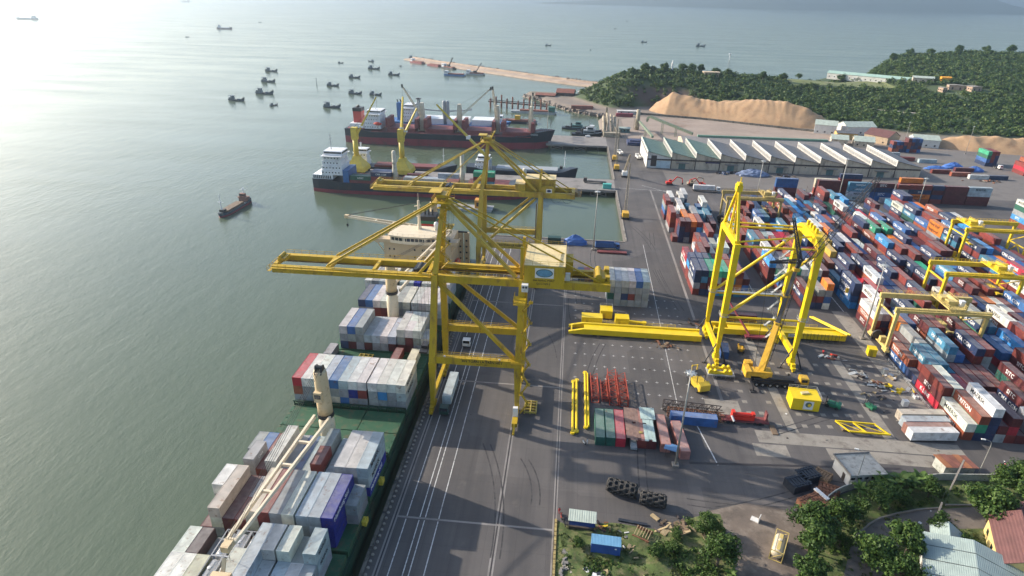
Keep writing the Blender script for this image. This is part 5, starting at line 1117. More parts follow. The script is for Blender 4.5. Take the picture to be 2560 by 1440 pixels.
q = MB(); q.bb(56.6, 58.6, 163, 165.2, 2.6, 5.0); q.tube((56.4, 164, 4.2), (58.8, 164, 4.2), .9, n=14); q.build('counterweight_winch', M_MCY, mc)
F = Vector((60.6, 160.6, 4.2)); Hd = Vector((66.6, 168.0, 34.2)); K = F.lerp(Hd, .48)
q = MB(); q.bar(F, K, 1.8, 1.6, 1.5, 1.4); bm1 = q.build('boom_base', M_MCY, mc)
q = MB(); q.bar(K, K.lerp(Hd, .5), 1.15, 1.1); q.bar(K.lerp(Hd, .5), Hd, .95, .9); bm2 = q.build('telescopic_boom', M_MCB, mc)
q = MB(); d = (Hd - F).normalized(); sd_ = Vector((1, 0, 0))
for k in range(16): a = F.lerp(Hd, .1 + .05 * k) + sd_ * 1.1; q.bar(a, a + sd_ * .5 + d * .2, .12); 
q.bar(F.lerp(Hd, .1) + sd_ * 1.6, F.lerp(Hd, .88) + sd_ * 1.5, .14); q.build('boom_ladder', M_STEELD, bm2)
q = MB(); q.box(Hd, (1.7, 1.7, .9)); q.box(K, (1.9, 1.7, .5)); q.box(K.lerp(Hd, .5), (1.5, 1.4, .4)); q.build('boom_collar', M_MCY, bm2)
T1 = Vector((57.9, 165.0, 37.2)); T2 = Vector((62.9, 168.4, 49.2)); C0 = Hd + Vector((.6, 0, 2.6))
q = MB(); q.truss(C0, T1, (1.0, .5), (1.0, .4), 6, .14); q.truss(C0, T2, (1.0, .6), (1.0, .5), 8, .15); q.bar(Hd, C0, .9); q.build('guy_strut', M_MCB, mc)
J0 = Hd + Vector((2.2, .4, 1.6)); J1 = Vector((85.2, 174.5, 60.2))
q = MB(); q.truss(J0, J1, (1.7, 1.1), (1.6, 1.0), 16, .10, .055); jb = q.build('luffing_jib', M_MCB, mc)
q = MB(); q.tube(T1, F + Vector((-2, 0, 0)), .07, n=4); q.tube(T2, J1, .06, n=4); q.tube(T1, C0 + Vector((0, 0, 3)), .06, n=4); q.tube(T2, T1, .06, n=4); q.tube(J1, J1 - Vector((0, 0, 34)), .05, n=4); q.build('guy_rope', M_CABLE, mc)
q = MB(); q.box(J1 - Vector((0, 0, 34.6)), (.7, .7, 1.4)); q.build('hook_block', M_MCY, jb)
for X, Y in ((57.6, 155.4), (70.4, 155.6), (57.8, 164.6), (70.2, 164.2)):
    q = MB(); q.bar((X + (.0), 160, 1.5), (X, Y, 1.2), .5); q.tube((X, Y, .2), (X, Y, 1.4), .2); q.bb(X - .8, X + .8, Y - .8, Y + .8, 0, .2); q.build('outrigger', M_MCB, mc)
# ================================================================ WAREHOUSE WITH SAWTOOTH ROOF
M_WALL = pm('warehouse_wall', (.50, .43, .33), .85, var=.14, scale=.2, dirt=(.17, .13, .10), dirt_amt=.5, dscale=.3, stretch=(1, 1, .3))
M_WALLW = pm('whitewashed_wall', (.62, .60, .56), .8, var=.1, dirt=(.35, .32, .28), dirt_amt=.35, dscale=.3)
M_RGRN = sheet('roof_green', (.12, .19, .15), 'Y', 1.0, .6, .25, .25); M_RGRY = sheet('roof_grey', (.135, .135, .14), 'Y', 1.0, .6, .3, .3)
M_TEAL = pm('shutter_teal', (.10, .18, .18), .6, var=.15); M_DKB = pm('dark_brown_steel', (.06, .045, .04), .7, var=.2)
wh_ = thing('sawtooth_warehouse', 'long beige warehouse with a sawtooth roof, white clerestory strips and teal doors', 'warehouse', (139, 438, 0), world=True)
X0, X1, Y0, Y1, NT = 52.0, 226.6, 414.0, 460.0, 11; PW = (X1 - X0) / NT; ZH, ZL = 11.2, 7.4
for i in range(NT):
    a = X0 + PW * i; b = a + PW
    q = MB(); q.prismY([(a + .02, 0), (b - .02, 0), (b - .02, ZL - .2), (a + .02, ZH - .3)], Y0, Y0 + .5); wp = q.build('front_wall', M_WALLW if i == 0 else M_WALL, wh_)
    q = MB(); q.prismY([(a - .05, ZH - .25), (b + .05, ZL - .15), (b + .05, ZL + .1), (a - .05, ZH)], Y0 - .9, Y1 + .4); q.build('roof_slope', M_RGRN if i < 3 else M_RGRY, wh_)
    q = MB(); q.bb(a - .12, a - .02, Y0 - .8, Y1 + .3, ZL - .2 if i else 0, ZH + .05); cs_ = q.build('clerestory' if i else 'end_wall', pm('clerestory_frame', (.44, .42, .39), .8, var=.2, dirt=(.25, .22, .2), dirt_amt=.5) if i else M_WALLW, wh_)
    q = MB(); q.bb(a - .28, a + .25, Y0 - 1.0, Y1 + .5, ZH + .12, ZH + .34); q.build('ridge_cap', M_WALLW if i > 2 else pm('cap_green', (.42, .50, .40), .7), wh_)
    for k in range(12):
        yk = Y0 + 1.2 + 3.7 * k
        q = MB(); q.bb(a - .2, a - .125, yk, yk + 2.9, ZL + 1.0, ZH - 1.1); q.build('window', pm('clerestory_glass', (.26, .26, .25), .4, var=.35, scale=1.0), cs_)
    q = MB(); q.bb(a - .25, a + .25, Y0 - .3, Y0 - .02, 0, ZL + .4); q.build('column', M_DKB, wh_)
    q = MB(); q.bb(a + .3, b - .3, Y0 - .35, Y0 - .05, 5.4, 5.75); q.bb(a + .3, b - .3, Y0 - .15, Y0 - .03, 5.8, 6.3); q.build('gutter_beam', M_DKB, wh_)
    if i % 2 == 1:
        q = MB(); q.bb(a + 5.2, a + 9.6, Y0 - .12, Y0 - .01, 0, 3.6); dr = q.build('door', M_TEAL, wh_); q = MB(); q.bb(a + 7.35, a + 7.45, Y0 - .16, Y0 - .12, 0, 3.6); q.build('door_seam', M_DKB, dr)
        q = MB(); q.bb(a + 3.2, a + 11.6, Y0 - 2.2, Y0 - .05, 4.2, 4.5); q.build('canopy', M_CONC, wh_)
    elif i: q = MB(); q.bb(a + 7, a + 7.6, Y0 - .06, Y0 - .01, 4.2, 4.7); q.build('vent', M_DKB, wh_)
q = MB(); q.bb(X1 - .4, X1, Y0 + .5, Y1, 0, ZL - .2); q.build('end_wall', M_WALL, wh_); q = MB(); q.bb(X0, X1, Y1 - .4, Y1, 0, ZL - .2); q.build('rear_wall', M_WALL, wh_)
q = MB(); q.bb(X0 + 2.5, X0 + 6.2, Y0 - .1, Y0 - .01, 1.2, 8.4); q.build('door', M_DKB, wh_); q = MB(); q.bb(X0 + 6.4, X0 + PW - .6, Y0 - .12, Y0 - .01, .3, 5.0); q.build('door', pm('pale_blue_gate', (.42, .52, .56), .6), wh_)
for k in range(4): q = MB(); q.bb(X0 - .2, X0 - .13, Y0 + 5 + 9.5 * k, Y0 + 9 + 9.5 * k, 4.5, 9.0); q.build('louvre', M_DKB, bpy.data.objects['end_wall'])
q = MB(); q.bb(X0 + 38.2, X0 + 48, Y0 - .08, Y0 - .02, 4.6, 5.3); q.build('banner', pm('banner_navy', (.03, .03, .12), .6), wh_)

M_ROOFG = sheet('roof_pale_green', (.42, .47, .40), 'X', .5, .6, .15, .15); M_ROOFM = sheet('roof_maroon', (.13, .055, .05), 'X', .5, .7, .2, .3); M_ROOFR = sheet('roof_rust_red', (.24, .09, .06), 'X', .5, .75, .3, .35)
def hut(name, label, x, y, w, d, h, rh, rz, roof, wall, doors=2, cat='building', group=None, z=0.0, wins=3):
    t = thing(name, label, cat, (x, y, z), rz, group)
    q = MB(); q.prismY([(-w / 2, -1.5 if z > 1 else 0), (w / 2, -1.5 if z > 1 else 0), (w / 2, h), (0, h + rh - .1), (-w / 2, h)], -d / 2, d / 2); wl = q.build('wall', wall, t)
    for s_ in (-1, 1):
        q = MB(); q.prismY([(0, h + rh), (s_ * (w / 2 + .5), h - rh / w), (s_ * (w / 2 + .5), h - rh / w + .18), (0, h + rh + .18)], -d / 2 - .5, d / 2 + .5); q.build('roof_slope', roof, t)
    for k in range(doors):
        X = -w / 2 + w * (k + .5) / doors; q = MB(); q.bb(X - .7, X + .7, -d / 2 - .06, -d / 2 - .005, 0, min(2.3, h - .3)); q.build('door', M_DKB, t)
    for k in range(wins):
        Y = -d / 2 + d * (k + .5) / wins; q = MB(); q.bb(-w / 2 - .06, -w / 2 - .005, Y - .6, Y + .6, 1.1, min(2.3, h - .3)); q.build('window', M_GLASS, t)
    return t
sh = hut('storage_shed', 'long low grey shed with green ridge vent behind the sawtooth warehouse', 143, 486, 30, 116, 4.6, 3.0, R(90), sheet('roof_faded_grey', (.25, .23, .215), 'X', .7, .7, .12, .1), M_WALL, 3)
q = MB(); q.bb(-1.2, 1.2, -50, 46, 7.5, 8.9); q.build('ridge_vent', pm('vent_green', (.13, .24, .17), .6, var=.15), sh); q = MB(); q.prismY([(0.2, 7.82), (15.4, 4.78), (15.4, 4.85), (0.2, 7.9)], -57, -40); q.build('new_roof_sheet', M_ROOFG, sh)
M_OCH = pm('ochre_wall', (.52, .33, .12), .85, var=.15)
hut('gabled_hut', 'pale green-roofed gabled building by the chip pile end', 219, 562, 13, 17, 7.5, 3.0, R(70), M_ROOFG, M_WALLW, 2, group='huts below the hill')
hut('gabled_hut', 'wide pale-roofed shed at the foot of the hill, right of chip pile', 246, 566, 16, 26, 6.5, 3.2, R(100), M_ROOFG, M_WALLW, 2, group='huts below the hill')
hut('gabled_hut', 'ochre open-fronted building between the pale-roofed sheds', 228, 540, 9, 16, 5.0, 1.2, R(84), M_RGRY, M_OCH, 3, group='huts below the hill')
hut('gabled_hut', 'dark maroon-roofed house behind the warehouse end', 252, 530, 16, 20, 6.0, 4.0, R(35), M_ROOFM, pm('tan_wall', (.4, .3, .2), .85), 2, group='huts below the hill')
hut('gabled_hut', 'small pale-roofed hut just behind the warehouse, left of pair', 214, 517, 11, 12, 4.5, 2.6, R(75), M_ROOFG, M_WALL, 1, group='huts below the hill')
hut('gabled_hut', 'small pale-roofed hut just behind the warehouse, right of pair', 231, 513, 13, 14, 4.5, 2.8, R(75), M_ROOFG, M_WALL, 1, group='huts below the hill')
hut('gabled_hut', 'pale-roofed hut beside the lattice lamp mast and far stack', 281, 522, 15, 18, 6.0, 2.5, R(80), M_ROOFG, M_WALLW, 2, group='huts below the hill')
hut('boat_shed', 'open red-roofed boat shed on the rocky point', -8, 724, 12, 20, 4.5, 3.5, R(80), M_ROOFR, M_DKB, 2, group='sheds on the rocky point')
hut('boat_shed', 'low rust-roofed shed at the seaward end of the point', -30, 719, 12, 22, 1.8, 1.6, R(80), M_ROOFR, M_DKB, 2, group='sheds on the rocky point')
hut('white_hut', 'small white flat hut under the wooded slope by the shore', 13, 740, 5, 14, 3.2, .6, R(80), M_WALLW, M_WALLW, 2, z=.2)
hut('teal_hut', 'small pale teal hut beside the old loader', 45, 532, 6, 9, 3.4, .7, R(88), M_ROOFG, M_TEAL, 1)
hut('site_office', 'row of low white site cabins at the chip yard edge', 55, 622, 6, 22, 3.0, .5, R(92), M_WALLW, M_GALV, 3)
# hill-top buildings
hz_ = ground_z(149, 728)
pv_ = thing('hill_pavilion', 'cream flat-roofed pavilion on the wooded hilltop', 'pavilion', (149, 724, hz_ - .5)); q = MB(); q.bb(-7.5, 7.5, -1.8, 4, 0, 5.4); q.build('wall', pm('pavilion_cream', (.58, .44, .30), .8, var=.1), pv_)
q = MB(); q.bb(-8.8, 8.8, -4.2, 4.8, 5.4, 6.2); q.build('flat_roof', pm('pavilion_cream', (0, 0, 0)), pv_)
for X in (-7.5, -3.8, 0, 3.8, 7.5): q = MB(); q.bb(X - .35, X + .35, -4, -3.3, 0, 5.4); q.build('column', pm('pavilion_cream', (0, 0, 0)), pv_)
for X in (-4.5, 0, 4.5): q = MB(); q.bb(X - .9, X + .9, -1.87, -1.81, .8, 3.6); q.build('window', M_DKB, pv_)
lb = hut('long_lodge', 'long white lodge with green roof beside the hilltop lawn', 345, 792, 11, 92, 5.5, 2.2, R(52), sheet('roof_mint', (.33, .47, .40), 'X', .6, .6, .1, .1), M_WALLW, 2, z=max(15.5, ground_z(345, 792)), wins=16)
hut('small_lodge', 'small white annex at the right end of the long lodge', 384, 752, 10, 20, 4.5, 1.5, R(70), M_ROOFG, M_WALL, 1, z=ground_z(384, 752))
hut('tarp_shelter', 'bright orange tarpaulin shelter on the hillside', 402, 742, 6, 9, 5.5, .8, R(80), pm('tarp_orange', (.75, .33, .02), .6), pm('tarp_orange', (0, 0, 0)), 0, cat='shelter', z=ground_z(402, 742), wins=0)
for k, (x, y, w_, d_, rz) in enumerate(((383, 706, 5, 7, .2), (398, 712, 14, 8, -.2), (412, 705, 12, 9, .3))):
    hut('stone_ruin', ('small cream ruin below the orange shelter, leftmost', 'flat-roofed concrete ruin below the orange shelter, middle', 'red-earth ruin with white patch below the orange shelter, rightmost')[k], x, y, w_, d_, 4.0, .4, rz, M_CONCL, pm('ruin_wall', (.42, .30, .22), .9, var=.2), 2, cat='ruin', z=ground_z(x, y), group='ruins on the hillside')
q = MB()
for (x, y, L_, rz) in ((282, 645, 26, -.3), (304, 638, 20, -.32), (322, 632, 14, -.3)): q.box((x, y, ground_z(x, y) + .9), (L_, 5, 2.0), rz)
tag(q.build('terrace_wall', pm('terrace_stone', (.36, .31, .25), .9, var=.25)), 'pale stone terraces cut into the wooded slope above the huts', 'terrace')
st = thing('white_statue', 'small white statue standing on the hilltop left of the pavilion', 'statue', (108, 735, ground_z(108, 735))); q = MB(); q.lathe([(1.4, 0), (1.4, 3), (.9, 3.2), (.8, 5), (1.0, 8), (.8, 10.2), (.35, 10.6), (.5, 11.2), (.45, 12), (.1, 12.4)], n=10); q.build('figure', M_WHITE, st, True); q = MB(); q.bb(-1.8, 1.8, -1.8, 1.8, -1, .6); q.build('plinth', M_CONCL, st)
# ================================================================ WOOD-CHIP PILES
def chip_material():
    return pm('wood_chips', (.43, .275, .155), .95, var=.25, scale=.12, bump=1.0, bscale=.35, dirt=(.30, .175, .095), dirt_amt=.6, dscale=.12)
def mound(name, label, A_, B_, prof, halfw, seed):
    A_ = Vector(A_); B_ = Vector(B_); d = (B_ - A_); L_ = d.length; d.normalize(); s_ = Vector((-d.y, d.x)); r_ = random.Random(seed); nu, nv = 150, 26; vs = []; fs = []
    ph = [(r_.uniform(.1, .5), r_.uniform(.1, .5), r_.uniform(0, 6)) for _ in range(6)]
    for i in range(nu + 1):
        u = i / nu; h = float(np.interp(u, [p[0] for p in prof], [p[1] for p in prof])); wd = halfw * (h / max(p[1] for p in prof)) ** .55 if h > 0 else .01
        for j in range(nv + 1):
            v = -1 + 2 * j / nv; z = h * min(1, (1 - abs(v)) * 1.22) ** .92
            c = A_ + d * (u * L_) + s_ * (halfw + v * wd)
            n_ = sum(math.sin(a * c.x + b * c.y + p) for a, b, p in ph) / 6; rl = math.sin(u * 150 + 3 * math.sin(v * 4 + u * 20)) * .22 + math.sin(u * 61 + v * 3) * .3; z = max(0, z + (n_ * 1.2 + rl * (1 - abs(v)) * 1.5) * min(1, z / 3))
            vs.append((c.x, c.y, z - .02))
    for i in range(nu):
        for j in range(nv): a = i * (nv + 1) + j; fs.append((a, a + 1, a + nv + 2, a + nv + 1))
    q = MB(); q.add(vs, fs); o = q.build(name, chip_material(), None, True); return tag(o, label, 'wood chips', 'heaps of wood chips')
mound('wood_chip_heap', 'long tall heap of pale wood chips below the wooded hill', (70, 634), (227, 566), [(0, 0), (.04, 7), (.13, 18.2), (.22, 16), (.33, 13.6), (.45, 14.6), (.6, 18.5), (.74, 18.8), (.85, 15), (.93, 9), (1, 0)], 21, 1)
mound('wood_chip_heap', 'lower heap of wood chips behind the far container stacks, right', (283, 512), (470, 470), [(0, 0), (.06, 6), (.15, 9.5), (.4, 10), (.7, 9.5), (1, 0)], 14, 2)
q = MB()
for a, b in (((62, 622), (126, 603)), ((126, 603), (172, 581)), ((172, 581), (226, 556))): q.bar((*a, .9), (*b, .9), .6, 1.9)
tag(q.build('retaining_wall', M_QWALL), 'low dark retaining wall along the foot of the chip heap', 'wall')
# ================================================================ OLD CHIP LOADER AND CONVEYORS
M_OLD = pm('weathered_beige_steel', (.34, .29, .21), .8, var=.25, dirt=(.14, .11, .07), dirt_amt=.55, dscale=.4); M_OLDG = pm('weathered_green_steel', (.15, .20, .14), .8, var=.25, dirt=(.2, .17, .12), dirt_amt=.5)
ld = thing('chip_loader', 'weathered beige ship loader of leaning tubes on the pier root', 'ship loader', (33, 522, 0), world=True)
for k, (a, b, r_) in enumerate((((27.5, 508, .5), (26.5, 530, 12.5), 1.2), ((31, 512, 1.0), (29.5, 533, 15), 1.1), ((34.5, 513, 1.0), (33, 536, 13), 1.0), ((37, 514, .8), (36, 538, 12), 1.0), ((40, 512, .8), (33, 528, 9), 1.2))):
    q = MB(); q.tube(a, b, r_, r_ * .9, n=12); q.build('conveyor_tube', M_OLD, ld, True)
q = MB(); q.bar((29, 533, 0), (29, 533, 20), 1.4); q.bar((27, 530, 0), (29, 533, 12), .5); q.bar((37, 536, 0), (37, 536, 12), .6); q.bb(27, 40, 508, 514, .1, 3.4); q.build('tower', M_OLD, ld)
q = MB(); q.tube((56.5, 543, 0), (56.5, 543, 17), 1.7, n=16); ch2 = tag(q.build('chimney', M_OLD, None, True), 'tall weathered round silo tower at the chip yard', 'silo'); q = MB(); q.truss((54, 543, 0), (54, 543, 10), 1.2, 1.2, 5, .08); q.build('ladder_frame', M_OLD, ch2); q = MB(); q.lathe([(2.3, 0), (2.3, .25)], (56.5, 543, 3.5), n=16); q.build('gallery', M_OLD, ch2)
cv = thing('belt_conveyor', 'covered green conveyor with hooked end slanting over the chip yard', 'conveyor', (75, 530, 0), world=True)
q = MB(); q.bar((66, 534, 13), (98, 512, 4.5), 2.2, 1.8); q.build('gallery', M_OLDG, cv); q = MB(); q.bar((66, 534, 13), (63.8, 535.5, 11.6), 2.0, 1.7); q.bar((63.8, 535.5, 11.8), (63.6, 535.6, 8.6), 1.7, 1.4); q.build('discharge_chute', M_OLDG, cv)
for t in (.3, .62): p = Vector((66, 534, 13)).lerp(Vector((98, 512, 4.5)), t); q = MB(); q.truss((p.x, p.y, 0), (p.x, p.y, p.z - .8), 1.4, 1.4, 4, .1); q.build('trestle', M_OLDG, cv)
cv2 = thing('belt_conveyor', 'thin conveyor running from the silo to the warehouse corner', 'conveyor', (60, 500, 0), world=True); q = MB(); q.bar((58, 540, 7.5), (60, 462, 11), 1.6, 1.5); q.build('gallery', M_OLDG, cv2); q = MB(); q.truss((59, 500, 0), (59, 500, 8.6), 1.3, 1.3, 4, .1); q.build('trestle', M_OLDG, cv2)
q = MB(); q.bb(44, 66, 480, 492, 0, 2.4); q.bb(46, 60, 483, 490, 2.4, 3.4); tag(q.build('storage_bin', pm('bin_navy', (.03, .05, .13), .6, dirt=(.2, .14, .1), dirt_amt=.5)), 'long navy open storage bin behind the white warehouse end', 'bin')
# ================================================================ SHIPS IN THE INNER HARBOUR
M_HBLK = pm('hull_black_navy', (.016, .024, .038), .5, var=.3, scale=.12, dirt=(.06, .045, .04), dirt_amt=.3, dscale=.2); M_HRED = pm('hull_boot_red', (.22, .035, .05), .6, var=.2, scale=.15, dirt=(.1, .05, .05), dirt_amt=.4, dscale=.2)
M_HOLD = pm('hatch_oxide_red', (.17, .045, .045), .7, var=.25, scale=.3); M_SHW = pm('ship_white', (.70, .71, .72), .5, var=.06, scale=.2, dirt=(.45, .42, .4), dirt_amt=.25, dscale=.3)
M_BLUE = pm('hull_blue', (.04, .13, .32), .5, var=.15); M_HGREY = pm('crane_grey', (.30, .32, .33), .6, var=.15); M_PYEL = pm('pier_crane_yellow', (.56, .43, .05), .5, var=.12, dirt=(.3, .2, .06), dirt_amt=.3)
M_PALE = pm('crane_pale_cream', (.55, .50, .40), .6, var=.12, dirt=(.3, .2, .12), dirt_amt=.35)
def hull(t, x0, x1, yc, hb, zd, stern_left=True, top=M_HBLK, boot=M_HRED, zb=-1.5, bowh=3.0, flare=1.0):
    """hull along X between stern x0 and bow x1 (either order)"""
    s_ = 1 if x1 > x0 else -1; L_ = abs(x1 - x0)
    def ring(u, z0, z1, kz0, kz1):
        X = x0 + s_ * L_ * u; w_ = hb * (float(np.interp(u, (0, .04, .12, .8, .93, 1.0), (.72, .88, 1, 1, .62, .03))))
        return X, w_
    for (za, zc, mat, nm) in ((-7, zb, boot, 'bottom_plating'), (zb, None, top, 'hull')):
        q = MB(); rings = []
        for u in (0, .03, .08, .14, .3, .6, .8, .87, .93, .97, 1.0):
            X, w_ = ring(u, 0, 0, 0, 0); zt = zd + float(np.interp(u, (0, .1, .13, .86, .9, 1), (1.4, 1.4, 0, 0, bowh * .7, bowh))) if zc is None else zc
            dxa = (-.0 if u > .9 else 0) ; X0_ = X - s_ * (L_ * .03 * (u ** 6)) if mat is boot else X; wl = w_ * (.93 if mat is boot else .97)
            rings.append([(X0_, yc - w_, zt), (X0_ - s_ * (L_ * .018 * u ** 8 if zc is None else 0), yc - wl, za), (X0_ - s_ * (L_ * .018 * u ** 8 if zc is None else 0), yc + wl, za), (X0_, yc + w_, zt)])
        q.loft(rings); q.build(nm, mat, t)
def house_block(t, x0, x1, yc, hb, z0, levels, mat, winface=-1, name='deckhouse'):
    z = z0; prev = None
    for k in range(levels):
        h = 2.7; i_ = .5 * k; q = MB(); q.bb(x0 + i_ * .6, x1 - i_ * .6, yc - hb + i_, yc + hb - i_, z, z + h - .03); o = q.build(name, mat, t)
        for j in range(int((x1 - x0 - 2 * i_) / 1.9)):
            X = x0 + i_ + .9 + j * 1.9; q = MB(); q.bb(X - .3, X + .3, yc - hb + i_ - .05, yc - hb + i_ - .005, z + 1.1, z + 1.8); q.build('window', M_GLASS, o)
        z += h
    q = MB(); q.bb(x0 + .5, x1 + .3, yc - hb - .6, yc + hb + .6, z, z + .25); q.rail((x0 + .5, yc - hb - .5, z + .25), (x1 + .3, yc - hb - .5, z + .25), 1); q.build('bridge_deck', mat, t)
    q = MB(); q.bb(x0 + 1.5, x1, yc - hb * .7, yc + hb * .7, z + .26, z + 2.7); wb = q.build('wheelhouse', mat, t); q = MB(); q.bb(x1 + .005, x1 + .05, yc - hb * .65, yc + hb * .65, z + 1.3, z + 2.2); q.bb(x0 + 1.9, x1 - .3, yc - hb * .7 - .05, yc - hb * .7 - .005, z + 1.3, z + 2.2); q.build('window', M_GLASS, wb)
    return z + 2.7
def mast(t, x, y, z0, z1, mat=None, arms=2):
    q = MB(); q.tube((x, y, z0), (x, y, z1), .28, .12, n=8)
    for k in range(arms): z = z0 + (z1 - z0) * (.55 + .2 * k); q.bar((x, y - 2 + k, z), (x, y + 2 - k, z), .15); q.bar((x - .8, y, z + .3), (x + .8, y, z + .3), .3, .2)
    q.build('mast', mat or M_SHW, t)
# --- bulk carrier
bc = thing('bulk_carrier', 'black bulk carrier with red underwater paint and red funnel behind the pier', 'ship', (-95, 480, SEA_Z), world=True)
hull(bc, -176, -12, 480, 13, 5.4, zb=1.2, bowh=4.5)
q = MB(); q.prism([(-174, 471), (-160, 469), (-160, 491), (-174, 489)], 6.8, 7.1); q.bb(-158, -30, 468, 492, 5.4, 5.6); q.build('main_deck', M_HOLD, bc)
zt_ = house_block(bc, -160, -147, 480, 9, 7.0, 4, M_SHW); mast(bc, -153, 480, zt_, zt_ + 12)
q = MB(); q.prism([(-170, 476), (-163.5, 476), (-163.5, 484), (-170, 484)], 7.1, 19); q.build('funnel', pm('funnel_orange_red', (.50, .06, .05), .5, var=.1), bc); q = MB(); q.prism([(-170.2, 475.8), (-163.3, 475.8), (-163.3, 484.2), (-170.2, 484.2)], 19, 21.5); q.tube((-168, 480, 21.5), (-166, 480, 23), .9, n=10); q.build('funnel_top', M_BLACK, bc)
q = MB(); q.bb(-172, -161, 472, 488, 7.1, 10.5); q.build('poop_house', M_SHW, bc)
q = MB(); rings = [[(-152 + 6.5 * u, 469.4 + math.cos(a) * 1.3 * math.sin(math.pi * (.1 + .8 * u)), 11.4 + math.sin(a) * 1.3 * math.sin(math.pi * (.1 + .8 * u))) for a in [2 * math.pi * j / 8 for j in range(8)]] for u in np.linspace(0, 1, 7)]; q.loft(rings); q.build('lifeboat', M_REDB, bc, True)
for X in (-142, -112, -82, -52):
    q = MB(); q.bb(X, X + 22, 471.5, 488.5, 5.6, 8.4); hc = q.build('hatch_coaming', M_HOLD, bc)
    for k in (0, 1): q = MB(); q.prismY([(X - 1.5 + 23 * k, 8.4), (X + 1.5 + 23 * k, 8.4), (X + 1.2 + 23 * k, 15.5), (X - 1.2 + 23 * k, 15.5)], 472, 488); q.build('raised_hatch_cover', M_HOLD, hc)
for k, (X, tip) in enumerate(((-116, (-128, 470, 40)), (-86.5, (-62, 478, 39)), (-57, (-60, 474, 40)), (-31, (-30, 478, 36)))):
    q = MB(); q.bb(X - 1.6, X + 1.6, 478, 482, 5.6, 15.5); q.build('crane_pedestal', M_PALE, bc); q = MB(); q.prismY([(X - 2, 15.5), (X + 2, 15.5), (X + 1.2, 26.5), (X - 1.2, 26.5)], 478, 482); q.build('crane_tower', M_PALE, bc)
    F = Vector((X, 477.8, 17)); T = Vector(tip); q = MB(); q.truss(F, T, (2.2, .8), (1.4, .6), 8, .22, .12); jb_ = q.build('jib', M_PALE, bc); q = MB(); q.tube((X, 480, 26.5), T, .07, n=4); q.tube(T, T - Vector((0, 0, 20)), .06, n=4); q.build('hoist_cable', M_CABLE, jb_); q = MB(); q.box(T, (1.2, 1.2, 2.4)); q.build('jib_head', M_BLACK, jb_)
    q = MB(); zz = 6
    while zz < 15: q.bar((X - 2.6, 476.4, zz), (X + 2.6, 476.4, zz), .25); zz += 2.2
    q.bar((X - 2.6, 476.4, 5.6), (X - 2.6, 476.4, 15), .3); q.bar((X + 2.6, 476.4, 5.6), (X + 2.6, 476.4, 15), .3); q.build('access_ladder', M_PALE, bc)
mast(bc, -18, 480, 10, 27, M_PALE, 1); q = MB()
for X in np.arange(-27, -14, 1.4): q.bar((X, 473 + (X + 27) * .3, 9.2), (X, 473 + (X + 27) * .3, 10.8), .3)
q.bar((-28, 472.5, 9.9), (-13.6, 479, 10.2), .2); q.build('bulwark_frames', M_HOLD, bc); text('OCEAN', M_SHW, bc, face_negY(-27.5, 470.4, 7.2), 1.6)
# --- blue ship lying outside the bulk carrier
bs = thing('blue_cargo_ship', 'blue and grey cargo ship with white hatch covers behind the black bulk carrier', 'ship', (-100, 521, SEA_Z), world=True)
hull(bs, -152, -50, 520, 11, 4.5, top=M_BLUE, boot=M_HGREY, zb=3.5)
z2 = house_block(bs, -141, -131, 520, 8.5, 5.6, 4, M_SHW); mast(bs, -136, 520, z2, z2 + 11)
q = MB(); q.prism([(-146.5, 517), (-142, 517), (-142, 523), (-146.5, 523)], 5.6, 20); q.build('funnel', M_BLUE, bs)
q = MB(); q.tube((-145.5, 519, 20), (-146.3, 519, 22.5), .5, n=8); q.tube((-143.5, 521, 20), (-144.3, 521, 22.5), .5, n=8); q.build('exhaust_pipe', M_BLACK, bs)
for X in (-124, -103, -82): q = MB(); q.bb(X, X + 18, 512, 528, 4.5, 9.0); q.build('hatch_cover', M_SHW, bs)
for X in (-128, -126.5): q = MB(); q.tube((X, 516, 4.5), (X, 516, 24), .6, n=8); q.bar((X - 1.5, 516, 24), (X + 1.5, 516, 24), 1.2); q.build('derrick_post', M_HGREY, bs)
for X in (-105.4, -102.6): q = MB(); q.lathe([(1.3, 0), (1.3, 6), (1.7, 7), (1.6, 18), (1.0, 19)], (X, 514, 4.5), n=12); q.build('crane_tower', M_HGREY, bs, True)
q = MB(); q.bar((-102, 514, 15), (-82, 513, 17), .8, .9); q.bar((-106, 514, 15), (-124, 513, 16), .8, .9); q.tube((-102.6, 514, 23), (-82, 513, 17.4), .07, n=4); q.tube((-105.4, 514, 23), (-124, 513, 16.4), .07, n=4); q.build('jib', M_HGREY, bs)
q = MB(); q.bb(-50 - 16, -52, 512, 528, 4.5, 5.4); q.rail((-70, 510, 4.6), (-54, 512, 6.4), 1.1); q.build('forecastle', M_HGREY, bs)
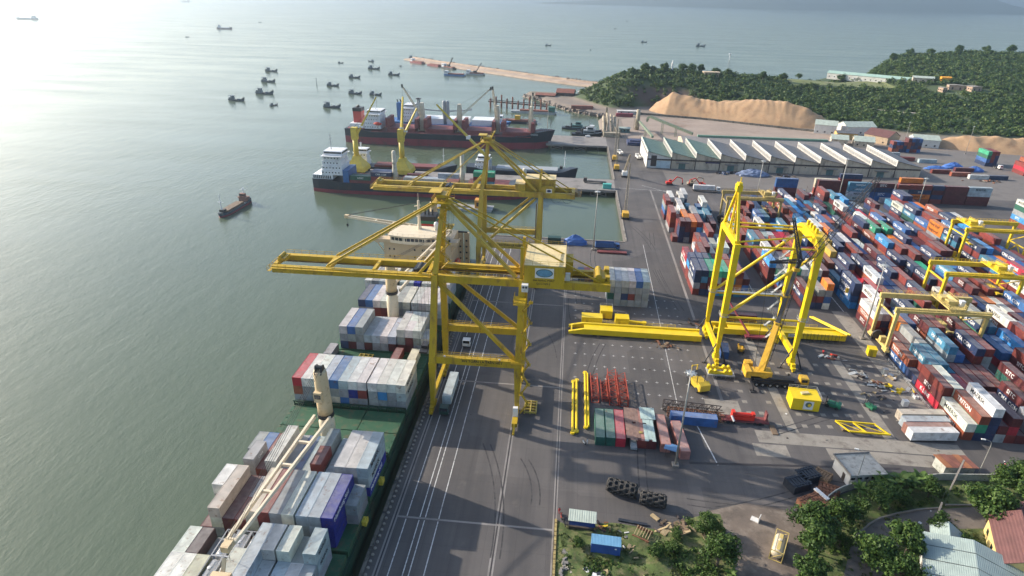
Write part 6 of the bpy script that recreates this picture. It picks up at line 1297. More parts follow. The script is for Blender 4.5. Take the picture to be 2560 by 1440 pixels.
# --- feeder ship on the near side of the finger pier
fs_ = thing('feeder_ship', 'navy feeder container ship with white deckhouse alongside the finger pier', 'ship', (-85, 347, SEA_Z), world=True)
hull(fs_, -150, -20, 347, 8.8, 2.4, zb=-2.0, bowh=4.0)
q = MB(); q.bb(-149, -137, 339.8, 354.2, 3.82, 6.4); q.build('poop_house', M_SHW, fs_); z3 = house_block(fs_, -143.5, -131, 347, 7.2, 6.4, 4, M_SHW); mast(fs_, -139, 347, z3, z3 + 9, M_HGREY, 3)
q = MB()
for k in range(10): q.bb(-148.6 + 1.1 * k, -148.1 + 1.1 * k, 339.6, 339.75, 4.2, 6.0)
q.build('bulwark_opening', M_GLASS, fs_)
q = MB(); q.prism([(-130.8, 339.6), (-127.4, 339.6), (-127.4, 354), (-130.8, 354)], 2.4, 9.5); q.build('stair_block', M_BLUE, fs_)
for X0_, X1_ in ((-127, -103), (-98, -64), (-58, -32)): q = MB(); q.bb(X0_, X1_, 339.4, 354.6, 2.4, 4.0); q.build('hatch_coaming', M_HOLD, fs_)
for X in (-100.6, -60.8): q = MB(); q.lathe([(1.5, 0), (1.5, 8), (1.3, 9), (1.2, 18), (.9, 19)], (X, 343, 2.4), n=12); q.bb(X - .8, X + .8, 341.2, 342, 14, 16); q.build('crane_post', M_PALE, fs_, True)
q = MB(); q.lathe([(1.2, 0), (1.2, 10), (.9, 11)], (-25, 344, 3), n=10); q.build('crane_post', M_PALE, fs_, True)
FSG = 'containers on the feeder ship'
for (x0, L_, st_, yc, words_) in ((-129.6, 12, 'h', 328.2, {0: ('UASC', M_LETW, 1.5)}), (-117.2, 12, 'rn', 328.2, {1: ('CMA CGM', M_LETW, 1.4)}), (-117.2, 12, 'rn', 331.0, {}), (-117.2, 12, '-n', 333.7, {}), (-129.6, 12, 'h', 331.0, {}), (-98, 12, 'a', 328.2, {}), (-98, 12, 'a', 331, {}), (-85.6, 12, 'a', 328.2, {}), (-85.6, 12, 'a', 331, {}), (-78.2, 12, '-a', 331.4, {1: ('COSCO', M_LETB, 1.3)}), (-57, 12, 'trg', 328.2, {0: ('COSCO', M_LETW, 1.3)}), (-57, 12, '-rg', 331, {}), (-98, 12, 'd', 337, {}), (-110, 6, 'c', 337, {})):
    for k, chh in enumerate(st_):
        if chh == '-': continue
        ln = 12.19 if L_ == 12 else 6.06
        o = container(x0 + 3 + ln / 2, yc + 12.8, 4.0 + CH * k, L_, chh, f'{TIER[k]} {CNAME[chh]} container on the feeder ship, {"near" if yc < 330 else "far" if yc > 336 else "third" if yc > 333 else "second"} file, about {int((x0 + 130) / 2)} metres aft'.replace('about', 'stack').split(', stack')[0] + f', {["aftmost", "second", "third", "fourth", "fifth", "foremost"][min(5, int((x0 + 130) / 14))]} stack', FSG, rz=R(-90), detail=False)
        if o and k in words_: text(words_[k][0], words_[k][1], o, face_posX(CW / 2 + .004, 0, 1.3), words_[k][2], bold=.015)
# --- small coaster on the far side of the finger pier and boats near it
def coaster(label, x0, x1, yc, hb, zd, top, houseat=.08, hm=M_SHW, levels=2, name='coaster', hatch=M_SHW, bow=2.5):
    t = thing(name, label, 'ship', ((x0 + x1) / 2, yc, SEA_Z), world=True); hull(t, x0, x1, yc, hb, zd, top=top, zb=-3.0, bowh=bow)
    s_ = 1 if x1 > x0 else -1; L_ = abs(x1 - x0); a = x0 + s_ * L_ * houseat; b = x0 + s_ * L_ * (houseat + .13); zz = house_block(t, min(a, b), max(a, b), yc, hb * .75, zd + .2, levels, hm); mast(t, (a + b) / 2, yc, zz, zz + 4)
    c0, c1 = sorted((x0 + s_ * L_ * .27, x0 + s_ * L_ * .82)); q = MB(); q.bb(c0, c1, yc - hb * .75, yc + hb * .75, zd, zd + 1.3); q.build('hatch_cover', hatch, t); mast(t, x0 + s_ * L_ * .88, yc, zd + bow * .7, zd + 13, M_SHW, 1)
    q = MB(); q.bb(x0 + s_ * L_ * .85 - 1, x0 + s_ * L_ * .85 + 1, yc - 1.4, yc + 1.4, zd + bow * .6, zd + bow * .6 + 1.6); q.build('winch', M_STEELD, t)
    return t
coaster('dark-hulled coaster with pale hatch moored behind the finger pier', -66, 6, 391, 6.0, 1.2, M_HBLK, hatch=M_HGREY)
coaster('reddish-decked coaster moored beyond the yellow pier cranes', -146, -72, 388, 5.5, .6, M_HBLK, hatch=M_HOLD, levels=3)
# --- yellow slewing cranes on conical bases
def pier_crane(label, x, y, tips):
    t = thing('pier_crane', label, 'harbour crane', (x, y, 0), world=True, group='yellow pier cranes')
    for dx, dy in ((-5, -5), (5, -5), (5, 5), (-5, 5)):
        q = MB(); q.bb(x + dx - 1.2, x + dx + 1.2, y + dy - .6, y + dy + .6, 0, 1.6); q.build('bogie', M_STEELD, t)
    rings = []
    for z, w_ in ((1.6, 6.5), (4.0, 6.0), (8.5, 2.6), (10.5, 1.9)): rings.append([(x - w_, y - w_, z), (x + w_, y - w_, z), (x + w_, y + w_, z), (x - w_, y + w_, z)])
    q = MB(); q.loft(rings); q.build('portal_base', M_PYEL, t); q = MB(); q.lathe([(1.6, 0), (1.6, 10)], (x, y, 10.5), n=14); q.build('column', M_PYEL, t, True)
    q = MB(); q.bb(x - 1.8, x + 1.8, y - 1.8, y + 1.8, 20.5, 28); q.build('machinery_house', M_PYEL, t)
    for tip in tips:
        F = Vector((x, y - .5, 21)); T = Vector(tip); q = MB(); q.bar(F, T, 1.9, 1.4, .8, .7); jb_ = q.build('jib', M_PYEL, t); q = MB(); q.tube((x, y, 28), F.lerp(T, .75), .09, n=4); q.tube(T, T - Vector((0, 0, 22)), .06, n=4); q.build('hoist_cable', M_CABLE, jb_)
        q = MB(); q.box(F.lerp(T, .3), (2.1, 1.7, 1.0)); q.build('jib_band', M_SHW, jb_)
    return t
pier_crane('yellow pier crane with conical base, leftmost, single raised jib', -133, 372, [(-118.5, 375, 46)])
pier_crane('yellow pier crane with conical base beside the first, two jibs crossing', -103.5, 371, [(-101.5, 373, 47), (-94, 376, 40)])
pc3 = thing('pier_crane', 'yellow luffing crane on the pier behind the far quay crane', 'harbour crane', (-48, 366, 0), world=True, group='yellow pier cranes'); q = MB(); q.bb(-50.5, -45.5, 363, 369, 0, 4); q.build('portal_base', M_PYEL, pc3); q = MB(); q.lathe([(1.3, 0), (1.3, 9)], (-48, 366, 4), n=12); q.build('column', M_HGREY, pc3, True); q = MB(); q.bar((-48, 366, 13), (-80, 368, 44), 1.9, 1.5, .9, .8); q.build('jib', M_PYEL, pc3); q = MB(); q.box((-61, 366.8, 25.6), (2.4, 2.0, 2.0)); q.build('jib_band', M_SHW, pc3)
# --- work barge with orange engine house, near the quay end
wb_ = thing('work_barge', 'flat grey work barge with a small orange engine house', 'barge', (-56, 321, SEA_Z), world=True); q = MB(); q.loft([[(-72, 317, -2.6), (-72, 325, -2.6), (-71, 325, -5), (-71, 317, -5)], [(-40, 317, -2.6), (-40, 325, -2.6), (-41, 325, -5), (-41, 317, -5)]]); q.build('hull', M_HGREY, wb_); q = MB(); q.bb(-50, -44, 318.5, 323.5, -2.6, 2.0); eh = q.build('engine_house', pm('engine_orange', (.60, .27, .05), .6, var=.1), wb_)
for X in (-49, -46.5): q = MB(); q.bb(X, X + 1.6, 318.4, 318.5, -1.4, .8); q.build('grille', M_DKB, eh)
q = MB(); q.bb(-68, -55, 319, 323, -2.6, -1.6); q.build('deck_cargo', M_OLD, wb_)
# ================================================================ FISHING BOATS
M_BHULL = pm('boat_hull_slate', (.055, .085, .11), .7, var=.3, scale=.8, dirt=(.15, .10, .08), dirt_amt=.35); M_BCAB = pm('boat_cabin_slate', (.12, .16, .19), .7, var=.25); M_BDECK = pm('boat_deck_wood', (.17, .12, .08), .8, var=.3)
def fishing_boat(label, loc, rz, L_=18.0):
    t = thing('fishing_boat', label, 'fishing boat', loc, rz, 'fishing boats at anchor'); h = L_ / 2; b = L_ * .15; rings = []
    for u, w_, zt, zk in ((-1, .55, 2.0, .2), (-.85, .8, 1.7, -.6), (-.4, 1, 1.2, -.9), (.2, 1, 1.25, -.9), (.6, .8, 2.0, -.7), (.85, .42, 3.2, -.2), (1.0, .04, 4.0, 1.2)): rings.append([(h * u, -b * w_, zt), (h * u * .97, -b * w_ * .55, zk), (h * u * .97, b * w_ * .55, zk), (h * u, b * w_, zt)])
    q = MB(); q.loft(rings); q.build('hull', M_BHULL, t); q = MB(); q.bb(-h * .2, h * .55, -b * .7, b * .7, 1.24, 1.4); q.build('deck', M_BDECK, t)
    q = MB(); q.bb(-h * .85, -h * .28, -b * .72, b * .72, 1.3, 3.6); q.bb(-h * .62, -h * .3, -b * .6, b * .6, 3.62, 5.2); cb_ = q.build('cabin', M_BCAB, t); q = MB(); q.bb(-h * .9, -h * .22, -b * .85, b * .85, 5.22, 5.4); q.build('cabin_roof', M_BCAB, cb_)
    for k in range(3): X = -h * .78 + k * h * .18; q = MB(); q.bb(X, X + h * .1, -b * .72 - .06, -b * .72 - .01, 2.3, 3.1); q.build('window', M_GLASS, cb_)
    q = MB(); q.tube((-h * .05, 0, 1.4), (-h * .05, 0, 9.5), .12, .07, n=6); q.bar((-h * .05, 0, 8), (h * .5, 0, 4.0), .08); q.tube((-h * .7, 0, 5.3), (-h * .7, 0, 7.6), .07, n=5); q.build('mast', M_BDECK, t)
    q = MB(); q.bb(h * .1, h * .35, -b * .4, b * .4, 1.4, 2.2); q.build('fish_hold', M_BCAB, t)
    q = MB(); q.rail((h * .55, -b * .75, 2.0), (h * .95, -b * .1, 3.8), .7, n=4); q.rail((h * .55, b * .75, 2.0), (h * .95, b * .1, 3.8), .7, n=4); q.build('bow_rail', M_BDECK, t)
    return t
fb0 = fishing_boat('slate fishing boat anchored nearest the left edge, bow to the right', (-354.6, 641, SEA_Z), R(2))
BO = [((-304, 620), R(62), .55, 'small slate boat seen bow-on below the left group'), ((-243, 621), R(3), 1.02, 'slate fishing boat just above the white ship deckhouse, left of the red funnel'), ((-348, 692), R(2), 1.18, 'largest slate fishing boat, third from bottom of the left column'), ((-389, 788), R(0), 1.06, 'fishing boat with tall stern cabin, second from top of left column'), ((-435, 895), R(2), 1.03, 'slate fishing boat at the top of the left column'), ((-298, 772), R(3), .88, 'fishing boat next to a thin pole buoy'), ((-298, 854), R(4), .9, 'slate fishing boat in the middle group, upper left'), ((-250, 714), R(-3), .92, 'fishing boat in the middle group, lower left of a close pair'), ((-225, 711), R(-2), .82, 'fishing boat in the middle group, right of a close pair'), ((-304, 962), R(2), 1.05, 'fishing boat just below the moving boat with a wake'), ((-342, 1069), R(170), .6, 'fishing boat under way trailing a curved wake'), ((-255, 897), R(3), .94, 'bluish fishing boat nearest the breakwater'), ((-276, 1011), R(130), .4, 'tiny boat off the breakwater end'), ((-381, 1031), R(4), .5, 'tiny low boat left of the wake'), ((-922, 1492), R(40), .48, 'tiny distant boat in the glare, left'), ((-1110, 2251), R(20), .62, 'tiny distant boat high in the glare'), ((-64, 1531), R(5), .78, 'small boat out at sea above the breakwater'), ((33, 1437), R(80), .42, 'tiny boat out at sea seen end-on'), ((175, 1727), R(4), .86, 'small boat out at sea above the pavilion hill'), ((302, 1636), R(3), 1.3, 'larger pale boat out at sea right of the pavilion hill'), ((233, 3173), R(5), .55, 'speck of a boat far out, right'), ((137, 2412), R(5), .5, 'speck of a boat far out, middle'), ((-290, 1150), R(3), .8, 'boat behind the breakwater tip')]
for (p, rz, sc, lab) in BO: dup(fb0, lab, (p[0], p[1], SEA_Z), rz, sc)
q = MB(); q.tube((-318, 770, -5), (-318, 770, 3), .6, .1, n=6); q.tube((-318, 770, 3), (-318, 770, 5), .5, n=6); tag(q.build('channel_buoy', M_BHULL), 'thin dark pole buoy left of a fishing boat', 'buoy')
q = MB(); q.tube((296, 1290, -6), (296, 1290, 6), .7, n=8); q.bb(293.5, 298.5, 1287.5, 1292.5, 6, 7.5); tag(q.build('channel_beacon', M_SHW), 'white-topped beacon standing in the sea above the hill', 'beacon')
coaster('sand coaster with red-brown wheelhouse sailing alone left of the ships', -190, -168, 0, 3.3, -2.0, M_BHULL, houseat=.05, hm=pm('wheelhouse_red_brown', (.24, .13, .10), .7), levels=1, name='sand_coaster', hatch=M_BDECK, bow=1.3)
sc_ = bpy.data.objects['sand_coaster']; sc_.location = (-178.5, 301, SEA_Z); sc_.rotation_euler = (0, 0, R(-92)); sc_.scale = (1.32, .9, .8)
coaster('faint low cargo ship far off in the glare', -1036, -990, 1833, 4.5, -1.0, M_HBLK, name='distant_ship'); coaster('long faint tanker low in the glare, far left', -1800, -1878, 2075, 7, 0, M_HGREY, name='distant_ship', levels=2); coaster('barely visible ship in the white glare at the top', -3060, -3130, 5080, 7, 2, M_HGREY, name='distant_ship')
# barges along the breakwater, pontoon trestle, tugs
def barge(label, x, y, L_, rz, col, cabin=True, crane=False):
    t = thing('barge', label, 'barge', (x, y, SEA_Z), rz, 'barges along the breakwater'); q = MB(); q.loft([[(-L_ / 2, -4, 2), (-L_ / 2, 4, 2), (-L_ / 2 + 2, 4, -1), (-L_ / 2 + 2, -4, -1)], [(L_ / 2, -4, 2), (L_ / 2, 4, 2), (L_ / 2 - 2, 4, -1), (L_ / 2 - 2, -4, -1)]]); q.build('hull', col, t)
    q = MB(); q.bb(-L_ * .3, L_ * .42, -3, 3, 2, 3.4); q.build('cargo', M_ROOFR, t)
    if cabin: q = MB(); q.bb(-L_ / 2 + 1, -L_ / 2 + 6, -3, 3, 2, 6.5); cb_ = q.build('cabin', M_SHW, t); q = MB(); q.bb(-L_ / 2 + 1.6, -L_ / 2 + 5.4, -3.06, -3.01, 4.6, 5.6); q.build('window', M_GLASS, cb_)
    if crane: q = MB(); q.truss((0, 0, 3), (9, 1, 17), 1.2, 1.0, 7, .2, .12); q.bb(-2.5, 1.5, -2, 2, 3, 6); q.build('derrick', M_DKB, t)
    return t
barge('red barge with white wheelhouse at the breakwater tip', -262, 1068, 34, R(-40), M_HRED); barge('rust barge moored second along the breakwater', -225, 1030, 30, R(-40), M_HRED, False); barge('dark barge with derrick midway along the breakwater', -196, 1000, 30, R(-40), M_HBLK, True, True); barge('blue-cabined barge lying off the breakwater', -170, 912, 32, R(-8), M_BLUE, True, False); barge('grey barge with masts beside the blue-cabined one', -143, 930, 28, R(-8), M_HGREY, True, True)
tb = thing('pile_trestle', 'rusty pile trestle under construction standing in the water', 'trestle', (-58, 652, SEA_Z), world=True)
for k in range(11): X = -86 + 6 * k; Y = 664 - 2.0 * k; q = MB(); q.tube((X, Y, -8), (X, Y, 4 + (k * 37 % 5) * 1.1), .8, n=8); q.tube((X + .4, Y - 6, -8), (X + .4, Y - 6, 2.5), .8, n=8); q.build('pile', M_ROOFR, tb)
q = MB(); q.bar((-88, 661, 1.4), (-26, 641, 1.4), 2, 1.2); q.bar((-88, 664, 2.6), (-26, 644, 2.6), .8, .6); q.build('deck_beam', M_DKB, tb)
bg2 = barge('long flat pontoon with green container cabin beside the trestle', -38, 630, 46, R(-6), M_HGREY, False); q = MB(); q.bb(15, 21, -3, 3, 2, 7); q.build('cabin', pm('cabin_green', (.05, .15, .12), .6), bg2)
bg3 = barge('dark barge carrying an orange excavator near the bulk carrier bow', -50, 575, 38, R(-2), M_HBLK, True, False); q = MB(); q.bb(-2, 3, -2, 2, 3.4, 7); q.build('excavator', M_MCY, bg3)
def tug(label, x, y, rz, s=1.0, mat=None):
    t = thing('tugboat', label, 'tugboat', (x, y, SEA_Z), rz, 'tugboats'); rings = []
    for u, w_, zt in ((-1, .7, 1.6), (-.7, 1, 1.4), (.2, 1, 1.6), (.7, .75, 2.4), (.95, .3, 3.2), (1, .05, 3.3)): rings.append([(12 * u, -3.6 * w_, zt), (11.6 * u, -3.2 * w_, -1), (11.6 * u, 3.2 * w_, -1), (12 * u, 3.6 * w_, zt)])
    q = MB(); q.loft(rings); q.build('hull', M_HBLK, t); q = MB(); q.bb(-3, 6, -2.4, 2.4, 1.6, 4.2); q.bb(0, 4.6, -1.9, 1.9, 4.22, 6.8); cb_ = q.build('deckhouse', mat or M_SHW, t); q = MB(); q.bb(.2, 4.4, -1.95, -1.91, 5.2, 6.2); q.bb(-2.6, 5.6, -2.45, -2.41, 2.6, 3.4); q.build('window', M_GLASS, cb_); q = MB(); q.tube((-3.8, -1, 1.6), (-3.8, -1, 5.6), .6, n=8); q.tube((1, 0, 6.8), (1, 0, 12), .12, n=5); q.build('mast', M_BLACK, t)
    q = MB(); q.bb(-9, -5, -1.5, 1.5, 1.6, 2.6); q.build('towing_winch', M_STEELD, t); t.scale = (s, s, s); return t
tug('dark-hulled tugboat moored farthest from the pier root', 4, 556, R(-8), 1.0, pm('tug_green', (.12, .22, .2), .6)); tug('pale grey tugboat nearest the short pier', 14, 531, R(-4), 1.1, M_HGREY); tug('tugboat squeezed between the other tugs and the loader', 16, 545, R(-6), .9)
# ================================================================ GREEN STRIP AND PARK IN THE FOREGROUND
M_GRASS = pm('rough_grass', (.075, .105, .028), .95, var=.45, scale=.35, bump=.6, bscale=4, dirt=(.20, .165, .085), dirt_amt=.55, dscale=.45)
M_DIRT = pm('trampled_dirt', (.145, .115, .092), .95, var=.3, scale=.25, bump=.4, bscale=2, dirt=(.26, .215, .17), dirt_amt=.45, dscale=.2)
M_PATH = pm('park_path', (.17, .145, .125), .9, var=.2, scale=.4, dirt=(.09, .075, .06), dirt_amt=.4, dscale=.4)
def flat(name, pts, z, mat):
    q = MB(); q.add([(x, y, z) for x, y in pts], [tuple(range(len(pts)))]); return struct(q.build(name, mat))
flat('dirt_track', [(36, 106.5), (45, 110), (54, 109), (61, 107.6), (58, 99), (47, 88), (44, 60), (37.6, 60), (38.6, 89.7), (39.9, 97.8), (38.2, 102.3)], .012, M_DIRT)
flat('park_lawn', [(60.9, 107.6), (65.8, 114.1), (71.4, 117.2), (74.2, 118.7), (94, 123), (105, 123.9), (160, 130), (160, 40), (44.4, 40), (47.4, 88), (58.4, 99)], .016, M_GRASS)
flat('park_path', [(64.6, 100.9), (68.2, 104.4), (73.5, 108.4), (83.1, 112), (89, 113.2), (97.7, 115), (112, 117), (112, 110), (97, 108.5), (86, 107), (77, 103.5), (70, 97), (65, 88), (60, 78), (54, 78), (58.5, 90)], .022, M_PATH)
# grassy strip: slightly sunken, bumpy sheet
nx2, ny2 = 60, 50; vs = []; fs = []
EDGE = [(1.9, 99.8), (4.9, 98.4), (14.3, 100.6), (24.3, 99.6), (31, 103.8), (36.6, 105.8)]
for j in range(ny2 + 1):
    for i in range(nx2 + 1):
        u = i / nx2; v = j / ny2; X = 1.95 + 36.3 * u; ytop = float(np.interp(X, [p[0] for p in EDGE], [p[1] for p in EDGE])); Y = 50 + (ytop - 50) * v
        e = min((X - 1.95) / 3, (38.25 - X) / 2, (ytop - Y) / 3, 1); z = .014 + max(0, e) * (.25 + .22 * math.sin(X * .7 + Y * .4) + .2 * math.sin(X * .33 - Y * .9) + .12 * math.sin(X * 2.1 + Y * 1.7)); vs.append((X, Y, max(z, .013)))
for j in range(ny2):
    for i in range(nx2): a = j * (nx2 + 1) + i; fs.append((a, a + 1, a + nx2 + 2, a + nx2 + 1))
q = MB(); q.add(vs, fs); struct(q.build('grass_strip', M_GRASS, None, True))
coping(1.75, 52, 1.75, 100, .5, .35, g, pm('weathered_yellow_kerb', (.34, .26, .10), .85, var=.3, dirt=(.12, .09, .06), dirt_amt=.5, dscale=1.0), 40)
# grass tufts
rng2 = np.random.default_rng(5); cs, rs_, ns = [], [], []
for k in range(2600):
    if k % 3: x, y = rng2.uniform(2.6, 38), rng2.uniform(70, 104)
    else:
        x, y = rng2.uniform(60, 118), rng2.uniform(80, 123)
        if y > 107 + (x - 61) * .38 and x < 95: continue
        if not (y < 118): continue
    if 1.9 < x < 38.4 and y > float(np.interp(x, [p[0] for p in EDGE], [p[1] for p in EDGE])) - .4: continue
    if math.sin(x * .5 + 1) + math.sin(y * .43) + rng2.normal() * .6 < -.2: continue
    cs.append((x, y, .22)); rs_.append(rng2.uniform(.25, .6)); ns.append(9)
Vf, Tf = leaf_arrays(rng2, cs, rs_, ns, .17, .25, 1.0, .5)
gt = bpy.data.objects.new('grass_tufts', mesh_from(Vf, Tf, 'grass_tufts')); gt.data.materials.append(foliage_material('grass_blades', (.035, .055, .014), (.075, .105, .026), (.15, .16, .06))); COL.objects.link(gt); tag(gt, 'rough green grass tufts on the strip and in the park', 'grass', kind='stuff')
# low undergrowth merging into one green mass
cs, rs_, ns = [], [], []
for k in range(1500):
    if k % 2:
        x, y = rng2.uniform(2.8, 38), rng2.uniform(78, 103)
        if y > float(np.interp(x, [p[0] for p in EDGE], [p[1] for p in EDGE])) - .9 or (8 < x < 20 and 90.5 < y < 99.5): continue
        if math.sin(x * .42 + 2) + math.sin(y * .5 + x * .2) < .15: continue
    else:
        x, y = rng2.uniform(59, 116), rng2.uniform(84, 123)
        if y > 106.5 + (x - 61) * (.72 if x < 72 else .39): continue
        if 63 < x < 112 and abs(y - (101 + (x - 66) * .36)) < 5.5 and x < 98: continue
        if math.sin(x * .33 + 1) + math.sin(y * .45) < -.1: continue
    r = rng2.uniform(.35, 1.05); cs.append((x, y, r * .45)); rs_.append(r); ns.append(int(16 + 40 * r))
Vf, Tf = leaf_arrays(rng2, cs, rs_, ns, .19, .05, 1.0, .75)
ug = bpy.data.objects.new('undergrowth', mesh_from(Vf, Tf, 'undergrowth')); ug.data.materials.append(M_LEAF); COL.objects.link(ug); tag(ug, 'tangled green undergrowth on the strip and in the park', 'undergrowth', kind='stuff')
# trees
def tree_meshes(seed, H, Rr, nl, leaf, lobes):
    rg = np.random.default_rng(seed); rr = random.Random(seed); tm = MB(); cc = []; rad = []
    tm.tube((0, 0, -.3), (0, 0, H * .42), .26, .17, n=8); top = Vector((0, 0, H * .40))
    for k in range(lobes):
        a = 2 * math.pi * (k + rr.random() * .6) / lobes * (1 if k < lobes * .7 else 2.3); d = Rr * (rr.uniform(.35, .72) if k < lobes * .75 else rr.uniform(0, .3)); z = H * (rr.uniform(.50, .72) if k < lobes * .75 else rr.uniform(.76, .88))
        d *= rr.uniform(.75, 1.3); z += H * rr.uniform(-.09, .09); c = Vector((d * math.cos(a), d * math.sin(a), z)); cc.append(tuple(c)); rad.append(Rr * rr.uniform(.15, .42)); s0 = Vector((0, 0, H * rr.uniform(.22, .42))); mid = s0.lerp(c, .55) + Vector((0, 0, .25)); tm.tube(s0, mid, .12, .08, n=6); tm.tube(mid, c, .08, .03, n=5)
    V_a, T_a = leaf_arrays(rg, cc, rad, [int(nl * (r_ / Rr) ** 2 * 6 / lobes) for r_ in rad], leaf, .02, .85, .8)
    me = mesh_from(V_a, T_a, 'crown'); me.materials.append(M_LEAF); t2 = tm.mesh('trunk'); t2.materials.append(M_BARK); return t2, me
TREES = [tree_meshes(1, 8.0, 4.4, 9000, .22, 30), tree_meshes(2, 6.5, 3.6, 7600, .18, 24), tree_meshes(3, 9.0, 4.2, 9000, .24, 28), tree_meshes(4, 5.0, 3.1, 6600, .16, 20), tree_meshes(5, 7.2, 4.1, 8600, .20, 32)]
TRG = 'trees in the foreground park'
def tree(v, x, y, s_, label, rz=0.0, z=0.0, group=TRG, cat='tree', name='broadleaf_tree'):
    t = thing(name, label, cat, (x, y, z), rz, group); t.scale = (s_, s_, s_)
    for nm, me in zip(('trunk', 'crown'), TREES[v]): o = bpy.data.objects.new(nm, me); o.parent = t; COL.objects.link(o)
    return t
for k, (v, x, y, s_, lab) in enumerate((
        (4, 74.6, 111.5, .92, 'round tree in the lawn behind the banana plants'), (0, 56.2, 101.0, 1.12, 'large dark tree beside the rusty boxes'), (2, 54.6, 97.6, .95, 'dark tree right of the tank container'), (1, 62.8, 105.0, 1.05, 'tree leaning over the white curved wall'), (1, 68.6, 108.0, .8, 'smaller tree between the wall and the path kerb'),
        (3, 52.6, 91.0, 1.2, 'bright green round tree at the bottom edge'), (0, 65.2, 95.0, 1.0, 'dark tree left of the mint-roofed shed'), (4, 69.2, 92.0, .95, 'dark tree at the bottom edge beside the mint-roofed shed'), (2, 74.2, 98.6, .95, 'tall tree by the corner of the mint-roofed shed'), (1, 84.0, 105.4, .82, 'tree above the mint-roofed shed, left of the yellow house'), (3, 86.8, 102.2, .8, 'small tree against the yellow house gable'),
        (0, 97.0, 110.4, 1.15, 'big tree right of the path, above the maroon roof'), (4, 101.5, 114.0, .8, 'tree right of the big tree'), (1, 105.6, 121.4, .95, 'tree by the street lamp and wall'), (0, 110.2, 121.8, .9, 'tree at the right edge near the motorbike'), (2, 108.5, 115.5, .8, 'tree at the right edge below the wall'), (3, 92.6, 95.4, .9, 'bushy tree at the bottom right corner'),
        (4, 34.0, 99.8, .72, 'dark bushy tree on the grass strip by the dirt track'), (1, 34.6, 91.4, 1.15, 'bright feathery tree at the bottom of the grass strip'), (3, 27.6, 97.6, .5, 'small pale shrub on the grass strip'), (3, 22.4, 92.6, .62, 'wide low shrub on the grass strip right of the blue container'), (3, 6.4, 93.2, .5, 'low shrub left of the blue container'), (3, 26.0, 93.4, .6, 'low dark shrub in the middle of the grass strip'), (3, 80.4, 113.6, .8, 'round tree beside the path kerb'), (1, 87.6, 116.6, .8, 'tree in front of the tilted pole'), (3, 61.5, 99.5, .7, 'shrub at the wall end near the kerb'))):
    tree(v, x, y, s_, lab, rz=k * 1.7)
# lone trees standing on the hill skyline
for k, (x, y, s_, v) in enumerate(((62, 712, 1.0, 0), (78, 722, 1.25, 2), (86, 724, 1.1, 4), (100, 732, 1.2, 0), (121, 742, 1.35, 4), (131, 744, 1.3, 0), (142, 746, 1.2, 2), (158, 742, 1.25, 4), (171, 742, 1.1, 0), (213, 752, 1.2, 2), (236, 754, 1.15, 2), (258, 772, 1.0, 4), (320, 805, 1.3, 0), (332, 812, 1.2, 4), (400, 870, 1.2, 2), (430, 890, 1.2, 0), (460, 900, 1.3, 4), (495, 905, 1.3, 2), (530, 905, 1.25, 0), (560, 905, 1.4, 2), (348, 772, .7, 3), (356, 768, .7, 3), (364, 762, .7, 3))):
    nm_ = ['leftmost', 'second', 'third', 'fourth', 'fifth', 'sixth', 'seventh', 'eighth', 'ninth', 'tenth', 'eleventh', 'twelfth', 'thirteenth', 'fourteenth', 'fifteenth', 'sixteenth', 'seventeenth', 'eighteenth', 'nineteenth', 'twentieth', 'twenty-first', 'twenty-second', 'twenty-third'][k]
    tree(v, x, y, s_, f'{nm_} tree from the left standing out along the hill skyline', k * 2.1, ground_z(x, y) - .3, 'trees on the hill skyline', name='hill_tree')
# banana plants behind the wall
M_BAN = foliage_material('banana_leaves', (.04, .085, .016), (.075, .14, .03), (.13, .20, .05))
bv = []; bt = []; rg = np.random.default_rng(9)
for k in range(11):
    a = 2 * math.pi * k / 11 + rg.uniform(-.2, .2); L_ = rg.uniform(1.7, 2.4); el = rg.uniform(.5, 1.2); prev = np.array([0, 0, 1.6]); d = np.array([math.cos(a) * math.cos(el), math.sin(a) * math.cos(el), math.sin(el)]); sd_ = np.array([-math.sin(a), math.cos(a), 0]); w_ = .12; ti = rg.uniform(.2, .9)
    for sgm in range(5):
        nxt = prev + d * L_ / 5; d = d + np.array([0, 0, -.32]); d /= np.linalg.norm(d); w2 = (.38, .46, .42, .28, .04)[sgm]; bv += [prev - sd_ * w_, nxt - sd_ * w2, nxt + sd_ * w2, prev + sd_ * w_]; bt += [ti] * 4; prev = nxt; w_ = w2
BAN = mesh_from(np.array(bv), np.array(bt), 'leaves'); BAN.materials.append(M_BAN); q = MB(); q.tube((0, 0, -.1), (0, 0, 1.8), .16, .1, n=7); BTR = q.mesh('stem'); BTR.materials.append(pm('banana_stem', (.18, .2, .08), .8))
for k, (x, y, s_) in enumerate(((71.6, 115.6, 1.1), (76.6, 117.6, 1.2), (78.4, 118.6, 1.35), (80.4, 118.2, 1.2), (82.2, 119.2, 1.4), (84.4, 119.0, 1.3), (86.4, 119.8, 1.35), (88.2, 119.6, 1.2), (79.2, 116.6, 1.0), (84.0, 117.4, 1.05), (50.4, 89.0, .9), (36.6, 88.6, .8))):
    t = thing('banana_plant', (f'{ORD[k]} banana plant from the left along the park wall' if k < 10 else 'banana plant beside the bright tree at the bottom edge' if k == 10 else 'banana plant beside the dirt track, bottom edge'), 'banana plant', (x, y, 0), k * .9, 'banana plants'); t.scale = (s_,) * 3
    for nm, me in (('leaves', BAN), ('stem', BTR)): o = bpy.data.objects.new(nm, me); o.parent = t; COL.objects.link(o)
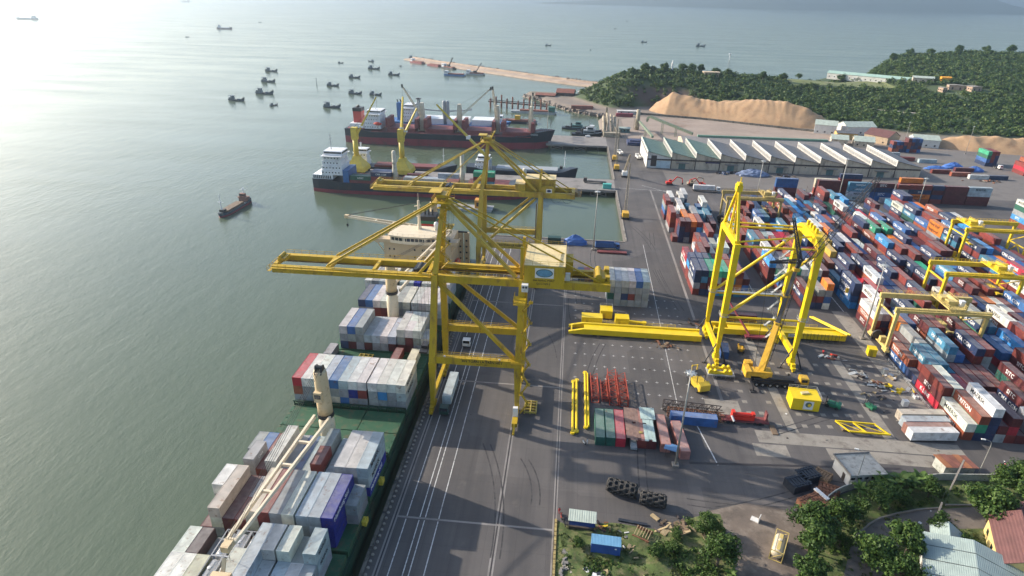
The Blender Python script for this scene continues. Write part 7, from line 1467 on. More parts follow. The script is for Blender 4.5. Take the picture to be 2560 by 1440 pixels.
# walls and kerb
pw = thing('park_wall', 'white curved masonry wall around the park, algae-stained', 'wall', (66, 114, 0), world=True)
WL = [(60.9, 107.8), (62.0, 110.2), (63.6, 112.6), (65.8, 114.5), (68.4, 116.2), (71.4, 117.6), (74.3, 119.0), (80, 120.4), (88, 122.0), (94, 123.3), (99.4, 123.7), (105, 124.3), (114.5, 126.1), (130, 128.5), (150, 131)]
M_WMAS = pm('stained_masonry', (.42, .42, .38), .9, var=.2, scale=.6, dirt=(.14, .15, .11), dirt_amt=.6, dscale=.6)
for a, b in zip(WL[:-1], WL[1:]): q = MB(); q.bar((*a, .95), (*b, .95), .22, 1.9); q.build('wall_panel', M_WMAS, pw)
kb = thing('path_kerb', 'low pale kerb curving along the park path', 'kerb', (75, 109, 0), world=True)
KB = [(62.6, 99.4), (64.6, 100.9), (66.2, 102.8), (68.2, 104.5), (70.6, 106.6), (73.5, 108.5), (78, 110.4), (83.1, 112.1), (89, 113.4)]
for a, b in zip(KB[:-1], KB[1:]): q = MB(); q.bar((*a, .2), (*b, .2), .35, .4); q.build('kerb_stone', M_CONCL, kb)
for a, b in (((90.4, 114.4), (97.7, 115.2)), ((97.7, 115.2), (104, 116))): q = MB(); q.bar((*a, .2), (*b, .2), .35, .4); q.build('kerb_stone', M_CONCL, kb)
# small white substation building
wb2 = thing('substation', 'small white flat-roofed building beside the port road', 'building', (73.8, 122.2, 0), R(11)); q = MB(); q.bb(-4.2, 4.2, -3.2, 3.2, 0, 3.4); wl_ = q.build('wall', M_WALLW, wb2); q = MB(); q.bb(-4.7, 4.7, -3.7, 3.7, 3.4, 3.65); q.build('roof', pm('stained_roof', (.46, .43, .37), .9, var=.18, scale=.5, dirt=(.2, .18, .15), dirt_amt=.5), wb2)
for k in range(5): X = -3.4 + 1.7 * k; q = MB(); q.bb(X - .5, X + .5, -3.27, -3.21, 1.9, 2.5); q.build('window', M_GLASS, wl_)
q = MB(); q.bb(-4.27, -4.21, -1.6, -.6, 0, 2.1); q.build('door', M_DKB, wl_); q = MB(); q.bb(-4.75, -4.6, -3.7, 3.7, 3.66, 4.1); q.bb(-4.6, 4.7, 3.55, 3.7, 3.66, 4.0); q.build('parapet', M_CONC, wb2)
sk = thing('scrap_shack', 'rusty-roofed shack leaning against the port wall', 'shack', (98.6, 127.2, 0), R(10)); q = MB(); q.prismY([(-4, 0), (4, 0), (4, 2.2), (-4, 2.9)], -1.8, 1.8); q.build('wall', M_WMAS, sk)
for k in range(5): q = MB(); q.prismY([(-4.4 + 1.76 * k, 3.06 - .155 * k), (-2.7 + 1.76 * k, 2.92 - .155 * k), (-2.7 + 1.76 * k, 2.98 - .155 * k), (-4.4 + 1.76 * k, 3.12 - .155 * k)], -2.4, 2.3 + .2 * (k % 2)); q.build('roof_sheet', M_ROOFR if k % 3 else sheet('roof_orange_rust', (.36, .14, .06), 'X', .3, .8, .3, .4), sk)
# mint-roofed shed and yellow house at the bottom right
M_MINT = sheet('roof_mint_sheet', (.30, .36, .33), 'X', .35, .5, .12, .08)
ms = thing('mint_roof_shed', 'shed with pale mint metal roof in dark-seamed panels, bottom right', 'shed', (82.8, 91.6, 0), R(-24)); q = MB(); q.bb(-8, 8, -12, 7, 0, 3.8); q.build('wall', M_WALLW, ms)
for s_ in (-1, 1):
    for k in range(5): ya = -12.4 + 4.0 * k; q = MB(); q.prismY([(0, 6.1), (s_ * 8.6, 3.9), (s_ * 8.6, 4.0), (0, 6.2)], ya + .12, ya + 3.9); q.build('roof_panel', M_MINT, ms)
    q = MB(); q.prismY([(0, 6.02), (s_ * 8.5, 3.84), (s_ * 8.5, 3.9), (0, 6.08)], -12.4, 7.6); q.build('roof_underlay', M_STEELD, ms)
ms2 = hut('mint_annex', 'small white gabled annex behind the mint-roofed shed', 83.2, 101.6, 5, 4.5, 3.4, 1.6, R(-24), M_MINT, M_WALLW, 1)
yh = hut('yellow_house', 'yellow-walled house with maroon corrugated roof, bottom right', 96.5, 99.6, 9, 14, 4.6, 3.0, R(-22), M_ROOFM, pm('yellow_wall', (.66, .50, .20), .8, var=.12, dirt=(.4, .3, .15), dirt_amt=.3), 2)
hut('maroon_house', 'second maroon-roofed house at the right picture edge', 104.5, 104.5, 8, 14, 4.0, 2.6, R(-22), M_ROOFM, M_WALLW, 1)
# tyre-clad floating fenders
M_TYRE = pm('worn_tyre', (.030, .028, .027), .85, var=.35, scale=2.5, bump=.4, dirt=(.11, .095, .075), dirt_amt=.35, dscale=2.0)
def torus_mesh(R0=.62, r0=.24, nu=14, nv=7):
    q = MB(); vs = []; fs = []
    for i in range(nu):
        a = 2 * math.pi * i / nu
        for j in range(nv): b = 2 * math.pi * j / nv; vs.append(((R0 + r0 * math.cos(b)) * math.cos(a), (R0 + r0 * math.cos(b)) * math.sin(a), r0 * math.sin(b)))
    for i in range(nu):
        for j in range(nv): fs.append((i * nv + j, ((i + 1) % nu) * nv + j, ((i + 1) % nu) * nv + (j + 1) % nv, i * nv + (j + 1) % nv))
    q.add(vs, fs); me = q.mesh('tyre', smooth=True); me.materials.append(M_TYRE); return me
TOR = torus_mesh()
def tyre_fender(label, x, y, L_, r_, rz, seed):
    t = thing('tyre_fender', label, 'fender', (x, y, r_ + .42), rz, 'tyre-clad ship fenders'); q = MB(); rings = []
    for u, k in ((-1, .3), (-.92, .75), (-.75, 1), (.75, 1), (.92, .75), (1, .3)): rings.append([(L_ / 2 * u, r_ * k * math.cos(a), r_ * k * math.sin(a)) for a in [2 * math.pi * j / 14 for j in range(14)]])
    q.loft(rings); q.build('core', M_RUB, t, True); rr = random.Random(seed)
    nx_ = int(L_ / 1.35)
    for i in range(nx_):
        for j in range(8):
            a = 2 * math.pi * (j + .5 * (i % 2)) / 8; X = -L_ / 2 + .9 + (L_ - 1.8) * i / (nx_ - 1); o = bpy.data.objects.new('tyre', TOR); o.parent = t; COL.objects.link(o); k = r_ + .08 if abs(X) < L_ * .38 else r_ * .86
            o.matrix_local = Matrix.Translation((X, k * math.cos(a), k * math.sin(a))) @ Vector((0, math.cos(a), math.sin(a))).to_track_quat('Z', 'X').to_matrix().to_4x4() @ Matrix.Rotation(rr.uniform(-.15, .15), 4, 'X')
    for s_ in (-1, 1):
        for j in range(4): a = 2 * math.pi * j / 4 + .4; o = bpy.data.objects.new('tyre', TOR); o.parent = t; COL.objects.link(o); o.matrix_local = Matrix.Translation((s_ * L_ * .49, r_ * .5 * math.cos(a), r_ * .5 * math.sin(a))) @ Vector((s_, 0, 0)).to_track_quat('Z', 'X').to_matrix().to_4x4()
tyre_fender('longer black tyre-clad fender lying on the asphalt, left one', 16.6, 109.6, 6.8, 1.35, R(-14), 3); tyre_fender('shorter black tyre-clad fender touching the first, right one', 23.4, 106.9, 5.6, 1.2, R(-10), 4)
# black and rusty mooring pontoons by the white building
M_PBLK = pm('pontoon_navy_black', (.018, .024, .036), .6, var=.3, scale=1.2, dirt=(.06, .06, .06), dirt_amt=.4); M_RUST = pm('rusted_steel', (.20, .085, .045), .85, var=.35, scale=1.0, dirt=(.09, .045, .03), dirt_amt=.5, dscale=1.2, bump=.3)
def slat_box(name, label, x, y, w_, d_, h_, rz, mat, group, nb=6, z=0.0):
    t = thing(name, label, 'pontoon', (x, y, z), rz, group); q = MB(); q.bb(-w_ / 2, w_ / 2, -d_ / 2, d_ / 2, .1, h_ - .25); q.build('body', mat, t)
    for k in range(nb): X = -w_ / 2 + w_ * (k + .5) / nb; q = MB(); q.bb(X - w_ / nb * .36, X + w_ / nb * .36, -d_ / 2 - .05, d_ / 2 + .05, h_ - .25, h_); q.build('slat', mat, t)
    for k in (-.33, .33): q = MB(); q.bb(-w_ / 2 - .05, w_ / 2 + .05, d_ * k - .15, d_ * k + .15, h_, h_ + .1); q.build('bearer', mat, t)
    return t
PG = 'pontoons stored by the white building'
slat_box('pontoon', 'navy-black slatted pontoon nearest the dirt track', 58.0, 116.4, 5.0, 3.6, 2.2, R(24), M_PBLK, PG); slat_box('pontoon', 'navy-black slatted pontoon touching the first, nearer the road', 61.2, 119.4, 5.0, 3.6, 2.2, R(24), M_PBLK, PG)
slat_box('pontoon', 'brown rusted pontoon beside the white building', 64.8, 119.9, 3.8, 3.4, 1.8, R(-40), pm('rust_tan', (.22, .14, .08), .85, var=.3), PG); slat_box('pontoon', 'rusted red frame nearest the wall, upper', 65.2, 116.2, 4.6, 2.4, 1.2, R(-22), M_RUST, PG); slat_box('pontoon', 'rusted red frame, middle of three by the wall', 63.4, 113.8, 4.6, 2.6, 1.4, R(-24), M_RUST, PG)
slat_box('pontoon', 'largest rusted slatted stack with white bundle on top', 59.6, 110.0, 6.2, 4.4, 2.2, R(28), M_RUST, PG, 9); q = MB(); q.box((61.8, 112.3, 2.35), (3.8, .9, .3), R(-62)); tag(q.build('white_bundle', M_WHITE), 'white plank bundle resting on the rusted stack', 'bundle')
tkb = tank_box(48.2, 97.0, .02, 'cream tank container with yellow frame on the dirt track', M_RTGP, pm('tank_cream', (.60, .52, .38), .5, var=.12, dirt=(.4, .28, .15), dirt_amt=.4), None, R(-26), 'tank_container'); tkb.scale = (1.05, 1.05, 1.05)
q = MB(); q.prismY([(-.9, 0), (.9, 0), (.9, .15), (-.75, .15), (-.75, 1.6), (-.9, 1.6)], -.7, .7); o = tag(q.build('barrier_block', M_WALLW), 'white L-shaped concrete barrier beside the dirt track', 'barrier'); o.location = (45.6, 105.0, .012); o.rotation_euler = (0, 0, R(150))
# things on the grass strip
t_ = thing('site_container', 'blue corrugated site container standing on the grass strip', 'container', (12.2, 92.9, .3), R(-3)); q = MB(); q.bb(-3, 3, -1.25, 1.25, 0, 2.5); q.build('wall', sheet('site_blue', (.03, .085, .30), 'X', .3, .55, .12, .1), t_); q = MB(); q.bb(-3.05, 3.05, -1.3, 1.3, 2.5, 2.62); q.build('roof', sheet('site_roof_blue', (.13, .30, .46), 'X', .3, .5, .1, .06), t_)
q = MB(); q.bb(1.8, 2.2, -1.27, -1.26, 1.6, 1.9); q.build('logo', M_LETW, t_)
t_ = thing('lean_to', 'lean-to with pale green sheet roof at the grass edge', 'shelter', (7.4, 98.8, .2), R(-3)); 
for k in range(4): q = MB(); q.prismX([(-1.5, 2.5), (1.5, 2.9), (1.5, 2.96), (-1.5, 2.56)], -3 + 1.5 * k, -1.53 + 1.5 * k); q.build('roof_sheet', M_ROOFG, t_)
for X in (-2.7, 2.7):
    for Y in (-1.3, 1.3): q = MB(); q.bar((X, Y, 0), (X, Y, 2.6), .1); q.build('post', M_DKB, t_)
q = MB(); q.bb(-2.8, 2.8, -1.35, -1.25, 1.2, 2.3); q.build('blue_curtain', pm('curtain_blue', (.02, .05, .20), .7), t_); q = MB(); q.bb(-2.8, 2.4, -1.2, .6, 0, .6); q.build('bench', M_DKB, t_)
def motorbike(name, label, x, y, rz, col, rider=False, z=0.0):
    t = thing(name, label, 'motorbike', (x, y, z), rz, 'motorbikes')
    for Y in (-.6, .6): q = MB(); q.tube((-.06, Y, .29), (.06, Y, .29), .29, n=14); q.build('wheel', M_RUB, t)
    q = MB(); q.bar((0, -.5, .45), (0, .2, .45), .24, .3); q.bar((0, -.65, .72), (0, -.05, .70), .26, .16); q.bar((0, .6, .3), (0, .42, 1.0), .1); q.bar((0, .2, .45), (0, .45, .85), .22, .3); q.build('body', col, t); q = MB(); q.bar((-.33, .4, 1.02), (.33, .4, 1.02), .05); q.build('handlebar', M_BLACK, t); q = MB(); q.bar((0, -.7, .82), (0, .05, .8), .24, .1); q.build('seat', M_BLACK, t)
    return t
motorbike('motorbike', 'white scooter parked beside the yellow tubes', 8.0, 126.2, R(40), M_WHITE); motorbike('motorbike', 'dark red motorbike parked at the corner of the grass strip', 2.9, 100.8, R(10), M_REDB); motorbike('motorbike', 'black motorbike parked behind the lean-to', 5.4, 102.0, R(80), M_BLACK); mbk = motorbike('motorbike', 'red motorbike being ridden on the road at the right edge', 112.0, 130.0, R(-80), M_REDB); motorbike('motorbike', 'black motorbike beside the lean-to left post', 3.6, 98.6, R(20), M_BLACK, z=.25)
# rider: one continuous skinned body
def person(label, loc, rz, joints, edges, rad, shirt, parent_offset=None):
    t = thing('person', label, 'person', loc, rz); me = bpy.data.meshes.new('body'); me.from_pydata(joints, edges, []); o = bpy.data.objects.new('body', me); COL.objects.link(o); o.parent = t
    md = o.modifiers.new('skin', 'SKIN'); 
    for i, r_ in enumerate(rad): me.skin_vertices[0].data[i].radius = (r_, r_) if me.skin_vertices else (r_, r_)
    me.skin_vertices[0].data[0].use_root = True; sb = o.modifiers.new('sub', 'SUBSURF'); sb.levels = 1; sb.render_levels = 1; me.materials.append(shirt)
    return t
def add_skin(me):
    bmx = bmesh.new(); bmx.from_mesh(me); bmx.verts.layers.skin.verify(); bmx.to_mesh(me); bmx.free()
def make_person(label, loc, rz, pose, shirt, skinc):
    J = {'pel': (0, 0, .95), 'chest': (0, .03, 1.3), 'neck': (0, .04, 1.48), 'head': (0, .06, 1.60), 'top': (0, .06, 1.74), 'shl': (-.2, .03, 1.42), 'shr': (.2, .03, 1.42), 'ell': (-.26, .05, 1.15), 'elr': (.26, .05, 1.15), 'hal': (-.26, .18, .93), 'har': (.26, .18, .93), 'hil': (-.1, 0, .9), 'hir': (.1, 0, .9), 'knl': (-.11, .03, .5), 'knr': (.11, .03, .5), 'anl': (-.11, -.02, .08), 'anr': (.11, -.02, .08), 'tol': (-.11, .14, .04), 'tor': (.11, .14, .04)}
    J.update(pose); nm = list(J); me = bpy.data.meshes.new('body')
    E = [('pel', 'chest'), ('chest', 'neck'), ('neck', 'head'), ('head', 'top'), ('chest', 'shl'), ('chest', 'shr'), ('shl', 'ell'), ('shr', 'elr'), ('ell', 'hal'), ('elr', 'har'), ('pel', 'hil'), ('pel', 'hir'), ('hil', 'knl'), ('hir', 'knr'), ('knl', 'anl'), ('knr', 'anr'), ('anl', 'tol'), ('anr', 'tor')]
    me.from_pydata([J[k] for k in nm], [(nm.index(a), nm.index(b)) for a, b in E], []); add_skin(me)
    RD = {'pel': .15, 'chest': .16, 'neck': .06, 'head': .1, 'top': .07, 'shl': .07, 'shr': .07, 'ell': .05, 'elr': .05, 'hal': .035, 'har': .035, 'hil': .09, 'hir': .09, 'knl': .065, 'knr': .065, 'anl': .04, 'anr': .04, 'tol': .035, 'tor': .035}
    t = thing('person', label, 'person', loc, rz, 'people'); o = bpy.data.objects.new('body', me); COL.objects.link(o); o.parent = t; o.modifiers.new('skin', 'SKIN')
    for i, k in enumerate(nm): me.skin_vertices[0].data[i].radius = (RD[k], RD[k])
    me.skin_vertices[0].data[0].use_root = True; s2 = o.modifiers.new('sub', 'SUBSURF'); s2.levels = 1; s2.render_levels = 2; me.materials.append(shirt)
    q = MB(); q.lathe([(.13, 0), (.145, .08), (.11, .17), (.03, .2)], (J['head'][0], J['head'][1], J['head'][2] + .02), n=10); q.build('helmet', skinc, t, True)
    return t
SIT = {'pel': (0, -.3, .88), 'chest': (0, -.22, 1.2), 'neck': (0, -.18, 1.38), 'head': (0, -.15, 1.5), 'top': (0, -.15, 1.64), 'shl': (-.2, -.2, 1.33), 'shr': (.2, -.2, 1.33), 'ell': (-.3, .02, 1.15), 'elr': (.3, .02, 1.15), 'hal': (-.3, .34, 1.06), 'har': (.3, .34, 1.06), 'hil': (-.1, -.28, .86), 'hir': (.1, -.28, .86), 'knl': (-.2, .12, .78), 'knr': (.2, .12, .78), 'anl': (-.2, .08, .34), 'anr': (.2, .08, .34), 'tol': (-.2, .24, .3), 'tor': (.2, .24, .3)}
make_person('person in dark clothes and white helmet riding the red motorbike', (112.0, 130.0, 0), R(-80), SIT, pm('cloth_dark', (.03, .03, .04), .8), M_WHITE)
make_person('person in pale shirt standing beside the white scooter', (8.9, 126.0, 0), R(60), {}, pm('cloth_white', (.55, .55, .55), .8), M_BLACK); make_person('person in red shirt standing by the parked motorbikes', (2.4, 101.9, 0), R(200), {}, pm('cloth_red', (.4, .05, .05), .8), M_BLACK)
rj = random.Random(12)
def heap(name, label, x, y, n, sx, sy, mats, cat, smin=.4, smax=1.8, z=0.0, group=None, flatk=.35):
    """a loose heap: each discarded piece is a part"""
    t = thing(name, label, cat, (x, y, z), 0, group)
    for k in range(n):
        q = MB(); L_ = rj.uniform(smin, smax); q.box((0, 0, 0), (L_, L_ * rj.uniform(.12, .6), rj.uniform(.08, flatk))); o = q.build('piece', rj.choice(mats), t); o.location = (rj.gauss(0, sx), rj.gauss(0, sy), rj.uniform(.1, .5)); o.rotation_euler = (rj.uniform(-.3, .3), rj.uniform(-.3, .3), rj.uniform(0, 6.3))
    return t
M_TIMB = pm('timber', (.30, .21, .12), .9, var=.3); M_TIMB2 = pm('bamboo', (.36, .27, .15), .8, var=.25)
heap('timber_heap', 'heap of broken timber pallets on the grass strip edge', 28.2, 100.2, 34, 1.9, 1.2, [M_TIMB, M_TIMB2, M_TIMB, M_DKB], 'timber', 1.0, 3.2); heap('scrap_heap', 'orange machine parts and junk right of the lean-to', 12.0, 98.6, 16, .9, .8, [M_RTGB, M_DKB, M_RUST], 'scrap', .4, 1.3); heap('rubble_heap', 'pale rubble and boards behind the blue container', 17.4, 94.6, 22, 1.4, 1.3, [M_CONCL, M_TIMB2, M_WALLW], 'rubble', .4, 1.4); heap('stone_heap', 'loose grey stones along the left kerb of the grass strip', 4.0, 87.5, 26, .8, 3.0, [M_CONCL, M_CONC], 'stones', .5, 1.3, flatk=.7)
heap('junk_pile', 'boxes and sheeting left of the bottom edge below the blue container', 10.6, 86.6, 14, 1.4, .9, [M_TIMB2, M_WHITE, M_PBLK], 'junk', .8, 2.4)
t_ = thing('crate_frame', 'pale slatted crate frame on a red base, grass strip', 'frame', (20.3, 97.6, .3), R(-25))
for k in range(6): q = MB(); q.bar((-1.5 + .6 * k, -1.3, .7), (-1.5 + .6 * k, 1.3, .9), .14); q.build('slat', M_TIMB2, t_)
q = MB(); q.bb(-1.8, 1.8, -1.6, -1.3, 0, .5); q.bb(-1.8, 1.8, 1.2, 1.4, 0, .7); q.build('base', M_RUST, t_)
q = MB(); q.bar((15.4, 101.4, .2), (21.6, 100.6, .2), .7, .35); tag(q.build('steel_beam', M_PBLK), 'dark steel beam lying along the grass edge', 'beam')
# ================================================================ LAY-DOWN AREA AND PORT VEHICLES
# row of old containers turned into sheds
SG = 'old containers used as sheds'
for (x, ch, lab, dy) in ((12.1, 'h', 'faded green shed container at the left end of the row', 0), (14.7, 'h', 'faded green shed container second from the left', 0), (17.3, 'k', 'salmon red shed container between green and rusty roofs', 0), (25.0, 'd', 'maroon shed container under the mint sheet roof', 0), (22.6, 'r', 'brick red shed container with small white sign', 0)):
    o = container(x, 126.0 + 6.1 + dy, 0, 12, ch, lab, SG, near='end')
    if o and ch in 'hk': o.color = tuple(c * k + a for c, k, a in zip(o.color[:3], (.7, .7, .7), ((.05, .10, .07) if ch == 'h' else (.16, .05, .05)))) + (1,)
sr = thing('shed_roof', 'patchwork corrugated roof, rusty and mint sheets, spanning the shed containers', 'roof', (21.5, 132, 2.62), world=True)
M_RSH = sheet('rusty_sheet', (.24, .15, .12), 'X', .3, .8, .3, .5); M_MSH = sheet('pale_mint_sheet', (.40, .50, .46), 'X', .3, .55, .2, .12); M_PSH = sheet('pink_sheet', (.36, .17, .14), 'X', .3, .8, .25, .35)
for k in range(8):
    xa = 18.7 + .92 * k
    for j in range(2): q = MB(); ya = 126.0 + 6.6 * j; mt = (M_RSH, M_RSH, M_RSH, M_RSH, M_PSH, M_MSH, M_MSH, M_MSH)[k]; q.bb(xa, xa + .9, ya - (.4 if (k + j) % 3 else -.4), ya + 6.5, 2.75 + .03 * ((k + j) % 2), 2.80 + .03 * ((k + j) % 2)); q.build('roof_sheet', mt, sr)
for k in range(4): q = MB(); q.bb(22.9 + 1.0 * k, 23.85 + 1.0 * k, 134.5, 139.6, 2.9, 2.95); q.build('roof_sheet', M_MSH, sr)
q = MB(); q.bb(22, 22.9, 128.4, 129.2, 2.86, 2.95); q.build('skylight_frame', M_YFR, sr)
q = MB(); q.box((20.6, 126.6, .75), (1.6, 3.6, .7)); q.box((20.6, 126.9, 1.3), (1.4, 1.8, .5)); o = tag(q.build('parked_car', M_HGREY), 'grey car parked under the rusty shed roof', 'car')
container(28.4, 131.4, 0, 12, 'p', 'faded pink-red container right of the mint shed roof', SG, near='end', rz=R(1)); container(32.6, 129.2, 0, 12, 'p', 'faded pink container beside the tall lamp mast', SG, near='end', rz=R(4)); container(37.5, 138.3, 0, 12, 'b', 'dusty blue container lying crosswise beneath the lattice boom', SG, near='end', rz=R(-92))
t_ = thing('blue_canopy', 'small tilted blue sheet canopy beside the lamp mast', 'canopy', (29.6, 124.4, 0)); q = MB(); q.box((0, 0, 2.5), (3.2, 2.6, .08), R(-18)); q.build('sheet', sheet('canopy_blue', (.10, .22, .40), 'X', .3, .5, .15, .15), t_)
for X, Y in ((-1.3, -.9), (1.3, -1.2), (1.2, 1.0), (-1.3, 1.2)): q = MB(); q.bar((X, Y, 0), (X, Y, 2.5), .08); q.build('post', M_DKB, t_)
# yellow tubes, red lattice sections, dark lattice boom
for k, (x, ya, yb, lab) in enumerate(((5.1, 129.6, 153.2, 'yellow tube lying on the asphalt, leftmost of three'), (6.1, 130.3, 154.0, 'yellow tube lying on the asphalt, middle one'), (8.6, 132.3, 158.4, 'yellow double tube lying apart, right of the other two'))):
    t = thing('crane_tube', lab, 'tube', (x, ya, 0), world=True, group='yellow tubes on the asphalt'); q = MB(); q.tube((x, ya, .55), (x, yb, .55), .36, n=10); q.build('pipe', M_NEW, t)
    if k == 2: q = MB(); q.tube((x + .75, ya + .4, .55), (x + .75, yb - .4, .55), .3, n=10); q.build('pipe', M_NEW, t)
    for Y in (ya, yb): q = MB(); q.tube((x, Y, .3), (x, Y, .8), .62, n=12); q.build('end_lug', M_NEW, t)
M_RFR = pm('red_lattice', (.34, .05, .025), .6, var=.2, dirt=(.16, .06, .04), dirt_amt=.4)
for k, (x, w_, h_, ya, yb) in enumerate(((11.4, 2.0, 1.6, 144.0, 156.5), (14.2, 1.6, .8, 145.0, 154.5), (16.6, 2.4, 2.6, 143.4, 158.0), (19.4, 2.3, 2.4, 143.0, 156.8))):
    t = thing('lattice_section', f'red lattice boom section on the asphalt, {ORD[k]} from the left', 'lattice section', (x, ya, 0), world=True, group='red lattice sections'); q = MB(); q.truss((x, ya, .2 + h_ / 2), (x - .3, yb, .2 + h_ / 2), w_, h_, 7, .13, .075); q.build('lattice', M_RFR, t)
t = thing('lattice_boom', 'long dark red-brown lattice boom lying behind the blue container', 'lattice section', (38, 142, 0), world=True); q = MB(); q.truss((30.0, 143.4, 1.6), (45.6, 142.0, 1.6), 1.8, 2.4, 12, .13, .08); q.build('lattice', M_DKB, t); q = MB(); q.truss((31, 141.0, 1.2), (46, 140.0, 1.2), 1.6, 2.0, 11, .12, .07); q.build('lattice', M_RUST, t)
# red machine on a low trailer
t = thing('low_trailer', 'dark red low-loader trailer with an upright post', 'trailer', (52, 140.6, 0), world=True); q = MB(); q.bb(45.4, 57.8, 139.2, 141.8, .6, 1.0); q.bb(56.8, 57.2, 139.6, 141.4, 1.0, 3.6); q.build('bed', M_HOLD, t)
for X in (47, 48.4, 54, 55.4): q = MB(); q.tube((X, 139.1, .45), (X, 141.9, .45), .44, n=12); q.build('wheel', M_RUB, t)
M_BRED = pm('bright_red_machine', (.62, .035, .02), .4, var=.08); t = thing('drilling_machine', 'bright red machine unit loaded on the low trailer', 'machine', (50.8, 140.6, 1.0), world=True); q = MB(); q.bb(48.4, 53.8, 139.6, 141.4, 1.02, 2.0); q.tube((48.6, 140.5, 2.3), (53.4, 140.5, 2.3), .6, n=10); q.build('body', M_BRED, t); q = MB(); q.bb(47.9, 48.7, 139.7, 141.2, 1.02, 3.4); q.bb(53.2, 54.0, 139.9, 141.2, 1.02, 3.0); q.build('end_frame', M_BRED, t); q = MB(); q.tube((47.8, 139.9, 2.2), (48.4, 138.8, 1.1), .3, n=8); q.build('hose_reel', M_WHITE, t)
q = MB(); q.bb(57.9, 59.3, 135.6, 139.6, .02, .3); tag(q.build('plank_stack', M_TIMB), 'small stack of planks beside the red machine trailer', 'planks')
# yellow switch-house with logo, boxes on the lay-down area
def cabin(name, label, x, y, w_, d_, h_, rz, rail_=True, logo=False, group=None):
    t = thing(name, label, 'cabin', (x, y, 0), rz, group); q = MB(); q.bb(-w_ / 2, w_ / 2, -d_ / 2, d_ / 2, .3, h_); q.build('wall', M_NEW, t); q = MB(); q.bb(-w_ / 2 - .12, w_ / 2 + .12, -d_ / 2 - .12, d_ / 2 + .12, h_, h_ + .12); q.build('roof', M_NEW, t); q = MB(); q.bb(-w_ / 2 + .2, w_ / 2 - .2, -d_ / 2 + .2, d_ / 2 - .2, 0, .3); q.build('skid', M_DKB, t)
    if rail_: q = MB(); q.rail((-w_ / 2, d_ / 2, h_ + .12), (w_ / 2, d_ / 2, h_ + .12), 1); q.rail((w_ / 2, -d_ / 2, h_ + .12), (w_ / 2, d_ / 2, h_ + .12), 1); q.build('railing', M_GALV, t)
    if logo:
        q = MB(); q.bb(-.6, 2.0, -d_ / 2 - .04, -d_ / 2 - .005, .7, h_ - .5); q.build('sign_board', M_WHITE, t); ellipse((.7, -d_ / 2 - .05, h_ / 2 + .35), .85, .85, .01, M_LOGOG, 'logo_disc', t); ellipse((.95, -d_ / 2 - .06, h_ / 2 + .2), .45, .5, .02, M_NEW, 'logo_disc', t); q = MB(); q.box((0, .2, h_ + .35), (2.2, 1.0, .4), .3); q.build('roof_hatch', M_YROOF, t)
    else:
        q = MB(); q.bb(-w_ * .3, -w_ * .3 + .9, -d_ / 2 - .04, -d_ / 2 - .005, .35, min(2.3, h_ - .2)); q.build('door', M_YEL, t)
    return t
cabin('equipment_house', 'bright yellow equipment house with railing and round logo board', 69.8, 150.0, 7.4, 5.4, 3.9, R(-4), True, True); BG_ = 'yellow boxes on the lay-down area'
cabin('equipment_box', 'long yellow equipment box in front, left of the three', 11.2, 191.0, 7.0, 3.4, 3.0, 0, False, group=BG_); cabin('equipment_box', 'taller yellow box behind the long one', 16.4, 196.6, 4.2, 4.0, 3.2, 0, True, group=BG_); cabin('equipment_box', 'yellow box beside a lying yellow arm, right of the three', 21.6, 191.6, 4.6, 3.4, 3.0, 0, False, group=BG_); cabin('equipment_box', 'small bright yellow box near the pale yard crane foot', 101.2, 181.0, 2.4, 2.6, 2.8, R(-10), False, group=BG_)
t = thing('pivot_arm', 'yellow steel arm with lug lying beside the right yellow box', 'arm', (27, 191.6, 0), world=True); q = MB(); q.bar((24.2, 193.2, .5), (29.2, 192.6, .5), .8, .6); q.tube((29.6, 192.6, .2), (29.6, 192.6, .9), .8, n=14); q.build('arm', M_NEW, t)
t = thing('bogie_set', 'yellow wheel-bogie set on a galvanised frame before the new crane leg', 'bogie set', (49.5, 163.2, 0), world=True); q = MB(); q.bb(45.6, 53.6, 161.0, 165.2, .9, 1.2); q.rail((45.6, 161, 0.2), (53.6, 161, .2), .9, post=1.2); q.build('stand', M_GALV, t)
for X in (47.2, 51.6):
    for Y in (162.0, 164.6): q = MB(); q.bb(X - 1.3, X + 1.3, Y - .45, Y + .45, 1.2, 2.0); q.tube((X - .7, Y - .5, 2.1), (X - .7, Y + .5, 2.1), .5, n=10); q.tube((X + .7, Y - .5, 2.1), (X + .7, Y + .5, 2.1), .5, n=10); q.build('bogie', M_NEW, t)
q = MB(); q.bar((47.2, 162, 1.5), (51.6, 162, 1.5), .7, .7); q.bar((47.2, 164.6, 1.5), (51.6, 164.6, 1.5), .7, .7); q.build('link_beam', M_NEW, t)
t = thing('ladder_frame', 'flat yellow braced frame lying at the yard edge', 'frame', (80, 141, 0), world=True); q = MB()
for Y in (138.6, 142.8): q.bar((76.2 + (142.8 - Y) * .5, Y, .8), (86.6 + (142.8 - Y) * .5, Y - .2, .8), .35, .4)
for X in (76.2, 80.6, 86.2): q.bar((X, 142.8, .8), (X + 2.1, 138.6, .8), .3)
q.bar((76.4, 142.7, .8), (82.4, 138.6, .8), .14); q.bar((80.8, 142.7, .8), (88, 138.6, .8), .14); q.build('frame', M_NEW, t); q = MB(); q.bb(77, 88, 139.4, 140.0, 0, .55); q.build('support_block', M_TIMB, t)
t = thing('twin_tube', 'pair of bright yellow tubes leaning near the girder end', 'tube', (92, 193, 0), world=True)
for dx in (0, .9): q = MB(); q.tube((90.0 + dx, 205, .6), (95.6 + dx, 187.2, 3.6), .34, n=8); q.build('pipe', M_NEW, t)
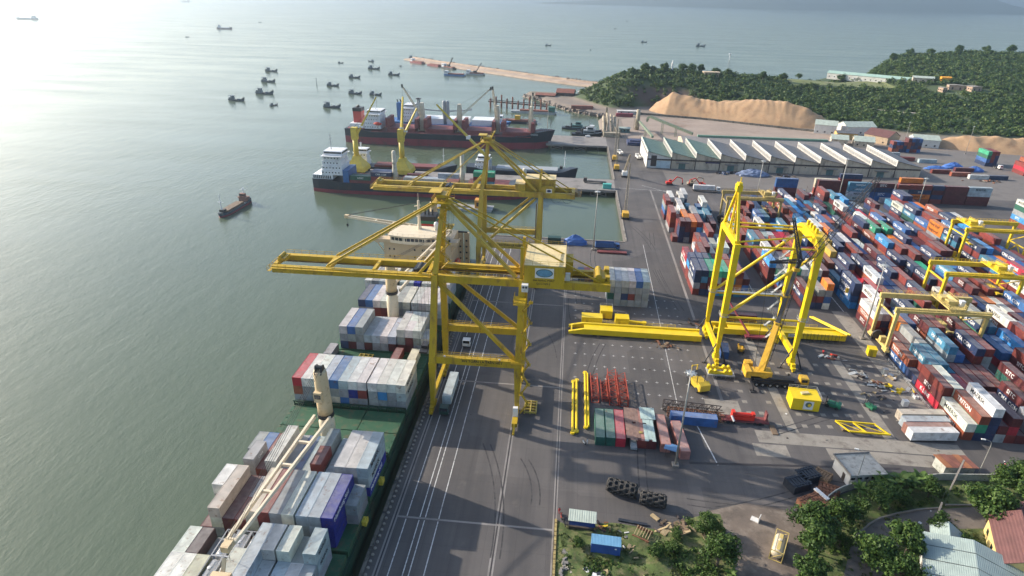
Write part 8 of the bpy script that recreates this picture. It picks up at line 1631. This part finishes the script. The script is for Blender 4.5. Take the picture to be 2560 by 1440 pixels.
container(53.4, 175.6, 0, 6, 'b', 'blue short container with white panel beneath the new crane', 'single boxes under the new crane', rz=R(-8)); container(63.5, 200.5, 0, 12, 'd', 'maroon long container with pale roof behind the new crane portal', 'single boxes under the new crane', rz=R(88))
# scrap by the yard crane
for k, (x, y, n, mts, lab) in enumerate(((92.5, 168.5, 26, [M_GALV, M_CONCL, M_DKB], 'grey scrap heap farthest left by the rail line'), (96.0, 163.0, 34, [M_GALV, M_RUST, M_TIMB2, M_DKB], 'mixed rusty scrap heap in the middle'), (100.5, 160.5, 16, [M_NEW, M_NEW, M_GALV], 'bright yellow scrap parts beside the rail line'), (93.0, 158.0, 8, [M_TIMB2, M_DKB], 'small heap of boards in front of the scrap'), (88.0, 178.5, 14, [M_RUST, M_GALV, M_BRED], 'red and grey parts below the girder head'), (102.4, 168.0, 10, [M_WHITE, M_TIMB2], 'pale boards near the rail line'), (36.0, 178.6, 12, [M_RUST, M_TIMB, M_DKB], 'rusty beams beside the lying yellow girder'), (46.0, 195.0, 10, [M_RUST, M_DKB], 'rusty frames left of the new crane legs'))):
    heap('scrap_heap', lab, x, y, n, 1.7, 1.1, mts, 'scrap', .5, 2.2, group='scrap heaps in the assembly area')
for k in range(8): q = MB(); q.lathe([(.3, 0), (.3, .85), (.1, .9)], (0, 0, 0), n=10); o = tag(q.build('paint_drum', M_WHITE if k != 7 else M_HRED), f'{"white" if k != 7 else "red"} paint drum, {ORD[k]} of a cluster by the rail line', 'drum', 'paint drums'); o.location = (104.0 + .8 * (k % 3), 157.5 + .75 * (k // 3), 0)
q = MB(); q.bb(100.2, 101.6, 169.4, 170.8, 0, 1.9); tag(q.build('grey_cabinet', M_GALV), 'grey electrical cabinet on the ground near the rail line', 'cabinet'); q = MB(); q.bb(98.6, 100.0, 153.0, 154.4, 0, 1.8); tag(q.build('white_cabinet', M_WHITE), 'white cabinet behind the tan container', 'cabinet')
t = thing('rail_barrier', 'galvanised guard rail along the right container block', 'barrier', (105.2, 170, 0), world=True); q = MB(); q.rail((105.4, 148, 0), (105.4, 178, 0), .9, post=2.0, r=.06); q.build('rail', M_GALV, t)
# masts and street lamps
M_POLE = pm('mast_grey', (.34, .33, .30), .5, metal=.2, var=.12)
def mast_light(label, x, y, h, group='tall lamp masts'):
    t = thing('lamp_mast', label, 'lamp mast', (x, y, 0), 0, group); q = MB(); q.tube((0, 0, .4), (0, 0, h), .30, .13, n=10); q.build('pole', M_POLE, t, True); q = MB(); q.bb(-.8, .8, -.8, .8, 0, .5); q.build('base', M_CONCL, t); q = MB(); q.lathe([(.9, 0), (1.0, .15), (.9, .3)], (0, 0, h - .6), n=12); q.tube((0, 0, h), (0, 0, h + 1.2), .05, n=5)
    q.build('head_ring', M_GALV, t)
    if 'far' in group: t.scale = (.55, .55, .8)
    for k in range(8): a = math.pi * k / 4; q = MB(); q.box((1.1 * math.cos(a), 1.1 * math.sin(a), h - .5), (.5, .35, .28), a); q.build('floodlight', M_GALV, t)
    return t
mast_light('tall lamp mast standing beside the pink container, nearest the camera', 30.4, 120.7, 27.5); mast_light('tall lamp mast at the corner of the inner basin', 13.2, 260.4, 27.6); mast_light('tall lamp mast beside the pale yard crane', 103.2, 192.2, 27.6); mast_light('tall lamp mast in front of the lone blue stack', 101.5, 330.0, 27.6); mast_light('tall lamp mast in front of the teal container pair', 150.0, 345.0, 27.0)
mast_light('thin lamp mast beside the orange crosswise box', 198, 354.0, 16.0)
def street_lamp(label, x, y, h, rz):
    t = thing('street_lamp', label, 'street lamp', (x, y, 0), rz, 'street lamps'); q = MB(); q.tube((0, 0, 0), (0, 0, h - 1.2), .11, .08, n=8); q.path([Vector(p) for p in ((0, 0, h - 1.2), (-.15, 0, h - .5), (-.5, 0, h), (-1.2, 0, h + .2), (-1.7, 0, h + .2))], .06); q.build('pole', M_POLE, t); q = MB(); q.box((-2.0, 0, h + .2), (.9, .35, .2)); q.build('lantern', M_WHITE, t); return t
street_lamp('curved street lamp in front of the small white building', 71.9, 118.3, 10.5, R(-15)); street_lamp('curved street lamp at the right edge by the shack', 104.2, 126.4, 10.0, R(-10))
q = MB(); q.bar((94.2, 119.8, 0), (95.4, 121.0, 8.2), .35); tag(q.build('utility_pole', M_CONC), 'leaning concrete utility pole in the park by the shack', 'pole'); q = MB(); q.bar((83.6, 106.6, 0), (84.6, 108.2, 6.5), .3); tag(q.build('utility_pole', M_CONC), 'short concrete utility pole by the park path', 'pole'); q = MB()
for o_ in (-.4, .4): q.tube((95.4 + o_, 121, 8), (84.6 + o_, 108.2, 6.4), .03, n=4)
tag(q.build('power_line', M_CABLE), 'thin power lines strung between the two utility poles', 'power line')
# road vehicles
def truck(name, label, x, y, rz, cabc, L_=9.0, bed=None, bedh=1.6, group='trucks', flatbed=False):
    t = thing(name, label, 'truck', (x, y, 0), rz, group); q = MB(); q.prismX([(L_ / 2 - 2.1, .9), (L_ / 2, .9), (L_ / 2, 1.9), (L_ / 2 - .25, 2.9), (L_ / 2 - 2.1, 3.0)], -1.2, 1.2); cb_ = q.build('cab', cabc, t); q = MB(); q.quad((-1.05, L_ / 2 + .02, 1.95), (1.05, L_ / 2 + .02, 1.95), (1.05, L_ / 2 - .22, 2.8), (-1.05, L_ / 2 - .22, 2.8)); q.bb(-1.23, -1.205, L_ / 2 - 1.5, L_ / 2 - .5, 1.9, 2.6); q.bb(1.205, 1.23, L_ / 2 - 1.5, L_ / 2 - .5, 1.9, 2.6); q.build('window', M_GLASS, cb_)
    q = MB(); q.bb(-.5, .5, -L_ / 2, L_ / 2 - .3, .6, 1.0); q.bb(-1.15, 1.15, -L_ / 2, L_ / 2 - 2.3, 1.0, 1.2); q.build('chassis', M_STEELD, t)
    for Y in (L_ / 2 - 1.2, -L_ / 2 + 2.6, -L_ / 2 + 1.2):
        for s_ in (-1, 1): q = MB(); q.tube((s_ * .85, Y, .5), (s_ * 1.2, Y, .5), .5, n=14); wl_ = q.build('wheel', M_RUB, t); q = MB(); q.tube((s_ * 1.19, Y, .5), (s_ * 1.23, Y, .5), .24, n=10); q.build('rim', M_GALV, wl_)
    if bed:
        q = MB(); a, b = -L_ / 2, L_ / 2 - 2.4; q.bb(-1.22, -1.12, a, b, 1.2, 1.2 + bedh); q.bb(1.12, 1.22, a, b, 1.2, 1.2 + bedh); q.bb(-1.12, 1.12, a, a + .1, 1.2, 1.2 + bedh); q.bb(-1.12, 1.12, b - .1, b, 1.2, 1.2 + bedh); q.bb(-1.12, 1.12, a + .1, b - .1, 1.2, 1.3 + bedh * .5); q.build('cargo_bed', bed, t)
    return t
truck('container_truck', 'dark green container truck heading to the camera beside the ship', -29.8, 140.2, R(180), pm('truck_dark_green', (.015, .05, .04), .5), 15.5); container(-29.8, 143.0, 1.22, 12, 'a', 'pale grey container carried by the dark green truck on the quay', 'containers on trucks', near='end')
truck('tractor_unit', 'white tractor truck under the quay crane', -29.6, 171.5, R(180), M_WHITE, 6.2); truck('dump_truck', 'blue dump truck parked at the basin corner', 19.6, 262.0, R(-88), pm('truck_blue', (.03, .09, .24), .5), 11.0, pm('truck_bed_blue', (.04, .11, .27), .5), 2.2); truck('dump_truck', 'white-sided dump truck on the quay road, left of pair', 36.5, 449, R(12), M_WHITE, 8.5, M_WALLW, 1.4); truck('dump_truck', 'white-sided dump truck on the quay road, right of pair', 48.4, 438, R(8), M_WHITE, 8.5, M_WALLW, 1.4)
truck('flatbed_truck', 'dark flatbed truck on the finger pier root', 16.5, 370.6, R(86), M_DKB, 14); truck('flatbed_truck', 'green truck driving on the far pier', -52, 362, R(86), M_DKB, 9); truck('container_truck', 'white-topped long trailer truck in front of the container yard', 82, 363, R(-92), M_WHITE, 16); container(80.5, 363.0, 1.22, 12, 'w', 'long white container on the trailer behind the quayside block', 'containers on trucks', rz=R(-92), near='end')
truck('container_truck', 'blue-boxed truck in the lane left of the dull yard crane', 74.6, 318, R(176), M_WHITE, 15.5); container(74.4, 320.6, 1.22, 12, 't', 'teal container on the truck in the yard lane', 'containers on trucks')
truck('tractor_unit', 'white truck beside the reddish far stack', 297, 452, R(190), M_WHITE, 6.5); q = MB(); q.box((0, 0, .75), (1.7, 4.2, .7)); q.box((0, -.2, 1.35), (1.5, 2.2, .55)); o = tag(q.build('parked_car', M_WHITE), 'white car parked on the short pier', 'car'); o.location = (14, 505, 0); o.rotation_euler = (0, 0, R(85))
def forklift(label, x, y, rz, col, s_=1.0, big=False):
    t = thing('reach_stacker' if big else 'forklift', label, 'forklift', (x, y, 0), rz, 'forklifts'); q = MB(); q.bb(-1, 1, -2.2, 1.0, .5, 1.5); q.prismX([(-2.4, .6), (-1.6, .6), (-1.6, 2.0), (-2.4, 1.7)], -.95, .95); q.build('body', col, t)
    for Y, r_ in ((-1.5, .45), (.9, .55)):
        for s2 in (-1, 1): q = MB(); q.tube((s2 * .7, Y, r_), (s2 * 1.1, Y, r_), r_, n=12); q.build('wheel', M_RUB, t)
    q = MB(); q.bb(-.75, .75, -.9, .8, 2.75, 2.85); [q.bar((a, b, 1.5), (a, b, 2.75), .09) for a in (-.7, .7) for b in (-.85, .75)]; q.build('cab_guard', M_BLACK, t); q = MB(); q.bar((-.5, 1.5, .3), (-.5, 1.5, 3.4), .14); q.bar((.5, 1.5, .3), (.5, 1.5, 3.4), .14); q.bar((-.6, 1.5, 3.3), (.6, 1.5, 3.3), .12); q.build('fork_mast', M_BLACK if not big else col, t); q = MB(); q.bb(-.55, -.35, 1.5, 2.7, .15, .25); q.bb(.35, .55, 1.5, 2.7, .15, .25); q.build('fork', M_BLACK, t); t.scale = (s_,) * 3; return t
forklift('large yellow forklift standing behind the nearest lamp mast', 41.6, 156.0, R(20), pm('forklift_yellow', (.62, .42, .04), .45), 1.75, True); forklift('dark green forklift beside the yellow equipment house', 78.0, 150.6, R(60), M_SGREEN, 1.0); forklift('small yellow forklift under the new crane portal', 59.3, 178.0, R(170), M_MCY, .95); forklift('small green forklift behind the tan container', 88.6, 151.4, R(20), pm('forklift_green', (.02, .14, .07), .5), .8)
t = thing('boom_lift', 'red boom lift parked under the lying girder', 'boom lift', (66, 186.6, 0), world=True); q = MB(); q.bb(62.6, 69.4, 185.6, 187.4, .8, 1.5); q.build('chassis', M_HRED, t)
for X in (63.6, 68.4):
    for Y in (185.5, 187.5): q = MB(); q.tube((X, Y - .25, .6), (X, Y + .25, .6), .6, n=12); q.build('wheel', M_RUB, t)
q = MB(); q.bar((64, 186.5, 1.6), (54.8, 200.5, 13.5), .45, .5); q.build('boom', M_HRED, t)
def crawler_crane(label, x, y, rz, tip, col=None):
    t = thing('crawler_crane', label, 'crawler crane', (x, y, 0), world=True, group='lattice cranes on the basin quay'); col = col or M_MCY
    for s_ in (-1.6, 1.6): q = MB(); q.bb(x + s_ - .45, x + s_ + .45, y - 2.8, y + 2.8, .02, 1.1); q.build('track', M_STEELD, t)
    q = MB(); q.bb(x - 1.6, x + 1.6, y - 3.2, y + 1.6, 1.3, 3.6); q.build('cab_body', col, t); q = MB(); q.bb(x - 1.65, x - .5, y + .4, y + 1.65, 1.9, 3.3); q.build('window', M_GLASS, t); q = MB(); q.truss((x, y + 1.4, 2), tip, (1.4, .7), (1.2, .6), 14, .13, .08); q.build('lattice_boom', M_OLD, t); q = MB(); q.tube((x, y - 2, 3.8), tip, .05, n=4); q.tube(tip, (tip[0], tip[1], 6), .04, n=4); q.build('hoist_cable', M_CABLE, t)
crawler_crane('yellow lattice-boom crane on the basin quay, nearest', 30.6, 307.0, 0, (32.0, 322, 25)); crawler_crane('yellow lattice-boom crane farther along the basin quay', 31.4, 404, 0, (32.2, 416, 24)); crawler_crane('yellow lattice-boom crane farthest along the basin quay', 31.6, 430, 0, (32.6, 443, 26)); crawler_crane('white mobile lattice crane by the finger pier root', 35.6, 389, 0, (36.4, 372, 18), M_WHITE)
def excavator(label, x, y, rz, col):
    t = thing('excavator', label, 'excavator', (x, y, 0), rz, 'diggers'); 
    for s_ in (-1.1, 1.1): q = MB(); q.bb(s_ - .3, s_ + .3, -1.9, 1.9, .02, .9); q.build('track', M_STEELD, t)
    q = MB(); q.bb(-1.3, 1.3, -2.2, 1.2, 1.0, 2.1); q.bb(-1.3, -.3, -.3, 1.2, 2.1, 3.1); q.build('body', col, t); q = MB(); q.bb(-1.33, -.27, .3, 1.24, 2.2, 3.0); q.build('window', M_GLASS, t); q = MB(); q.bar((.3, 1, 1.8), (.3, 4.2, 5.2), .4, .6); q.bar((.3, 4.2, 5.2), (.3, 7.4, 4.2), .4, .5); q.bar((.3, 7.4, 4.2), (.3, 7.8, 1.6), .35, .4); q.build('arm', col, t); q = MB(); q.prismX([(7.4, 1.6), (8.3, 1.6), (8.0, .5), (7.2, .6)], -.3, .9); q.build('bucket', M_STEELD, t)
excavator('red excavator with raised arm behind the quayside block', 62, 374, R(-86), M_BRED); excavator('yellow excavator beside the red one', 75, 375, R(-80), M_OLD); excavator('small red digger right of the yellow one', 81, 373, R(100), M_BRED)
# tarpaulin heaps, small boats ashore, frames, spreader, pier bits
def tarp(label, x, y, a, b, h, col, seed):
    r_ = random.Random(seed); vs = []; fs = []; n = 18; m_ = 7
    for j in range(m_ + 1):
        k = j / m_
        for i in range(n): t = 2 * math.pi * i / n; w_ = (1 - k ** 2.2) * (1 + r_.uniform(-.08, .08)); vs.append((x + a * w_ * math.cos(t), y + b * w_ * math.sin(t), h * k * (1 + r_.uniform(-.1, .1))))
    for j in range(m_):
        for i in range(n): fs.append((j * n + i, j * n + (i + 1) % n, (j + 1) * n + (i + 1) % n, (j + 1) * n + i))
    q = MB(); q.add(vs, fs); tag(q.build('tarpaulin_heap', col), label, 'tarpaulin', 'tarpaulin-covered heaps')
M_TARP = pm('tarp_blue', (.06, .15, .42), .5, var=.25, scale=.5, bump=.6, bscale=.8); M_TARPG = pm('tarp_blue_grey', (.15, .19, .29), .6, var=.4, scale=.5, bump=.8, bscale=.8)
tarp('large blue-grey tarpaulin heap in front of the warehouse doors', 119.5, 405.5, 10.5, 5.5, 4.2, M_TARPG, 1); tarp('bright blue tarpaulin heap, left of three behind the warehouse', 252, 443, 8, 4, 2.6, M_TARP, 2); tarp('bright blue tarpaulin heap, middle of three, tallest', 266, 449, 7, 4, 4.0, M_TARP, 3); tarp('bright blue tarpaulin heap, right of three', 277, 443, 6, 4, 3.2, M_TARP, 4); tarp('blue and white striped tarpaulin load at the quay end', 5.0, 266.4, 5.6, 2.2, 4.6, M_TARP, 5)
q = MB(); q.bb(-7.6, -1.6, 264.8, 268.0, 0, 3.0); tag(q.build('green_shed_box', pm('box_dark_green', (.015, .05, .045), .6)), 'dark green box at the edge of the quay end', 'box'); q = MB(); q.bb(21, 26, 359, 361.6, 0, 2.8); tag(q.build('teal_kiosk', pm('kiosk_teal', (.08, .42, .36), .5)), 'small teal kiosk on the finger pier', 'kiosk'); q = MB(); q.bb(15, 28, 256.4, 258.8, .2, .8); tag(q.build('flat_rack', M_HOLD), 'dark red flat rack on the ground beside the blue dump truck', 'flat rack')
t = thing('spreader_frame', 'yellow spreader frame standing by the quay crane leg', 'frame', (-6.6, 139.2, 0), world=True); q = MB()
for X in (-8.2, -6.6, -5.0): q.bar((X, 136.6, .5), (X, 141.8, .5), .3, .9)
for Y in (136.7, 138, 139.3, 140.6, 141.7): q.bar((-8.2, Y, .6), (-5, Y, .6), .22, .5)
q.build('frame', M_YFR, t)
rb = fishing_boat('small white boat standing ashore by the maroon stack', (140, 364.6, .1), R(4), 12.0)
for o in rb.children:
    if o.name.startswith('hull'): o.data.materials[0] = M_WHITE
rb['group'] = 'boats ashore'; rb.scale = (.9, .9, .6)
t = thing('gantry_rack', 'row of rusty steel racks in front of the lone blue stack', 'rack', (110, 356, 0), world=True)
for k in range(7): q = MB(); X = 104 + 3.2 * k; q.bar((X, 356, 0), (X, 356, 2.4), .2); q.bar((X, 356, 2.3), (X + 2.6, 356, 2.3), .2); q.bar((X + 2.6, 356, 0), (X + 2.6, 356, 2.4), .2); q.build('rack', M_OLD, t)
for k, (x, y) in enumerate(((112, 409), (117, 411), (152, 409))): heap('scrap_heap', ('dark machine parts left of the tarpaulin heap', 'dark machine parts behind the tarpaulin heap', 'dark parts by the second warehouse door')[k], x - 12, y - 3, 14, 2.2, .8, [M_DKB, M_STEELD, M_TARPG], 'scrap', .8, 3.0, group='parts before the warehouse', flatk=1.4)
heap('scrap_heap', 'rusty vehicle scrap behind the right-hand maroon stack', 268, 414, 18, 5, 1.4, [M_RUST, M_DKB, M_CONCL], 'scrap', 1.0, 3.2, group='parts before the warehouse', flatk=1.2); heap('pipe_stack', 'orange-brown pipe stacks on the rocky shore', 13, 645, 20, 6, 2.5, [M_ROOFR, M_RUST], 'pipes', 4, 9, group=None, flatk=1.6)
q = MB(); q.bb(-1, 21, 640, 644, -.2, 3.2); tag(q.build('pipe_rack', M_ROOFR), 'long rust-red pipe rack along the rocky shore', 'pipe rack'); q = MB(); q.bb(42, 58, 604, 608, 0, 3.0); tag(q.build('red_hut', M_HRED), 'long red cabin at the chip yard edge', 'cabin')
for k, (x, y) in enumerate(((258, 505), (300, 497))): mast_light(('thin mast beside the far stack behind the warehouse', 'thin mast in front of the lower chip heap')[k], x, y, 26, 'thin far masts')
def clutter(label, x0, x1, y0, y1, n, mats, seed, parent):
    r_ = random.Random(seed)
    for k in range(n): q = MB(); q.box((0, 0, .06), (r_.uniform(.2, .7), r_.uniform(.2, .6), .12)); o = q.build('litter', r_.choice(mats), parent); o.location = (r_.uniform(x0, x1), r_.uniform(y0, y1), .01); o.rotation_euler = (0, 0, r_.uniform(0, 6))
clutter('', 5, 100, 104, 200, 46, [M_WHITE, M_CONCL, M_DKB, M_TIMB], 3, g)

# the small far boxes that cannot be told apart one by one
if MASS:
    q = MB(); cl = []
    for x, y, z, L, rz, c in MASS:
        ln = 6.06 if L == 6 else 12.19; q.box((x, y, z + CH / 2), (CW - .04, ln - .06, CH - .03), rz); cl += [c] * 6
    me = bpy.data.meshes.new('container_stacks'); me.from_pydata(q.v, [], q.f); at = me.attributes.new('paint', 'FLOAT_COLOR', 'FACE')
    for d_, c in zip(at.data, cl): d_.color = (*c, 1)
    mm_ = sheet('massed_container_paint', (1, 1, 1), 'X', 3.0, .55, .22, .2, strength=0); t = mm_.node_tree; an = t.nodes.new('ShaderNodeAttribute'); an.attribute_name = 'paint'
    for n_ in t.nodes:
        if n_.type == 'MIX' and n_.blend_type == 'MULTIPLY': t.links.new(an.outputs['Color'], n_.inputs[6])
    me.materials.append(mm_); o = bpy.data.objects.new('container_stacks', me); COL.objects.link(o); tag(o, 'remaining far containers packed in the yard stacks', 'containers', kind='stuff')
# ---- sea haze over the whole bay
q = MB(); q.bb(-15000, 15000, -900, 15000, -8.5, 330)
M_HAZE = bpy.data.materials.new('sea_haze'); M_HAZE.use_nodes = True; t = M_HAZE.node_tree; t.nodes.remove(t.nodes['Principled BSDF'])
pv = t.nodes.new('ShaderNodeVolumePrincipled'); pv.inputs['Color'].default_value = (.70, .85, 1.0, 1); pv.inputs['Density'].default_value = 1.5e-4; pv.inputs['Anisotropy'].default_value = .70
t.links.new(pv.outputs[0], t.nodes['Material Output'].inputs['Volume'])
hz = q.build('haze', M_HAZE); hz['kind'] = 'stuff'
